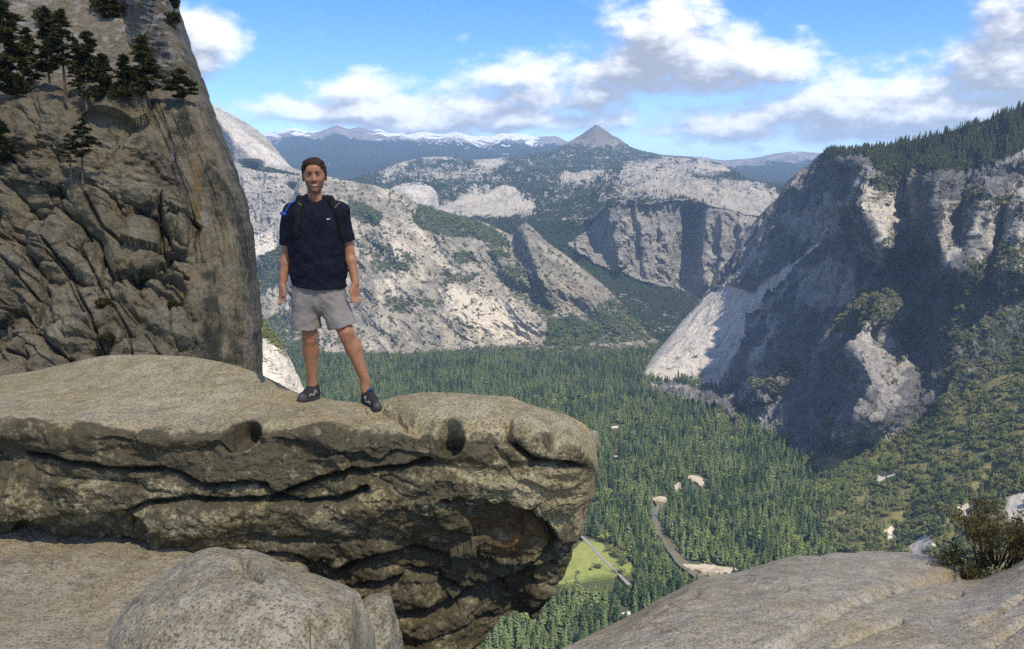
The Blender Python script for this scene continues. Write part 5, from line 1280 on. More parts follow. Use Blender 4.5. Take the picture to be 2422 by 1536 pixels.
def gn_instances(coll):
    g_ = bpy.data.node_groups.new('grow', 'GeometryNodeTree')
    g_.interface.new_socket('Geometry', in_out='INPUT', socket_type='NodeSocketGeometry')
    g_.interface.new_socket('Geometry', in_out='OUTPUT', socket_type='NodeSocketGeometry')
    N = g_.nodes; L = g_.links
    a = N.new('NodeGroupInput'); b = N.new('NodeGroupOutput')
    ci = N.new('GeometryNodeCollectionInfo'); ci.inputs['Collection'].default_value = coll
    ci.inputs['Separate Children'].default_value = True; ci.inputs['Reset Children'].default_value = True
    ip = N.new('GeometryNodeInstanceOnPoints'); ip.inputs['Pick Instance'].default_value = True
    def named(nm, ty):
        n = N.new('GeometryNodeInputNamedAttribute'); n.data_type = ty; n.inputs['Name'].default_value = nm
        return n.outputs['Attribute']
    L.new(a.outputs[0], ip.inputs['Points']); L.new(ci.outputs[0], ip.inputs['Instance'])
    L.new(named('pick', 'INT'), ip.inputs['Instance Index'])
    L.new(named('turn', 'FLOAT_VECTOR'), ip.inputs['Rotation']); L.new(named('size', 'FLOAT_VECTOR'), ip.inputs['Scale'])
    L.new(ip.outputs[0], b.inputs[0])
    return g_
GN = {'d': gn_instances(C_DARK), 'c': gn_instances(C_CONE), 'o': gn_instances(C_OAK), 's': gn_instances(C_SHRUB)}
NK = {'d': len(DARKS), 'c': len(CONES), 'o': len(OAKS), 's': len(SHRUBS)}

def grove(name, pts, hts, wid, kind, label, cat):
    n = len(pts)
    me = bpy.data.meshes.new(name); me.vertices.add(n); me.vertices.foreach_set('co', np.asarray(pts, np.float32).ravel())
    r_ = np.random.default_rng(n)
    a = me.attributes.new('pick', 'INT', 'POINT'); a.data.foreach_set('value', r_.integers(0, NK[kind], n).astype(np.int32))
    a = me.attributes.new('turn', 'FLOAT_VECTOR', 'POINT')
    a.data.foreach_set('vector', np.stack([r_.normal(0, .03, n), r_.normal(0, .03, n), r_.uniform(0, 6.28, n)], -1).astype(np.float32).ravel())
    a = me.attributes.new('size', 'FLOAT_VECTOR', 'POINT')
    a.data.foreach_set('vector', np.stack([hts * wid, hts * wid, hts], -1).astype(np.float32).ravel())
    o = link(name, me); md = o.modifiers.new('grow', 'NODES'); md.node_group = GN[kind]
    tag(o, label, cat, kind='stuff'); return o

def tree_bvh(name):
    hit(name, 0, 0); return _bvh[name]
def top_z(name, xy, z=900.0):
    r = tree_bvh(name).ray_cast(Vector((xy[0], xy[1], z)), Vector((0, 0, -1)))
    return r[0].z if r[0] else None
def hidden(p, names=('overhanging_boulder', 'granite_slab', 'cliff', 'rounded_boulder', 'stone_block')):
    d = Vector(p); L = d.length; d.normalize()
    for n in names:
        r = tree_bvh(n).ray_cast(Vector((0, 0, 0)), d)
        if r[0] and r[3] < L: return True
    return False

def lone(name, me, p, h, wd_, label, cat, group, r_):
    o = bpy.data.objects.new(name, me); COL.objects.link(o)
    o.location = p; o.scale = (h * wd_, h * wd_, h); o.rotation_euler = (0, 0, r_.uniform(0, 6.28))
    tag(o, label, cat, group); return o

def floor_forest():
    r_ = np.random.default_rng(3)
    pts = []
    for (y0, y1, s) in ((1230, 1900, 10.0), (1900, 2700, 10.5), (2700, 4050, 13.0)):
        ys = np.arange(y0, y1, s)
        xs = np.arange(-1500, 1900, s)
        gx, gy = np.meshgrid(xs, ys)
        gx = gx + r_.uniform(-.5, .5, gx.shape) * s * 1.1; gy = gy + r_.uniform(-.5, .5, gy.shape) * s * 1.1
        pts.append(np.stack([gx.ravel(), gy.ravel()], -1))
    p = np.concatenate(pts); p3 = np.concatenate([p, np.full((len(p), 1), FLOOR - 1.0)], 1)
    px, py = project(p3)
    ok = (px > 430) & (px < 2230) & (py > 790) & (py < 1640)
    for c in CLEAR:
        ok &= ~inpoly(px, py, c)
    # thinner stands here and there
    den = fbm(np.stack([p[:, 0] / 130, p[:, 1] / 130, 0 * p[:, 0]], -1), 4, 5)
    ok &= r_.random(len(p)) < np.clip(1.02 + 1.4 * den, .10, 1)
    p3 = p3[ok]; den = den[ok]
    keep = []
    for i, q in enumerate(p3):
        z = None
        for nm in ('wooded_hillside', 'cliff_mountain', 'mountain_slope'):
            z = top_z(nm, q)
            if z is not None and z > FLOOR + 2: break
            z = None
        keep.append(z is None)
    keep = np.array(keep); p3 = p3[keep]; den = den[keep]
    n = len(p3)
    h = r_.uniform(13, 39, n) * (1 + .35 * den) * np.where(r_.random(n) < .15, .6, 1) * np.where(r_.random(n) < .08, 1.3, 1)
    wd_ = r_.uniform(.9, 1.5, n)
    # the largest visible ones stand as trees of their own
    tip = p3 + np.stack([0 * h, 0 * h, h], -1)
    px, py = project(tip); order = np.argsort(p3[:, 1]); lone_ = []
    for i in order:
        if -5 < px[i] < 2413 and py[i] < 1532 and not hidden(p3[i] + np.array([0, 0, h[i] * .8])):
            lone_.append(i)
            if len(lone_) == 300: break
    for i in lone_:
        lone('conifer', CONES[int(r_.integers(len(CONES)))], p3[i], h[i], wd_[i], 'tall slender conifer in the near edge of the valley forest, above the granite slab', 'conifer', 'nearest conifers of the valley forest', r_)
    m = np.ones(n, bool); m[lone_] = False
    bl = m & (r_.random(n) < np.where(den < -.05, .20, .045)) & (p3[:, 1] < 3000)
    grove('broadleaf_trees', p3[bl], h[bl] * .55, wd_[bl] * 1.0, 's', 'pale green broadleaf trees scattered through the valley conifers', 'trees')
    m &= ~bl
    grove('forest', p3[m], h[m], wd_[m], 'c', 'dense dark green conifer forest covering the valley floor', 'forest')

def sample(name, n, fn, seed):
    """random points on a landform, kept with probability fn(attrs, px, py)"""
    X, at_, nb = TER[name]
    r_ = np.random.default_rng(seed)
    Q = X[nb:]
    A = np.linalg.norm(np.cross(Q[1:, :-1] - Q[:-1, :-1], Q[:-1, 1:] - Q[:-1, :-1]), axis=-1)
    px, py = project(Q[:-1, :-1])
    W = A * fn({k: a[nb:][:-1, :-1] for k, a in at_.items()}, px, py) * (px > -60) * (px < 2900) * (py < 1560)
    W = W.ravel() / W.sum()
    id_ = r_.choice(len(W), n, p=W); ii, jj = np.unravel_index(id_, A.shape)
    a = r_.random(n)[:, None]; b = r_.random(n)[:, None]
    p = Q[ii, jj] * (1 - a) * (1 - b) + Q[ii + 1, jj] * a * (1 - b) + Q[ii, jj + 1] * (1 - a) * b + Q[ii + 1, jj + 1] * a * b
    return p, r_

def scatter_all():
    # hillside
    p, r_ = sample('wooded_hillside', 7000, lambda a, x, y: np.clip(1.15 - 1.3 * (1 - a['veg']) - .8 * a['lush'], .02, 1) * np.clip(.75 + 1.3 * vnoise(np.stack([x / 60, y / 40, 0 * x], -1), 4), .1, 1), 5)
    n = len(p); p[:, 2] -= .8
    con = r_.random(n) < np.where(project(p)[0] < 1990, .55, .16)
    h = np.where(con, r_.uniform(14, 27, n), r_.uniform(7, 15, n)); wd_ = np.where(con, r_.uniform(.9, 1.4, n), r_.uniform(.95, 1.45, n))
    px, py = project(p); order = np.argsort(p[:, 1] - 6 * h); lone_ = []
    for i in order:
        if not con[i] and px[i] < 2400 and py[i] < 1500 and not hidden(p[i] + np.array([0, 0, h[i] * .7])):
            lone_.append(i)
            if len(lone_) == 300: break
    for i in lone_:
        lone('oak', OAKS[int(r_.integers(len(OAKS)))], p[i], h[i], wd_[i], 'rounded brownish green oak on the lower hillside above the granite slab', 'oak', 'nearest oaks on the lower hillside', r_)
    m = np.ones(n, bool); m[lone_] = False
    grove('oak_woodland', p[m & ~con], h[m & ~con], wd_[m & ~con], 'o', 'olive green oak scrub spread over the brushy hillside', 'scrub')
    grove('conifer_stand', p[con], h[con], wd_[con], 'c', 'conifers scattered among the oaks of the brushy hillside', 'trees')
    p, r_ = sample('wooded_hillside', 700, lambda a, x, y: a['lush'] + 1e-6, 6)
    grove('shrubs', p, r_.uniform(3, 8, len(p)), r_.uniform(1, 1.5, len(p)), 's', 'bright green shrubs on the slope at the foot of the dark cliff', 'shrubs')
    # dark mountain: wooded crest, scrub on its ledges
    p, r_ = sample('cliff_mountain', 7000, lambda a, x, y: np.clip((a['veg'] - .45) * 2.2, 0, 1) * (y < 440), 7)
    grove('crest_forest', p, r_.uniform(13, 27, len(p)), r_.uniform(.9, 1.3, len(p)), 'd', 'dark conifers along the crest of the right mountain', 'trees')
    p, r_ = sample('cliff_mountain', 5200, lambda a, x, y: np.clip(a['veg'] - .06, .004, 1) ** 1.5 * (y > 380) * np.clip(.5 + 1.6 * vnoise(np.stack([x / 30, y / 24, 0 * x], -1), 4), .02, 1), 8)
    grove('ledge_scrub', p, r_.uniform(5, 13, len(p)), r_.uniform(1, 1.5, len(p)), 'o', 'olive scrub clinging to ledges of the right mountain', 'scrub')
    p, r_ = sample('mountain_slope', 6000, lambda a, x, y: np.clip(a['veg'], .02, 1) ** 1.6 * np.clip(.55 + 1.5 * vnoise(np.stack([x / 22, y / 16, 0 * x], -1), 4), .03, 1), 9)
    grove('slope_scrub', p, r_.uniform(7, 16, len(p)), r_.uniform(1, 1.5, len(p)), 'o', 'dark scrub dotting the sunlit granite slope behind the hiker', 'scrub')
    p, r_ = sample('mountain_slope', 1500, lambda a, x, y: np.clip(a['veg'] - .55, 0, 1) * (y > 700), 10)
    grove('slope_foot_forest', p, r_.uniform(16, 30, len(p)), r_.uniform(.9, 1.3, len(p)), 'c', 'conifers along the foot of the sunlit slope', 'trees')
    p, r_ = sample('hills', 12000, lambda a, x, y: np.clip(a['veg'] - .25, .004, 1) * (y > 395) * (y < 800) * np.clip(.7 + 1.2 * vnoise(np.stack([x / 40, y / 16, 0 * x], -1), 4), .05, 1), 11)
    grove('upland_forest', p, r_.uniform(16, 30, len(p)), r_.uniform(1.0, 1.5, len(p)), 'd', 'conifer forest over the distant granite upland', 'forest')
    p, r_ = sample('valley_spur', 500, lambda a, x, y: np.clip(a['veg'] - .2, .01, 1), 12)
    grove('spur_scrub', p, r_.uniform(1.5, 4, len(p)), r_.uniform(1, 1.5, len(p)), 's', 'yellow green scrub on top of the pale spur', 'scrub')
    p, r_ = sample('bare_dome', 500, lambda a, x, y: np.clip(a['veg'] - .4, 0, 1) + 1e-7, 13)
    grove('dome_trees', p, r_.uniform(10, 20, len(p)), r_.uniform(1, 1.5, len(p)), 'd', 'small trees along the shoulder of the pale dome', 'trees')
floor_forest(); scatter_all()
# ------------------------------------------------------------------ the hiker
class Field:
    """signed distance grid blended from rounded limbs, then skinned into one continuous surface"""
    def __init__(s, lo, hi, h):
        s.lo = np.array(lo, float); s.h = h
        s.n = np.ceil((np.array(hi) - s.lo) / h).astype(int) + 1
        s.f = np.full(s.n, .2, np.float32)
    def sub(s, lo, hi):
        a = np.clip(np.floor((np.array(lo) - s.lo) / s.h).astype(int), 0, s.n); b = np.clip(np.ceil((np.array(hi) - s.lo) / s.h).astype(int) + 1, 0, s.n)
        sl = tuple(slice(i, j) for i, j in zip(a, b))
        ax = [s.lo[k] + s.h * np.arange(a[k], b[k]) for k in range(3)]
        return sl, np.stack(np.meshgrid(*ax, indexing='ij'), -1)
    def blend(s, sl, d, k, mode='add'):
        f = s.f[sl]
        if mode == 'add':
            m = np.maximum(k - np.abs(f - d), 0) / k; s.f[sl] = np.minimum(f, d) - m * m * k * .25
        else:
            d = -d; m = np.maximum(k - np.abs(f - d), 0) / k; s.f[sl] = np.maximum(f, d) + m * m * k * .25
    def limb(s, a, b, ra, rb, k=.02, sq=1.0, mode='add'):
        a = np.array(a, float); b = np.array(b, float); r = max(ra, rb) * max(1, sq) + k + .03
        sl, p = s.sub(np.minimum(a, b) - r, np.maximum(a, b) + r)
        w_ = np.array([1, 1 / sq, 1.0])
        A = a * w_; B = b * w_; q = p * w_
        ba = B - A; t = np.clip(((q - A) @ ba) / (ba @ ba + 1e-12), 0, 1)
        d = np.linalg.norm(q - A - t[..., None] * ba, axis=-1) - (ra + (rb - ra) * t)
        s.blend(sl, d.astype(np.float32), k, mode)
    def ell(s, c, r, k=.02, rot=None, mode='add'):
        c = np.array(c, float); r = np.array(r, float); m = r.max() + k + .03
        sl, p = s.sub(c - m, c + m)
        q = p - c
        if rot is not None: q = q @ rot
        k0 = np.linalg.norm(q / r, axis=-1); k1 = np.linalg.norm(q / (r * r), axis=-1) + 1e-9
        s.blend(sl, (k0 * (k0 - 1) / k1).astype(np.float32), k, mode)
    def cut(s, pt, nrm, lo=None, hi=None, side=None):
        """remove everything on the side nrm points to"""
        lo = s.lo if lo is None else lo; hi = s.lo + s.h * s.n if hi is None else hi
        sl, p = s.sub(lo, hi); nrm = np.array(nrm, float); nrm /= np.linalg.norm(nrm)
        d = ((p - np.array(pt)) @ nrm).astype(np.float32)
        if side is not None: d = np.where((p[..., 0] - side[0]) * side[1] > 0, d, -9).astype(np.float32)
        s.f[sl] = np.maximum(s.f[sl], d)
    def ripple(s, fn):
        sl, p = s.sub(s.lo, s.lo + s.h * s.n)
        m = np.abs(s.f) < .05
        s.f[m] += fn(p[m[:p.shape[0], :p.shape[1], :p.shape[2]]]).astype(np.float32)
    def skin(s):
        f = s.f; ins = f < 0
        c = [ins[i:f.shape[0] - 1 + i, j:f.shape[1] - 1 + j, k:f.shape[2] - 1 + k] for i in (0, 1) for j in (0, 1) for k in (0, 1)]
        cnt = sum(x.astype(np.int8) for x in c)
        act = (cnt > 0) & (cnt < 8)
        I = np.argwhere(act)
        cor = np.array([(i, j, k) for i in (0, 1) for j in (0, 1) for k in (0, 1)])
        vals = np.stack([f[I[:, 0] + q[0], I[:, 1] + q[1], I[:, 2] + q[2]] for q in cor], 1)
        acc = np.zeros((len(I), 3)); num = np.zeros(len(I))
        for a in range(8):
            for b in range(a + 1, 8):
                if np.abs(cor[a] - cor[b]).sum() != 1: continue
                x = (vals[:, a] < 0) != (vals[:, b] < 0)
                t = np.where(x, vals[:, a] / np.where(x, vals[:, a] - vals[:, b], 1), 0)
                acc += np.where(x[:, None], cor[a] + t[:, None] * (cor[b] - cor[a]), 0); num += x
        v = s.lo + s.h * (I + acc / num[:, None])
        idx = np.full(act.shape, -1, np.int64); idx[act] = np.arange(len(I))
        F = []
        for ax in range(3):
            o1, o2 = [(1, 2), (2, 0), (0, 1)][ax]
            n_ = np.array(f.shape); hi = n_.copy(); hi[ax] -= 1
            A = ins[tuple(slice(0, hi[k]) for k in range(3))]
            sh = [slice(0, hi[k]) for k in range(3)]; sh[ax] = slice(1, n_[ax])
            B = ins[tuple(sh)]
            E = np.argwhere(A != B)
            E = E[(E[:, o1] > 0) & (E[:, o2] > 0) & (E[:, o1] < n_[o1] - 1) & (E[:, o2] < n_[o2] - 1)]
            e1 = np.zeros(3, int); e1[o1] = 1; e2 = np.zeros(3, int); e2[o2] = 1
            g_ = lambda q: idx[q[:, 0], q[:, 1], q[:, 2]]
            q = np.stack([g_(E - e1 - e2), g_(E - e2), g_(E), g_(E - e1)], 1)
            fl = ~A[E[:, 0], E[:, 1], E[:, 2]]
            q[fl] = q[fl][:, ::-1]
            F.append(q)
        F = np.concatenate(F); F = F[(F >= 0).all(1)]
        return v, F

def relax(v, F, n=2, w_=.5):
    e = np.concatenate([F[:, [0, 1]], F[:, [1, 2]], F[:, [2, 3]], F[:, [3, 0]]]); e = np.concatenate([e, e[:, ::-1]])
    deg = np.bincount(e[:, 0], minlength=len(v))[:, None] + 1e-9
    for _ in range(n):
        acc = np.stack([np.bincount(e[:, 0], v[e[:, 1], k], len(v)) for k in range(3)], -1)
        v = v * (1 - w_) + w_ * acc / deg
    return v

MD = 6.67
def J(px, py, dy=0.0): return P(px, py, MD + dy)
hl, _ = hit('overhanging_boulder', 726, 938.5); hr, _ = hit('overhanging_boulder', 874, 949)
print('feet', hl, hr)
DL = (hl.y - MD) if hl and abs(hl.y - MD) < .6 else .15
DR = (hr.y - MD) if hr and abs(hr.y - MD) < .6 else 0.0
MD += (DL + DR) / 2; DL, DR = (DL - DR) / 2, (DR - DL) / 2
U = np.linalg.norm(J(741, 500) - J(740, 500))       # metres per picture unit at the hiker
UP = np.array([0, 0, 1.0])
pelv = J(750, 690); root_p = np.array([J(796, 940)[0], MD, J(796, 944)[2]])
sh_l, sh_r = J(686, 503, .0), J(800, 501, -.01)
el_l, wr_l = J(675, 596, .03), J(664, 672, -.03)
el_r, wr_r = J(821, 592, .03), J(836, 667, -.04)
hip_l, hip_r = J(723, 702), J(777, 700)
kn_l, kn_r = J(728, 788, DL * .6 - .03), J(814, 782, DR * .6 - .05)
an_l, an_r = J(734, 900, DL + .02), J(859, 897, DR + .02)

YAW = R(-9.5)
HC = J(739, 413, -.01)
ROTH = np.array([[math.cos(YAW), -math.sin(YAW), 0], [math.sin(YAW), math.cos(YAW), 0], [0, 0, 1]])   # turns the face a little to its right
TILT = R(-3); ROTT = np.array([[math.cos(TILT), 0, math.sin(TILT)], [0, 1, 0], [-math.sin(TILT), 0, math.cos(TILT)]])
RH = ROTT @ ROTH.T
def Hd(x, y, z): return HC + RH @ np.array([x, y, z], float)

def make_body():
    f = Field(np.minimum(J(640, 960, -.35), J(640, 360, -.35)) - [0, 0, .02], J(910, 362, .30) + [0, 0, .04], .0042)
    # torso under the shirt
    f.limb(J(716, 520, .03), J(772, 520, .03), .070, .070, .05, 1.0); f.limb(J(726, 600, .02), J(774, 600, .02), .07, .07, .06); f.limb(hip_l, hip_r, .10, .10, .05)
    f.limb(J(746, 640, .02), J(742, 520, .02), .080, .080, .05)
    f.limb(sh_l, sh_r, .06, .06, .05)
    # neck
    f.limb(J(739, 482, .02), J(739, 448, .0), .057, .051, .025); f.limb(J(712, 476, .02), J(768, 476, .02), .035, .035, .05)
    # arms
    for s_, e_, w_ in ((sh_l, el_l, wr_l), (sh_r, el_r, wr_r)):
        f.limb(s_, e_, .052, .041, .03); m_ = e_ * .7 + w_ * .3
        f.limb(e_, m_, .040, .041, .02); f.limb(m_, w_, .041, .0265, .02)
    # legs
    for h_, k_, a_, sx in ((hip_l, kn_l, an_l, -1), (hip_r, kn_r, an_r, 1)):
        f.limb(h_, k_, .088, .058, .03)
        c1 = k_ * .68 + a_ * .32 + np.array([sx * .004, .022, 0])
        f.limb(k_ + [0, -.012, 0], k_ + [0, -.010, -.03], .050, .047, .02)
        f.limb(k_, c1, .052, .0615, .025); f.limb(c1, a_, .0605, .0345, .03); f.limb(a_, a_ + [0, -.01, -.07], .036, .036, .02)
        f.limb(k_ + [0, -.01, -.05], a_ + [0, -.012, .03], .038, .028, .02)
    # hands: palm, four fingers and thumb
    def hand(w_, tip, out, sgn, curl):
        ax = tip - w_; L = np.linalg.norm(ax); ax /= L
        fwd = np.array([.75 * sgn, -.75, 0]); fwd -= ax * (fwd @ ax); fwd /= np.linalg.norm(fwd)      # towards the viewer: thumb side
        side = np.cross(ax, fwd) * sgn                                                   # palm faces the thigh
        pc = w_ + ax * .075
        for k_ in range(4):
            o = (1.5 - k_) * .0185
            f.limb(w_ + ax * .012 + fwd * o * .55, w_ + ax * .082 + fwd * o, .0165, .0125, .012)
        ln = [.070, .078, .072, .056]
        for k_ in range(4):
            o = (1.5 - k_) * .0195
            p0 = w_ + ax * .084 + fwd * o
            dirs = [ax * math.cos(c_) + side * math.sin(c_) for c_ in (curl * .5, curl * 1.5, curl * 2.4)]
            q = p0; rr = [.0098, .0088, .0080, .0068]
            for j_, sg in enumerate((.45, .30, .25)):
                q2 = q + dirs[j_] * ln[k_] * sg; f.limb(q, q2, rr[j_], rr[j_ + 1], .004); q = q2
        t0 = w_ + ax * .025 + fwd * .026; t1 = w_ + ax * .060 + fwd * .050 + side * .010; t2 = w_ + ax * .090 + fwd * .050 + side * .020
        f.limb(t0, t1, .0135, .0110, .010); f.limb(t1, t2, .0108, .0082, .005)
    hand(wr_l, J(663, 716, -.07), 1, 1, R(22)); hand(wr_r, J(834, 712, -.06), 1, -1, R(20))
    # head
    f.ell(Hd(0, .022, .030), (.085, .097, .094), .03, RH); f.ell(Hd(0, -.016, -.022), (.075, .078, .080), .03, RH); f.ell(Hd(0, -.036, -.064), (.057, .050, .048), .02, RH)
    f.limb(Hd(-.040, .012, -.066), Hd(-.013, -.064, -.108), .020, .015, .02); f.limb(Hd(.040, .012, -.066), Hd(.013, -.064, -.108), .020, .015, .02)
    f.ell(Hd(0, -.070, -.112), (.021, .019, .017), .015, RH)
    f.limb(Hd(-.036, -.078, .020), Hd(.036, -.078, .020), .012, .012, .018)
    f.ell(Hd(0, -.07, .05), (.05, .03, .03), .03, RH)
    for sx in (-1, 1):
        f.ell(Hd(sx * .040, -.066, -.034), (.019, .016, .017), .015, RH)
        f.ell(Hd(sx * .031, -.094, .001), (.015, .012, .011), .012, RH, 'sub')
        f.ell(Hd(sx * .031, -.078, .000), (.014, .012, .012), .006, RH)
        f.ell(Hd(sx * .014, -.096, -.040), (.009, .010, .008), .008, RH)
        f.ell(Hd(sx * .084, .012, -.014), (.010, .020, .031), .006, RH); f.ell(Hd(sx * .093, -.002, -.014), (.006, .008, .018), .006, RH, 'sub')
    f.limb(Hd(0, -.083, .006), Hd(0, -.106, -.036), .0085, .0120, .012)
    # smile: lips around an open mouth
    lip = lambda t: Hd(.030 * t, -.088 + .016 * t * t, -.073 + .011 * t * t)
    lo_ = lambda t: Hd(.027 * t, -.086 + .016 * t * t, -.090 + .020 * t * t)
    T = np.linspace(-1, 1, 9)
    f.ell(Hd(0, -.072, -.078), (.034, .020, .022), .015, RH)
    v, F = f.skin(); v = relax(v, F, 2, .4)
    loc = (v - HC) @ RH
    x, y, z = loc[:, 0], loc[:, 1], loc[:, 2]
    inh = (np.abs(z) < .2) & (np.abs(x) < .12)
    n3 = fbm(v * 60, 3, 4)
    st = sstep(-.030, -.058, z + .010 * n3 - .35 * np.maximum(0, np.abs(x) - .03)) * inh * sstep(-.155, -.120, z) * sstep(.05, 0, y)
    lipm = np.zeros(len(v))
    return v, F, {'stubble': st, 'lips': lipm}

m_skin, t = mat('skin')
n = t.noise(t.coords(), 28, 4, .6)
col = t.mix(t.ramp(n, .3, .7), (.35, .16, .078, 1), (.42, .20, .102, 1))
n2 = t.noise(t.coords(), 9, 3, .6); col = t.mix(t.math('MULTIPLY', t.ramp(n2, .5, .72), .35), col, (.30, .11, .05, 1)); n3 = t.noise(t.coords((1, 1, .25)), 160, 2, .7); col = t.mix(t.math('MULTIPLY', t.ramp(n3, .52, .68), .28), col, (.14, .06, .03, 1))
col = t.mix(t.math('MULTIPLY', t.attr('stubble'), .62), col, (.15, .072, .038, 1))
col = t.mix(t.math('MULTIPLY', t.attr('lips'), .7), col, (.36, .12, .09, 1))
t.l.new(col, t.b.inputs['Base Color']); t.b.inputs['Roughness'].default_value = .55; t.b.inputs['Specular IOR Level'].default_value = .35
t.b.inputs['Subsurface Weight'].default_value = .12; t.b.inputs['Subsurface Radius'].default_value = (.012, .004, .002); t.b.inputs['Subsurface Scale'].default_value = 1.0
t.l.new(bump(t, t.noise(t.coords(), 220, 2, .6), .15, .002), t.b.inputs['Normal'])

def cloth(name, a, b, scale=900, rough=.9):
    m, t = mat(name); n = t.noise(t.coords(), 14, 5, .6); w_ = t.noise(t.coords(), scale, 1, .5)
    c = t.mix(t.ramp(n, .3, .7), (*a, 1), (*b, 1)); t.l.new(c, t.b.inputs['Base Color'])
    t.b.inputs['Roughness'].default_value = rough; t.b.inputs['Specular IOR Level'].default_value = .15
    t.l.new(bump(t, t.math('ADD', w_, t.math('MULTIPLY', n, 2.0)), .3, .004), t.b.inputs['Normal'])
    return m
m_shirt = cloth('navy_jersey', (.006, .0075, .014), (.0125, .0145, .023)); m_short = cloth('grey_cotton', (.235, .21, .175), (.285, .255, .215))
m_black = cloth('black_webbing', (.010, .010, .011), (.016, .016, .017)); m_blue = plain('blue_tube', (.012, .055, .28), .4, 0, spec=.5); m_valve = plain('blue_valve', (.015, .07, .34), .4)
m_hair = cloth('brown_hair', (.020, .012, .007), (.070, .040, .020), 260, .6); m_white = plain('white_teeth', (.62, .58, .50), .45); m_eye = plain('eye_dark', (.018, .011, .008), .25, spec=.5); m_sclera = plain('eye_white', (.34, .32, .29), .4)
m_print = plain('pale_print', (.75, .76, .78), .7); m_shoe = cloth('dark_shoe_mesh', (.028, .026, .024), (.045, .042, .038)); m_shoegrey = cloth('grey_shoe_suede', (.20, .18, .15), (.27, .25, .21)); m_sole = plain('shoe_sole', (.05, .048, .045), .8, .2, 60); m_lace = plain('pale_lace', (.55, .52, .46), .8); m_toe = plain('rubber_toe_cap', (.075, .072, .07), .5)
m_strapgrey = plain('grey_trim', (.30, .28, .24), .7); m_sock = plain('blue_lining', (.02, .06, .16), .9)

person = empty('person', tuple(root_p)); tag(person, 'smiling man in navy t-shirt and grey shorts standing on the boulder, arms at sides', 'person')
OFF = root_p
def part(name, v, F, m, parent=person, attrs=None, smooth=True, off=None):
    return link(name, mesh_np(name, np.asarray(v) - (OFF if off is None else off), F, [m], attrs, smooth), parent)

bv, bF, bA = make_body(); part('body', bv, bF, m_skin, attrs=bA)

def make_shirt():
    f = Field(J(640, 700, -.30) - [0, 0, .02], J(850, 440, .30), .0046)
    f.limb(J(692, 497, .012), J(796, 495, .005), .068, .068, .04, 1.1)
    f.limb(J(718, 480, .012), J(762, 480, .012), .058, .058, .04); f.limb(J(740, 476, -.01), J(740, 490, -.01), .075, .075, .04)
    f.limb(J(716, 530), J(776, 530), .103, .103, .06, 1.12); f.limb(J(720, 580), J(778, 580), .106, .106, .05, 1.08)
    for a_, b_ in ((714, 722), (730, 738), (746, 750), (762, 764), (774, 780)):
        f.limb(J(a_, 520), J(b_, 690), .100, .112, .05, 1.12)
    f.limb(J(722, 640), J(782, 636), .108, .108, .05, 1.08); f.limb(J(722, 700), J(784, 696), .112, .110, .05, 1.08)
    for s_, e_, ra, rb in ((sh_l, J(673, 585, .02), .070, .073), (sh_r, J(816, 580, .02), .068, .070)):
        f.limb(s_, e_, ra, rb, .045)
    # neck hole, hem and cuffs
    f.limb(J(740, 461, -.035), J(739, 420, 0), .063, .072, .006, 1, 'sub')
    f.cut(J(750, 671), (-.055, .10, -1.0), J(640, 700, -.3) - [0, 0, .1], J(850, 640, .3))
    lo_, hi_ = J(630, 640, -.25), J(697, 540, .25)
    f.cut(J(674, 574), J(672, 640, .04) - J(676, 575), lo_, hi_)
    lo_, hi_ = J(800, 640, -.25), J(860, 540, .25)
    f.cut(J(816, 567), J(830, 640, .03) - J(816, 567), lo_, hi_)
    def fold(p):
        z = (p[:, 2] - pelv[2]); x = p[:, 0] - pelv[0]
        a = ridged(np.stack([x * 3.0 + z * 1.2, p[:, 1] * 3, z * 9 - x * 4.5], -1), 3, 5)
        b = fbm(np.stack([x * 7, p[:, 1] * 7, z * 7], -1), 3, 9)
        c = ridged(np.stack([x * 2.2 - z * 3.5, p[:, 1] * 2, z * 5 + x * 6], -1), 3, 25)
        return -.011 * (a - .3) * sstep(.36, .12, np.abs(z - .12)) - .009 * (c - .3) - .009 * b
    f.ripple(fold)
    v, F = f.skin(); return relax(v, F, 2, .4), F
sv, sF = make_shirt(); shirt = part('t_shirt', sv, sF, m_shirt)
SB = BVHTree.FromPolygons([tuple(q) for q in sv.tolist()], sF.tolist())
def on_shirt(px, py, lift=.006):
    r = SB.ray_cast(Vector((0, 0, 0)), V(px, py, 1).normalized())
    if r[0] is None:
        r = SB.find_nearest(Vector(J(px, py).tolist()))
    return np.array(r[0]) - np.array(V(px, py, 1).normalized()) * lift

def tube(pts, r, k=8, closed=True):
    pts = np.array(pts, float); n = len(pts); rr = np.broadcast_to(r, (n,))
    d = np.gradient(pts, axis=0); d /= np.linalg.norm(d, axis=1, keepdims=True) + 1e-9
    ref = np.array([.3, -.8, .5]); a = np.cross(d, ref); a /= np.linalg.norm(a, axis=1, keepdims=True) + 1e-9; b = np.cross(d, a)
    th = np.arange(k) * 2 * math.pi / k
    X = pts[:, None] + rr[:, None, None] * (a[:, None] * np.cos(th)[None, :, None] + b[:, None] * np.sin(th)[None, :, None])
    v = X.reshape(-1, 3); F = []
    for i in range(n - 1):
        for j in range(k):
            F.append((i * k + j, i * k + (j + 1) % k, (i + 1) * k + (j + 1) % k, (i + 1) * k + j))
    v = np.concatenate([v, pts[:1], pts[-1:]]); c0 = len(v) - 2
    T = [(c0, (j + 1) % k, j) for j in range(k)] + [(c0 + 1, (n - 1) * k + j, (n - 1) * k + (j + 1) % k) for j in range(k)]
    return v, [np.array(F), np.array(T)]

def resample(pts, n):
    pts = np.array(pts, float); k = np.arange(len(pts)); kk = np.linspace(0, len(pts) - 1, n)
    return np.stack([pchip(kk, k, pts[:, i]) for i in range(3)], -1)

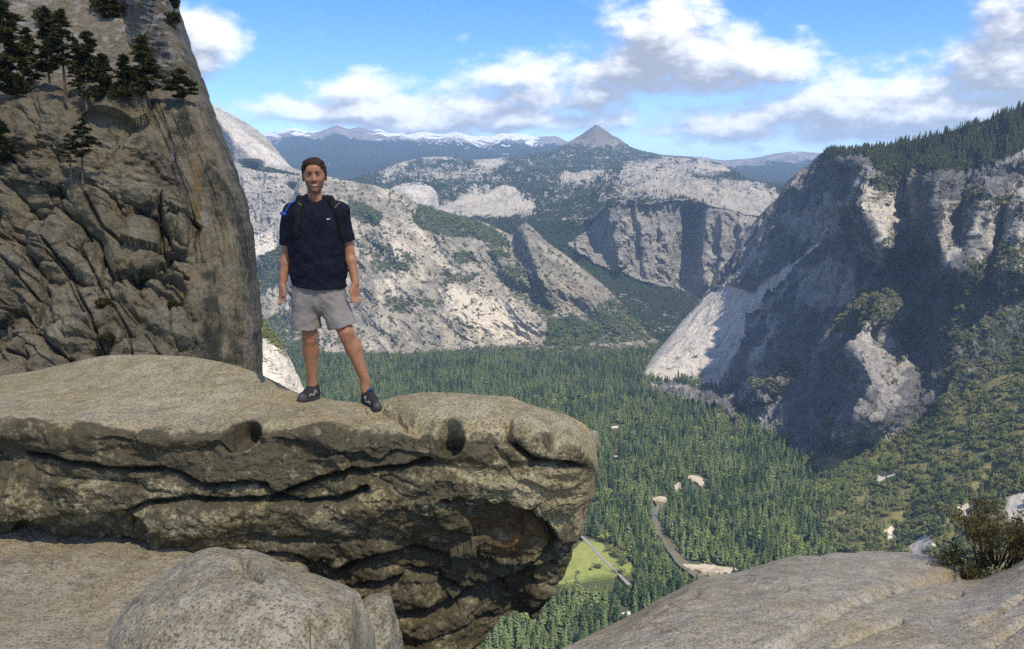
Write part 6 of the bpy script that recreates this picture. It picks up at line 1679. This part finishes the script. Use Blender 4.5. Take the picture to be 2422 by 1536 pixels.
def join_meshes(lst):
    vs_ = []; q4 = []; q3 = []; o = 0
    for v, Fs in lst:
        for F in (Fs if isinstance(Fs, list) else [Fs]):
            (q4 if F.shape[1] == 4 else q3).append(F + o)
        vs_.append(v); o += len(v)
    return np.concatenate(vs_), [np.concatenate(q) for q in (q4, q3) if q]

# small tick printed on the chest
tick = [(768.0, 513.6), (770.2, 515.4), (773.0, 515.2), (778.5, 512.6), (773.2, 516.8), (770.0, 517.6), (768.4, 516.0)]
tv = np.array([on_shirt(a, b, .004) for a, b in tick]); tb = tv + np.array([0, .003, 0])
n_ = len(tv)
lg = bpy.data.meshes.new('chest_logo'); lg.from_pydata([tuple(q) for q in (np.concatenate([tv, tb]) - OFF).tolist()], [], [list(range(n_)), list(range(2 * n_ - 1, n_ - 1, -1))] + [[i, i + n_, (i + 1) % n_ + n_, (i + 1) % n_] for i in range(n_)])
lg.materials.append(m_print); lg.update(); link('chest_logo', lg, shirt)
# ribbed collar
BB = BVHTree.FromPolygons([tuple(q) for q in bv.tolist()], bF.tolist())
cr_ = []
for a_ in np.linspace(-.25 * math.pi, 1.25 * math.pi, 26):
    q = J(740, 470, .0) + np.array([.062 * math.cos(a_), -.066 * math.sin(a_), .022 - .048 * max(0, math.sin(a_))])
    n_ = SB.find_nearest(Vector(q.tolist())); cr_.append(np.array(n_[0]))
v_, F_ = tube(resample(cr_, 60), .0062); part('collar', v_, F_, m_shirt, shirt)

def make_shorts():
    f = Field(J(660, 800, -.32) - [0, 0, .03], J(860, 640, .32), .0046)
    f.limb(J(722, 676), J(778, 673), .104, .104, .04, 1.12); f.limb(J(722, 708), J(778, 705), .108, .108, .04, 1.1)
    f.limb(J(722, 700), J(718, 790, -.01), .104, .112, .03); f.limb(J(779, 700, -.01), J(812, 782, -.055), .104, .108, .03)
    f.ell(J(686, 683, -.01), (.026, .05, .030), .02)
    mid_ = J(757, 716)[0]
    f.cut(J(717, 769), (.03, .1, -1), side=(mid_, -1)); f.cut(J(812, 759), (.26, .1, -1), side=(mid_, 1))
    f.cut(J(750, 662), (0, 0, 1))
    def fold(p):
        z = p[:, 2] - pelv[2]; x = p[:, 0] - pelv[0]
        a = ridged(np.stack([x * 4 + z * 3 * np.sign(x), p[:, 1] * 3, z * 3.5], -1), 3, 15); b = fbm(p * 9, 3, 19)
        return -.015 * (a - .3) - .008 * b
    f.ripple(fold)
    v, F = f.skin(); return relax(v, F, 2, .4), F
hv, hF = make_shorts(); shorts = part('shorts', hv, hF, m_short)
HB = BVHTree.FromPolygons([tuple(q) for q in hv.tolist()], hF.tolist())
def on_shorts(px, py, lift=.003):
    r = HB.ray_cast(Vector((0, 0, 0)), V(px, py, 1).normalized())
    p = r[0] if r[0] is not None else HB.find_nearest(Vector(J(px, py).tolist()))[0]
    return np.array(p) - np.array(V(px, py, 1).normalized()) * lift
for pts in ([(752, 676), (754, 690), (753, 706), (757, 716)],):
    v_, F_ = tube(resample([on_shorts(a, b, .001) for a, b in pts], 16), .003); part('fly_seam', v_, F_, m_short, shorts)
for pts in ([(686, 678), (690, 690), (688, 700)], [(806, 674), (813, 686), (816, 700)]):
    v_, F_ = tube(resample([on_shorts(a, b, .001) for a, b in pts], 12), .0035); part('pocket', v_, F_, m_short, shorts)

def make_hair():
    f = Field(HC - .17, HC + .19, .0034)
    f.ell(Hd(0, .026, .036), (.093, .105, .099), .02, RH); f.ell(Hd(-.015, -.045, .090), (.060, .045, .036), .03, RH); f.ell(Hd(.03, -.03, .085), (.05, .05, .036), .03, RH)
    for sx in (-1, 1):
        f.limb(Hd(sx * .086, -.012, .02), Hd(sx * .083, -.016, -.022),   .010, .006, .01)
    # face opening, ears and nape stay clear
    f.ell(Hd(0, -.098, -.006), (.073, .068, .066), .012, RH, 'sub'); f.ell(Hd(0, -.06, -.095), (.12, .10, .085), .02, RH, 'sub')
    f.ell(Hd(0, .05, -.14), (.13, .12, .085), .02, RH, 'sub')
    def tuft(p):
        q = (p - HC) @ RH
        return .011 * ridged(np.stack([q[:, 0] * 50 + q[:, 2] * 18, q[:, 1] * 14, q[:, 2] * 20], -1), 3, 8) - .006 + .006 * fbm(q * 70, 2, 3)
    f.ripple(lambda p: -tuft(p))
    v, F = f.skin(); return v, F
v_, F_ = make_hair(); part('hair', v_, F_, m_hair)
for sx in (-1, 1):
    v_, F_ = tube(resample([Hd(sx * .014, -.097, .0185), Hd(sx * .030, -.0945, .0235), Hd(sx * .047, -.082, .0185)], 10), np.array([.0040, .0052, .0054, .0054, .0054, .005, .0046, .004, .0032, .002])); part('eyebrow', v_, F_, m_hair)
def ball(c, r, nu=14, nv=9):
    th = np.linspace(0, 2 * math.pi, nu + 1); ph = np.linspace(.02, math.pi - .02, nv); T, Q = np.meshgrid(th, ph)
    return np.stack([np.sin(Q) * np.cos(T), np.sin(Q) * np.sin(T), np.cos(Q)], -1).reshape(-1, 3) * r + c, gridfaces(nv, nu + 1)
for sx in (-1, 1):
    v_, F_ = ball(np.zeros(3), np.array([.0112, .006, .0045])); e_ = part('eye', v_ @ RH.T + Hd(sx * .031, -.0875, .0005), F_, m_sclera)
    v_, F_ = ball(np.zeros(3), np.array([.0058, .0045, .0046])); part('iris', v_ @ RH.T + Hd(sx * .0305, -.0915, .0005), F_, m_eye, e_)
    v_, F_ = tube(resample([Hd(sx * .019, -.091, .003), Hd(sx * .031, -.0945, .0068), Hd(sx * .043, -.087, .002)], 8), .0022); part('eyelash', v_, F_, m_eye, e_)
def on_face(x, z, lift=.0):
    r_ = BB.ray_cast(Vector(Hd(x, -.25, z).tolist()), Vector((RH @ np.array([0, 1.0, 0])).tolist()))
    return np.array(r_[0]) + RH @ np.array([0, -lift, 0])
tt = np.linspace(-1, 1, 17)
up_ = lambda t_: (.0300 * t_, -.0690 + .0075 * t_ * t_); dn_ = lambda t_: (.0295 * t_, -.0815 + .0180 * t_ * t_)
X_ = []
for k_ in range(5):
    X_.append([on_face(*(np.array(up_(t_)) * (1 - k_ / 4) + np.array(dn_(t_)) * k_ / 4), .0012) for t_ in tt])
X_.append([q + RH @ np.array([0, .004, 0]) for q in X_[-1]]); X_.append([q + RH @ np.array([0, .004, 0]) for q in X_[0]])
part('teeth', np.array(X_).reshape(-1, 3), gridfaces(7, 17), m_white)
m_lip = plain('lips', (.23, .085, .058), .5)
for fn_, rr_ in ((up_, .0022), (dn_, .0030)):
    c_ = [on_face(*fn_(t_), .0006) for t_ in np.linspace(-1.04, 1.04, 15)]
    v_, F_ = tube(resample(c_, 30), np.interp(np.linspace(0, 1, 30), [0, .2, .8, 1], [.0015, rr_, rr_, .0015])); part('lip', v_, F_, m_lip)
for sx in (-1, 1):     # smile folds
    c_ = [on_face(sx * .022, -.042, .0004), on_face(sx * .033, -.058, .0004), on_face(sx * .037, -.074, .0004)]

# shoes
def shoe(heel, toe, ankle, name_lace):
    d = np.array(toe) - np.array(heel); L = np.linalg.norm(d[:2]); d /= np.linalg.norm(d)
    up = UP - d * (UP @ d); up /= np.linalg.norm(up); sd = np.cross(d, up)
    base = np.array(heel) - d * .02; LL = np.linalg.norm(np.array(toe) - np.array(heel)) + .03
    g_ = lambda x, y, z: base + d * (x * LL) + sd * y + up * z
    f = Field(np.minimum(base, base + d * LL) - .12, np.maximum(base, base + d * LL) + [.12, .12, .22], .0042)
    f.limb(g_(.12, 0, .045), g_(.45, 0, .045), .040, .043, .02); f.limb(g_(.45, 0, .043), g_(.80, .004, .035), .042, .036, .03); f.limb(g_(.80, .004, .034), g_(.90, .002, .032), .037, .032, .02)
    f.limb(g_(.14, 0, .06), g_(.2, 0, .105), .038, .043, .03); f.limb(g_(.30, 0, .085), g_(.55, 0, .055), .036, .036, .03)
    f.cut(g_(.2, 0, .118) + 0, up * 1.0 + d * .15); f.cut(g_(.5, 0, .018), -up)
    v, F = f.skin(); v = relax(v, F, 2, .4)
    o = part('shoe', v, F, m_shoe)
    f2 = Field(np.minimum(base, base + d * LL) - .12, np.maximum(base, base + d * LL) + [.12, .12, .12], .0042)
    f2.limb(g_(.12, 0, .02), g_(.5, 0, .02), .046, .044, .02); f2.limb(g_(.5, 0, .02), g_(.88, .003, .022), .045, .042, .03)
    f2.cut(g_(.5, 0, .026), up); f2.cut(g_(.5, 0, .0), -up)
    v, F = f2.skin(); part('sole', relax(v, F, 1, .4), F, m_sole, o)
    f3 = Field(g_(.9, 0, .03) - .1, g_(.9, 0, .03) + .1, .0042)
    f3.limb(g_(.82, .003, .034), g_(.90, .002, .032), .0405, .0355, .02); f3.cut(g_(.80, 0, 0), -d); f3.cut(g_(.5, 0, .02), -up)
    v, F = f3.skin(); part('toe_cap', relax(v, F, 1, .4), F, m_toe, o)
    # suede side panels
    for s_ in (-1, 1):
        pts = [g_(.22, s_ * .040, .05), g_(.40, s_ * .043, .075), g_(.52, s_ * .044, .045), g_(.66, s_ * .042, .055), g_(.74, s_ * .040, .035)]
        v, F = tube(resample(pts, 24), np.interp(np.linspace(0, 1, 24), [0, .2, .8, 1], [.006, .011, .010, .004])); part('side_panel', v, F, m_shoegrey, o)
    for k_ in range(4):
        x = .44 + .085 * k_; z = .094 - .0115 * k_
        v, F = tube(resample([g_(x, -.026, z - .012), g_(x + .02, 0, z + .002), g_(x + .01, .026, z - .012)], 8), .0035); part(name_lace, v, F, m_lace, o)
    v, F = tube(resample([g_(.34, -.022, .115), g_(.33, 0, .124), g_(.34, .022, .115)], 8), .010); part('tongue', v, F, m_sock, o)
    return o
RB = tree_bvh('overhanging_boulder')
def ground_at(p):
    r = RB.ray_cast(Vector((p[0], p[1], p[2] + .5)), Vector((0, 0, -1)))
    return np.array(r[0]) if r[0] else np.array(p)
def foot(heel_px, toe_px, dh, dt):
    h_ = ground_at(J(*heel_px, dh)); t_ = ground_at(J(*toe_px, dt)); return h_, t_
hL, tL = foot((741, 934), (708, 938), DL + .05, DL - .14); hR, tR = foot((861, 944), (889, 950), DR + .06, DR - .14)
print('shoes', hL, tL, hR, tR, an_l, an_r)
for h_, t_ in ((hL, tL), (hR, tR)):
    shoe(h_ + [0, 0, -.004], t_ + [0, 0, -.002], None, 'shoelace')

# ------------------------------------------------------------------ his backpack
bp0 = J(746, 660, .2); pack = empty('backpack', tuple(bp0)); tag(pack, 'black daypack with blue drinking tube worn on the hiker\'s back', 'backpack')
f = Field(J(700, 660, .08), J(800, 450, .40), .007)
f.limb(J(724, 500, .225), J(764, 500, .225), .075, .075, .05); f.limb(J(722, 610, .225), J(768, 610, .225), .085, .085, .05); f.limb(J(746, 500, .225), J(746, 610, .23), .09, .10, .05)
v, F = f.skin(); part('pack_body', relax(v, F, 2), F, m_black, pack, off=bp0)
def strap(path, w_, nm, under):
    c = [on_shirt(a, b, .010) for a, b in path]
    c = resample([c[0] + [0, .10, -.02], c[0] + [0, .03, .012]] + c + under, 40)
    d = np.gradient(c, axis=0); d /= np.linalg.norm(d, axis=1, keepdims=True)
    vw = np.array([0, -1.0, .25]); s_ = np.cross(d, vw); s_ /= np.linalg.norm(s_, axis=1, keepdims=True); nn = np.cross(s_, d)
    ww = np.interp(np.linspace(0, 1, 40), [0, .2, .7, 1], [w_, w_, w_ * .8, w_ * .35])[:, None] / 2
    X = np.stack([c + s_ * ww + nn * 0, c + s_ * ww * .7 - nn * .008, c - s_ * ww * .7 - nn * .008, c - s_ * ww, c - s_ * ww * .8 + nn * .008, c + s_ * ww * .8 + nn * .008, c + s_ * ww], 1)
    if (nn[:, 1].mean()) > 0: pass
    return part(nm, X.reshape(-1, 3), gridfaces(40, 7), m_black, pack, off=bp0)
st1 = strap([(706, 466), (702, 482), (699, 510), (696, 540), (695, 560)], .062, 'shoulder_strap', [J(694, 590, .06), J(706, 625, .16)])
st2 = strap([(772, 466), (786, 482), (797, 512), (802, 540), (803, 560)], .062, 'shoulder_strap', [J(803, 590, .06), J(792, 625, .16)])
for pts, o_ in (([(698, 474), (704, 479), (709, 484)], st1), ([(800, 476), (793, 482), (786, 490)], st2)):
    v, F = tube(resample([on_shirt(a, b, .021) for a, b in pts], 8), .0022); part('strap_trim', v, F, m_strapgrey, o_, off=bp0)
v, F = tube(resample([J(695, 575, .03), J(694, 600, .0), J(693, 640, -.01), J(692, 655, -.01)], 20), .006); part('loose_strap', v, F, m_black, pack, off=bp0)
v, F = tube(resample([J(691, 652, -.012), J(692, 660, -.012)], 4), .010); part('buckle', v, F, m_black, pack, off=bp0)
hs_ = [J(716, 470, .12), J(706, 464, .04), J(696, 470, -.04), J(682, 482, -.07), J(672, 498, -.07), J(668, 510, -.06)]
v, F = tube(resample(hs_, 30), .0085, 10); tb_ = part('drinking_tube', v, F, m_blue, pack, off=bp0)
v, F = tube(resample([J(675, 506, -.065), J(662, 502, -.075), J(659, 501, -.08)], 8), np.array([.010, .011, .011, .010, .010, .011, .011, .008]), 10); part('mouthpiece', v, F, m_valve, tb_, off=bp0)
# ------------------------------------------------------------------ pines on the cliff, shrubs, far buildings
def quads(c, u, v):
    """diamond leaves: centres, half axes"""
    n = len(c); X = np.stack([c + u, c + v, c - u, c - v], 1).reshape(-1, 3)
    i = np.arange(n)[:, None] * 4 + np.arange(4)[None, :]
    return X, i

def pine(base, H, rad, cb, seed, label, lean=(0, 0), bark=None, sparse=1.0, flat=False, m=None):
    r_ = np.random.default_rng(seed)
    root = empty('pine_tree', tuple(base)); tag(root, label, 'pine tree', 'pines on the shaded cliff')
    z = np.linspace(-.03, 1, 14); ax = np.stack([lean[0] * z ** 1.5 * H + .012 * H * np.sin(z * 7 + seed) * z, lean[1] * z * H, z * H], -1)
    lst = [tube(ax, np.interp(z, [0, .1, 1], [.024, .019, .003]) * H * (.85 if H > 8 else 1), 7)]
    C = []; Uu = []; Vv = []
    nb = int((50 if not flat else 34) * sparse)
    for i in range(nb):
        h = cb + (1 - cb) * ((i + r_.random()) / nb)
        f = (h - cb) / (1 - cb)
        prof = (1 - f) ** .6 * min(1, .45 + 2.2 * f) if not flat else (1 - (2 * f - .9) ** 2 * .8)
        L = rad * max(.1, prof) * r_.uniform(.6, 1.15)
        t = r_.uniform(0, 6.283); up = r_.uniform(-.15, .45)
        p0 = np.array([np.interp(h, z, ax[:, k]) for k in range(3)])
        d = np.array([math.cos(t), math.sin(t), up]); q = np.linspace(0, 1, 5)[:, None]
        pts = p0 + d * L * q + np.array([0, 0, -.10 * L]) * q ** 2 + r_.normal(0, .03 * L, (5, 3)) * q
        lst.append(tube(pts, np.array([.006, .005, .004, .003, .001]) * H * .7, 4))
        nt = max(3, int(10 * prof))
        for j in range(nt):
            k_ = r_.uniform(.25, 1.0); c = np.array([np.interp(k_, q[:, 0], pts[:, a]) for a in range(3)])
            tr = rad * r_.uniform(.16, .29); n = int(26 * (tr / (rad * .27)))
            dd = r_.normal(size=(n, 3)); dd /= np.linalg.norm(dd, axis=1, keepdims=True); dd[:, 2] = np.abs(dd[:, 2]) * .8 - .15
            cc = c + dd * tr * r_.uniform(.2, 1, (n, 1))
            sd = np.cross(dd, r_.normal(size=(n, 3))); sd /= np.linalg.norm(sd, axis=1, keepdims=True)
            C.append(cc); Uu.append(dd * tr * .55); Vv.append(sd * tr * .17)
    if cb > .25:
        for i in range(5):      # bare snags below the crown
            h = r_.uniform(.15, cb); t = r_.uniform(0, 6.283); p0 = np.array([np.interp(h, z, ax[:, k]) for k in range(3)])
            lst.append(tube(np.array([p0, p0 + np.array([math.cos(t), math.sin(t), -.2]) * rad * .5]), np.array([.004, .001]) * H * .5, 4))
    v, F = join_meshes(lst); link('trunk', mesh_np('trunk', v, F, [bark or M_bark]), root)
    X, F = quads(np.concatenate(C), np.concatenate(Uu), np.concatenate(Vv))
    link('crown', mesh_np('crown', X, F, [m or M_pine], smooth=False), root)
    return root

def on_cliff(px, py):
    p, n = hit('cliff', px, py)
    return np.array(p)
M_barklight = plain('pale_bark', (.36, .29, .19), .9, .25, 2); M_barkorange = plain('orange_bark', (.24, .12, .055), .9, .3, 2)
TREES = [  # base px, base py, top py, half width px, crown base, label, options
    (22, 236, 22, 62, .10, 'large dark pine cut by the left edge of the picture', {}),
    (118, 218, 36, 40, .24, 'tall dark pine with an orange trunk, second from the left edge', dict(bark=M_barkorange)),
    (158, 268, 42, 36, .48, 'slim pine with a long bare brown trunk standing on the ledge', {}),
    (206, 284, 92, 38, .44, 'pine with a pale bare lower trunk at the edge of the terrace', dict(bark=M_barklight, lean=(.06, 0))),
    (246, 222, 138, 34, .06, 'short dark pine behind the pale-trunked pine', {}),
    (296, 232, 138, 33, .06, 'small cone shaped pine left of the tall right-hand pine', {}),
    (343, 232, 98, 42, .16, 'bushy pine standing above the block at the right of the terrace', {}),
    (426, 250, 172, 36, .22, 'low spreading pine near the right edge of the cliff', dict(flat=True)),
    (172, 472, 322, 24, .58, 'thin leafless-stemmed young pine low on the cliff face', dict(sparse=.5, flat=True)),
    (196, 452, 286, 34, .48, 'leaning young pine with bare stem, lower on the cliff', dict(sparse=.7, flat=True, lean=(.05, 0))),
    (8, 392, 292, 34, .05, 'bushy dark pine at the left edge below the terrace', {}),
    (256, 48, -30, 34, .08, 'dark pine at the top edge above the smooth slab', {}),
    (186, 222, 108, 26, .1, 'narrow dark pine between the two long-trunked pines', {}),
    (408, 22, -14, 20, .08, 'stunted pine on the topmost rock of the cliff edge', dict(flat=True)),
    (70, 214, 78, 34, .08, 'dark pine behind the two leftmost pines', {}),
]
for i_, (bx, by, ty, hw, cb, lab, kw) in enumerate(TREES):
    p = on_cliff(bx, by)
    u_ = p[1] / FPX * K
    H = (by - ty) * u_ * 1.03; rad = hw * u_ * 1.08
    pine(p - np.array([0, 0, .02 * H]), H, rad, cb, 100 + i_, lab, **kw)

def shrub(name, base, w_, h_, seed, label, cat, m, stem=None, n=26, leaf=.05, group=None, tuft=16, spread=1.0, lean=0.0):
    r_ = np.random.default_rng(seed)
    root = empty(name, tuple(base)); tag(root, label, cat, group)
    lst = []; C = []; Uu = []; Vv = []
    for i in range(n):
        t = r_.uniform(0, 6.283); o = r_.uniform(0, .35) * w_
        p0 = np.array([math.cos(t) * o, math.sin(t) * o, -.06 * h_])
        tip = np.array([math.cos(t) * w_ * r_.uniform(.3, 1) * spread + lean * w_, math.sin(t) * w_ * r_.uniform(.3, 1) * spread, h_ * r_.uniform(.45, 1.05)])
        q = np.linspace(0, 1, 6)[:, None]
        pts = p0 * (1 - q) + tip * q + np.array([0, 0, .18 * h_]) * np.sin(q * math.pi) + r_.normal(0, .03 * w_, (6, 3)) * q
        lst.append(tube(pts, np.linspace(.014, .003, 6) * h_, 4))
        for j in range(3):
            a = pts[2 + j]; b = a + r_.normal(0, .16 * w_, 3) + np.array([0, 0, .12 * h_])
            lst.append(tube(np.stack([a, (a + b) / 2 + r_.normal(0, .02 * w_, 3), b]), np.array([.006, .004, .002]) * h_, 3))
            k = r_.random((tuft, 1)); c = a * (1 - k) + b * k + r_.normal(0, .05 * w_, (tuft, 3))
            d = r_.normal(size=(tuft, 3)); d /= np.linalg.norm(d, axis=1, keepdims=True); s = np.cross(d, r_.normal(size=(tuft, 3))); s /= np.linalg.norm(s, axis=1, keepdims=True)
            L = leaf * r_.uniform(.6, 1.3, (tuft, 1)); C.append(c); Uu.append(d * L); Vv.append(s * L * .42)
    v, F = join_meshes(lst); link('stems', mesh_np('stems', v, F, [stem or M_bark]), root)
    X, F = quads(np.concatenate(C), np.concatenate(Uu), np.concatenate(Vv)); link('leaves', mesh_np('leaves', X, F, [m], smooth=False), root)
    return root
M_manz = leaf_mat('manzanita_leaves', (.075, .068, .020), (.155, .125, .040), scale=6)
M_heath = leaf_mat('low_scrub_leaves', (.045, .048, .014), (.085, .080, .022), scale=.8)
for i_, (bx, by, w_, h_, lab) in enumerate([(45, 228, 48, 32, 'low green mound of scrub at the left edge of the terrace'), (105, 56, 40, 26, 'olive scrub patch high on the left of the smooth slab'), (232, 30, 34, 30, 'dark scrub at the top of the slab beside the topmost pine'), (250, 812, 26, 26, 'tuft of green scrub in the rock joints above the boulder'), (243, 722, 20, 16, 'small scrub tuft in a crack halfway down the cliff'), (408, 66, 20, 34, 'dark scrub hanging from the topmost edge of the cliff'), (60, 160, 30, 40, 'dark scrub between the leftmost pines'), (300, 228, 60, 16, 'low scrub along the back of the terrace'), (406, 720, 12, 10, 'tiny scrub tuft under the overhanging flake'), (220, 236, 40, 18, 'scrub at the foot of the pale-trunked pine')]):
    p = on_cliff(bx, by); u_ = p[1] / FPX * K
    shrub('shrub', p, w_ * u_, h_ * u_, 300 + i_, lab, 'shrub', M_heath, n=22, leaf=.30, group='shrubs on the shaded cliff', tuft=18)
# the bush behind the slab
gp, _ = hit('granite_slab', 2392, 1330)
gp = np.array(gp) if gp else P(2392, 1330, 7.4)
shrub('bush', gp + np.array([.0, .30, -.10]),   .52, .50, 401, 'large twiggy olive brown bush at the right edge behind the slab', 'bush', M_manz, n=52, leaf=.017, tuft=26)
gp2, _ = hit('granite_slab', 2292, 1364)
gp2 = np.array(gp2) if gp2 else P(2292, 1364, 7.6)
shrub('bush', gp2 + np.array([.02, .22, -.10]), .36, .26, 402, 'low sprawling bush in the dip of the slab, left of the larger bush', 'bush', M_manz, n=30, leaf=.015, tuft=20)

# a few buildings and cars far down among the trees
M_roofw = plain('pale_roof', (.36, .35, .33), .6, .08, .4); M_wallb = plain('brown_siding', (.20, .15, .11), .85, .2, .5)
def house(px, py, lx, ly, h_, rz, label):
    c = FL(px, py); root = empty('building', (c[0], c[1], FLOOR), rz); tag(root, label, 'building')
    v = np.array([(x, y, z) for z in (0, h_) for (x, y) in ((-lx, -ly), (lx, -ly), (lx, ly), (-lx, ly))]) * [.5, .5, 1]
    link('wall', mesh_np('wall', v, np.array([(0, 1, 5, 4), (1, 2, 6, 5), (2, 3, 7, 6), (3, 0, 4, 7)]), [M_wallb], smooth=False), root)
    a, b = lx * .56, ly * .60; t = h_ + ly * .30
    v = np.array([(-a, -b, h_), (a, -b, h_), (a, b, h_), (-a, b, h_), (-a, 0, t), (a, 0, t), (-a, -b, h_ - .5), (a, -b, h_ - .5), (a, b, h_ - .5), (-a, b, h_ - .5)])
    link('roof', mesh_np('roof', v, [np.array([(0, 1, 5, 4), (2, 3, 4, 5), (6, 7, 1, 0), (8, 9, 3, 2), (7, 8, 2, 1), (9, 6, 0, 3), (9, 8, 7, 6)]), np.array([(1, 2, 5), (3, 0, 4)])], [M_roofw], smooth=False), root)
house(1444, 1010, 20, 12, 6, .4, 'long pale roofed building in a clearing right of the overhang tip')
house(1448, 1078, 13, 9, 5, .9, 'small pale roofed building below the larger one')
house(1470, 1450, 15, 10, 5, .3, 'pale roofed building among trees just above the slab')
house(1482, 1462, 9, 7, 4, 1.0, 'smallest pale roofed hut beside the building above the slab')

# loose trees on the meadow
r_ = np.random.default_rng(77)
for i_, (mx_, my_, hh) in enumerate([(1400, 1338, 9), (1409, 1341, 11), (1388, 1344, 6), (1448, 1312, 20), (1462, 1318, 17), (1472, 1330, 19), (1436, 1298, 14), (1425, 1300, 10), (1360, 1352, 7), (1468, 1300, 18), (1456, 1352, 15)]):
    c = FL(mx_, my_); o = lone('meadow_tree', OAKS[i_ % len(OAKS)], (c[0], c[1], FLOOR + 2.0), hh, 1.2, 'small rounded tree standing on the green valley meadow', 'tree', 'loose trees on the meadow', r_)
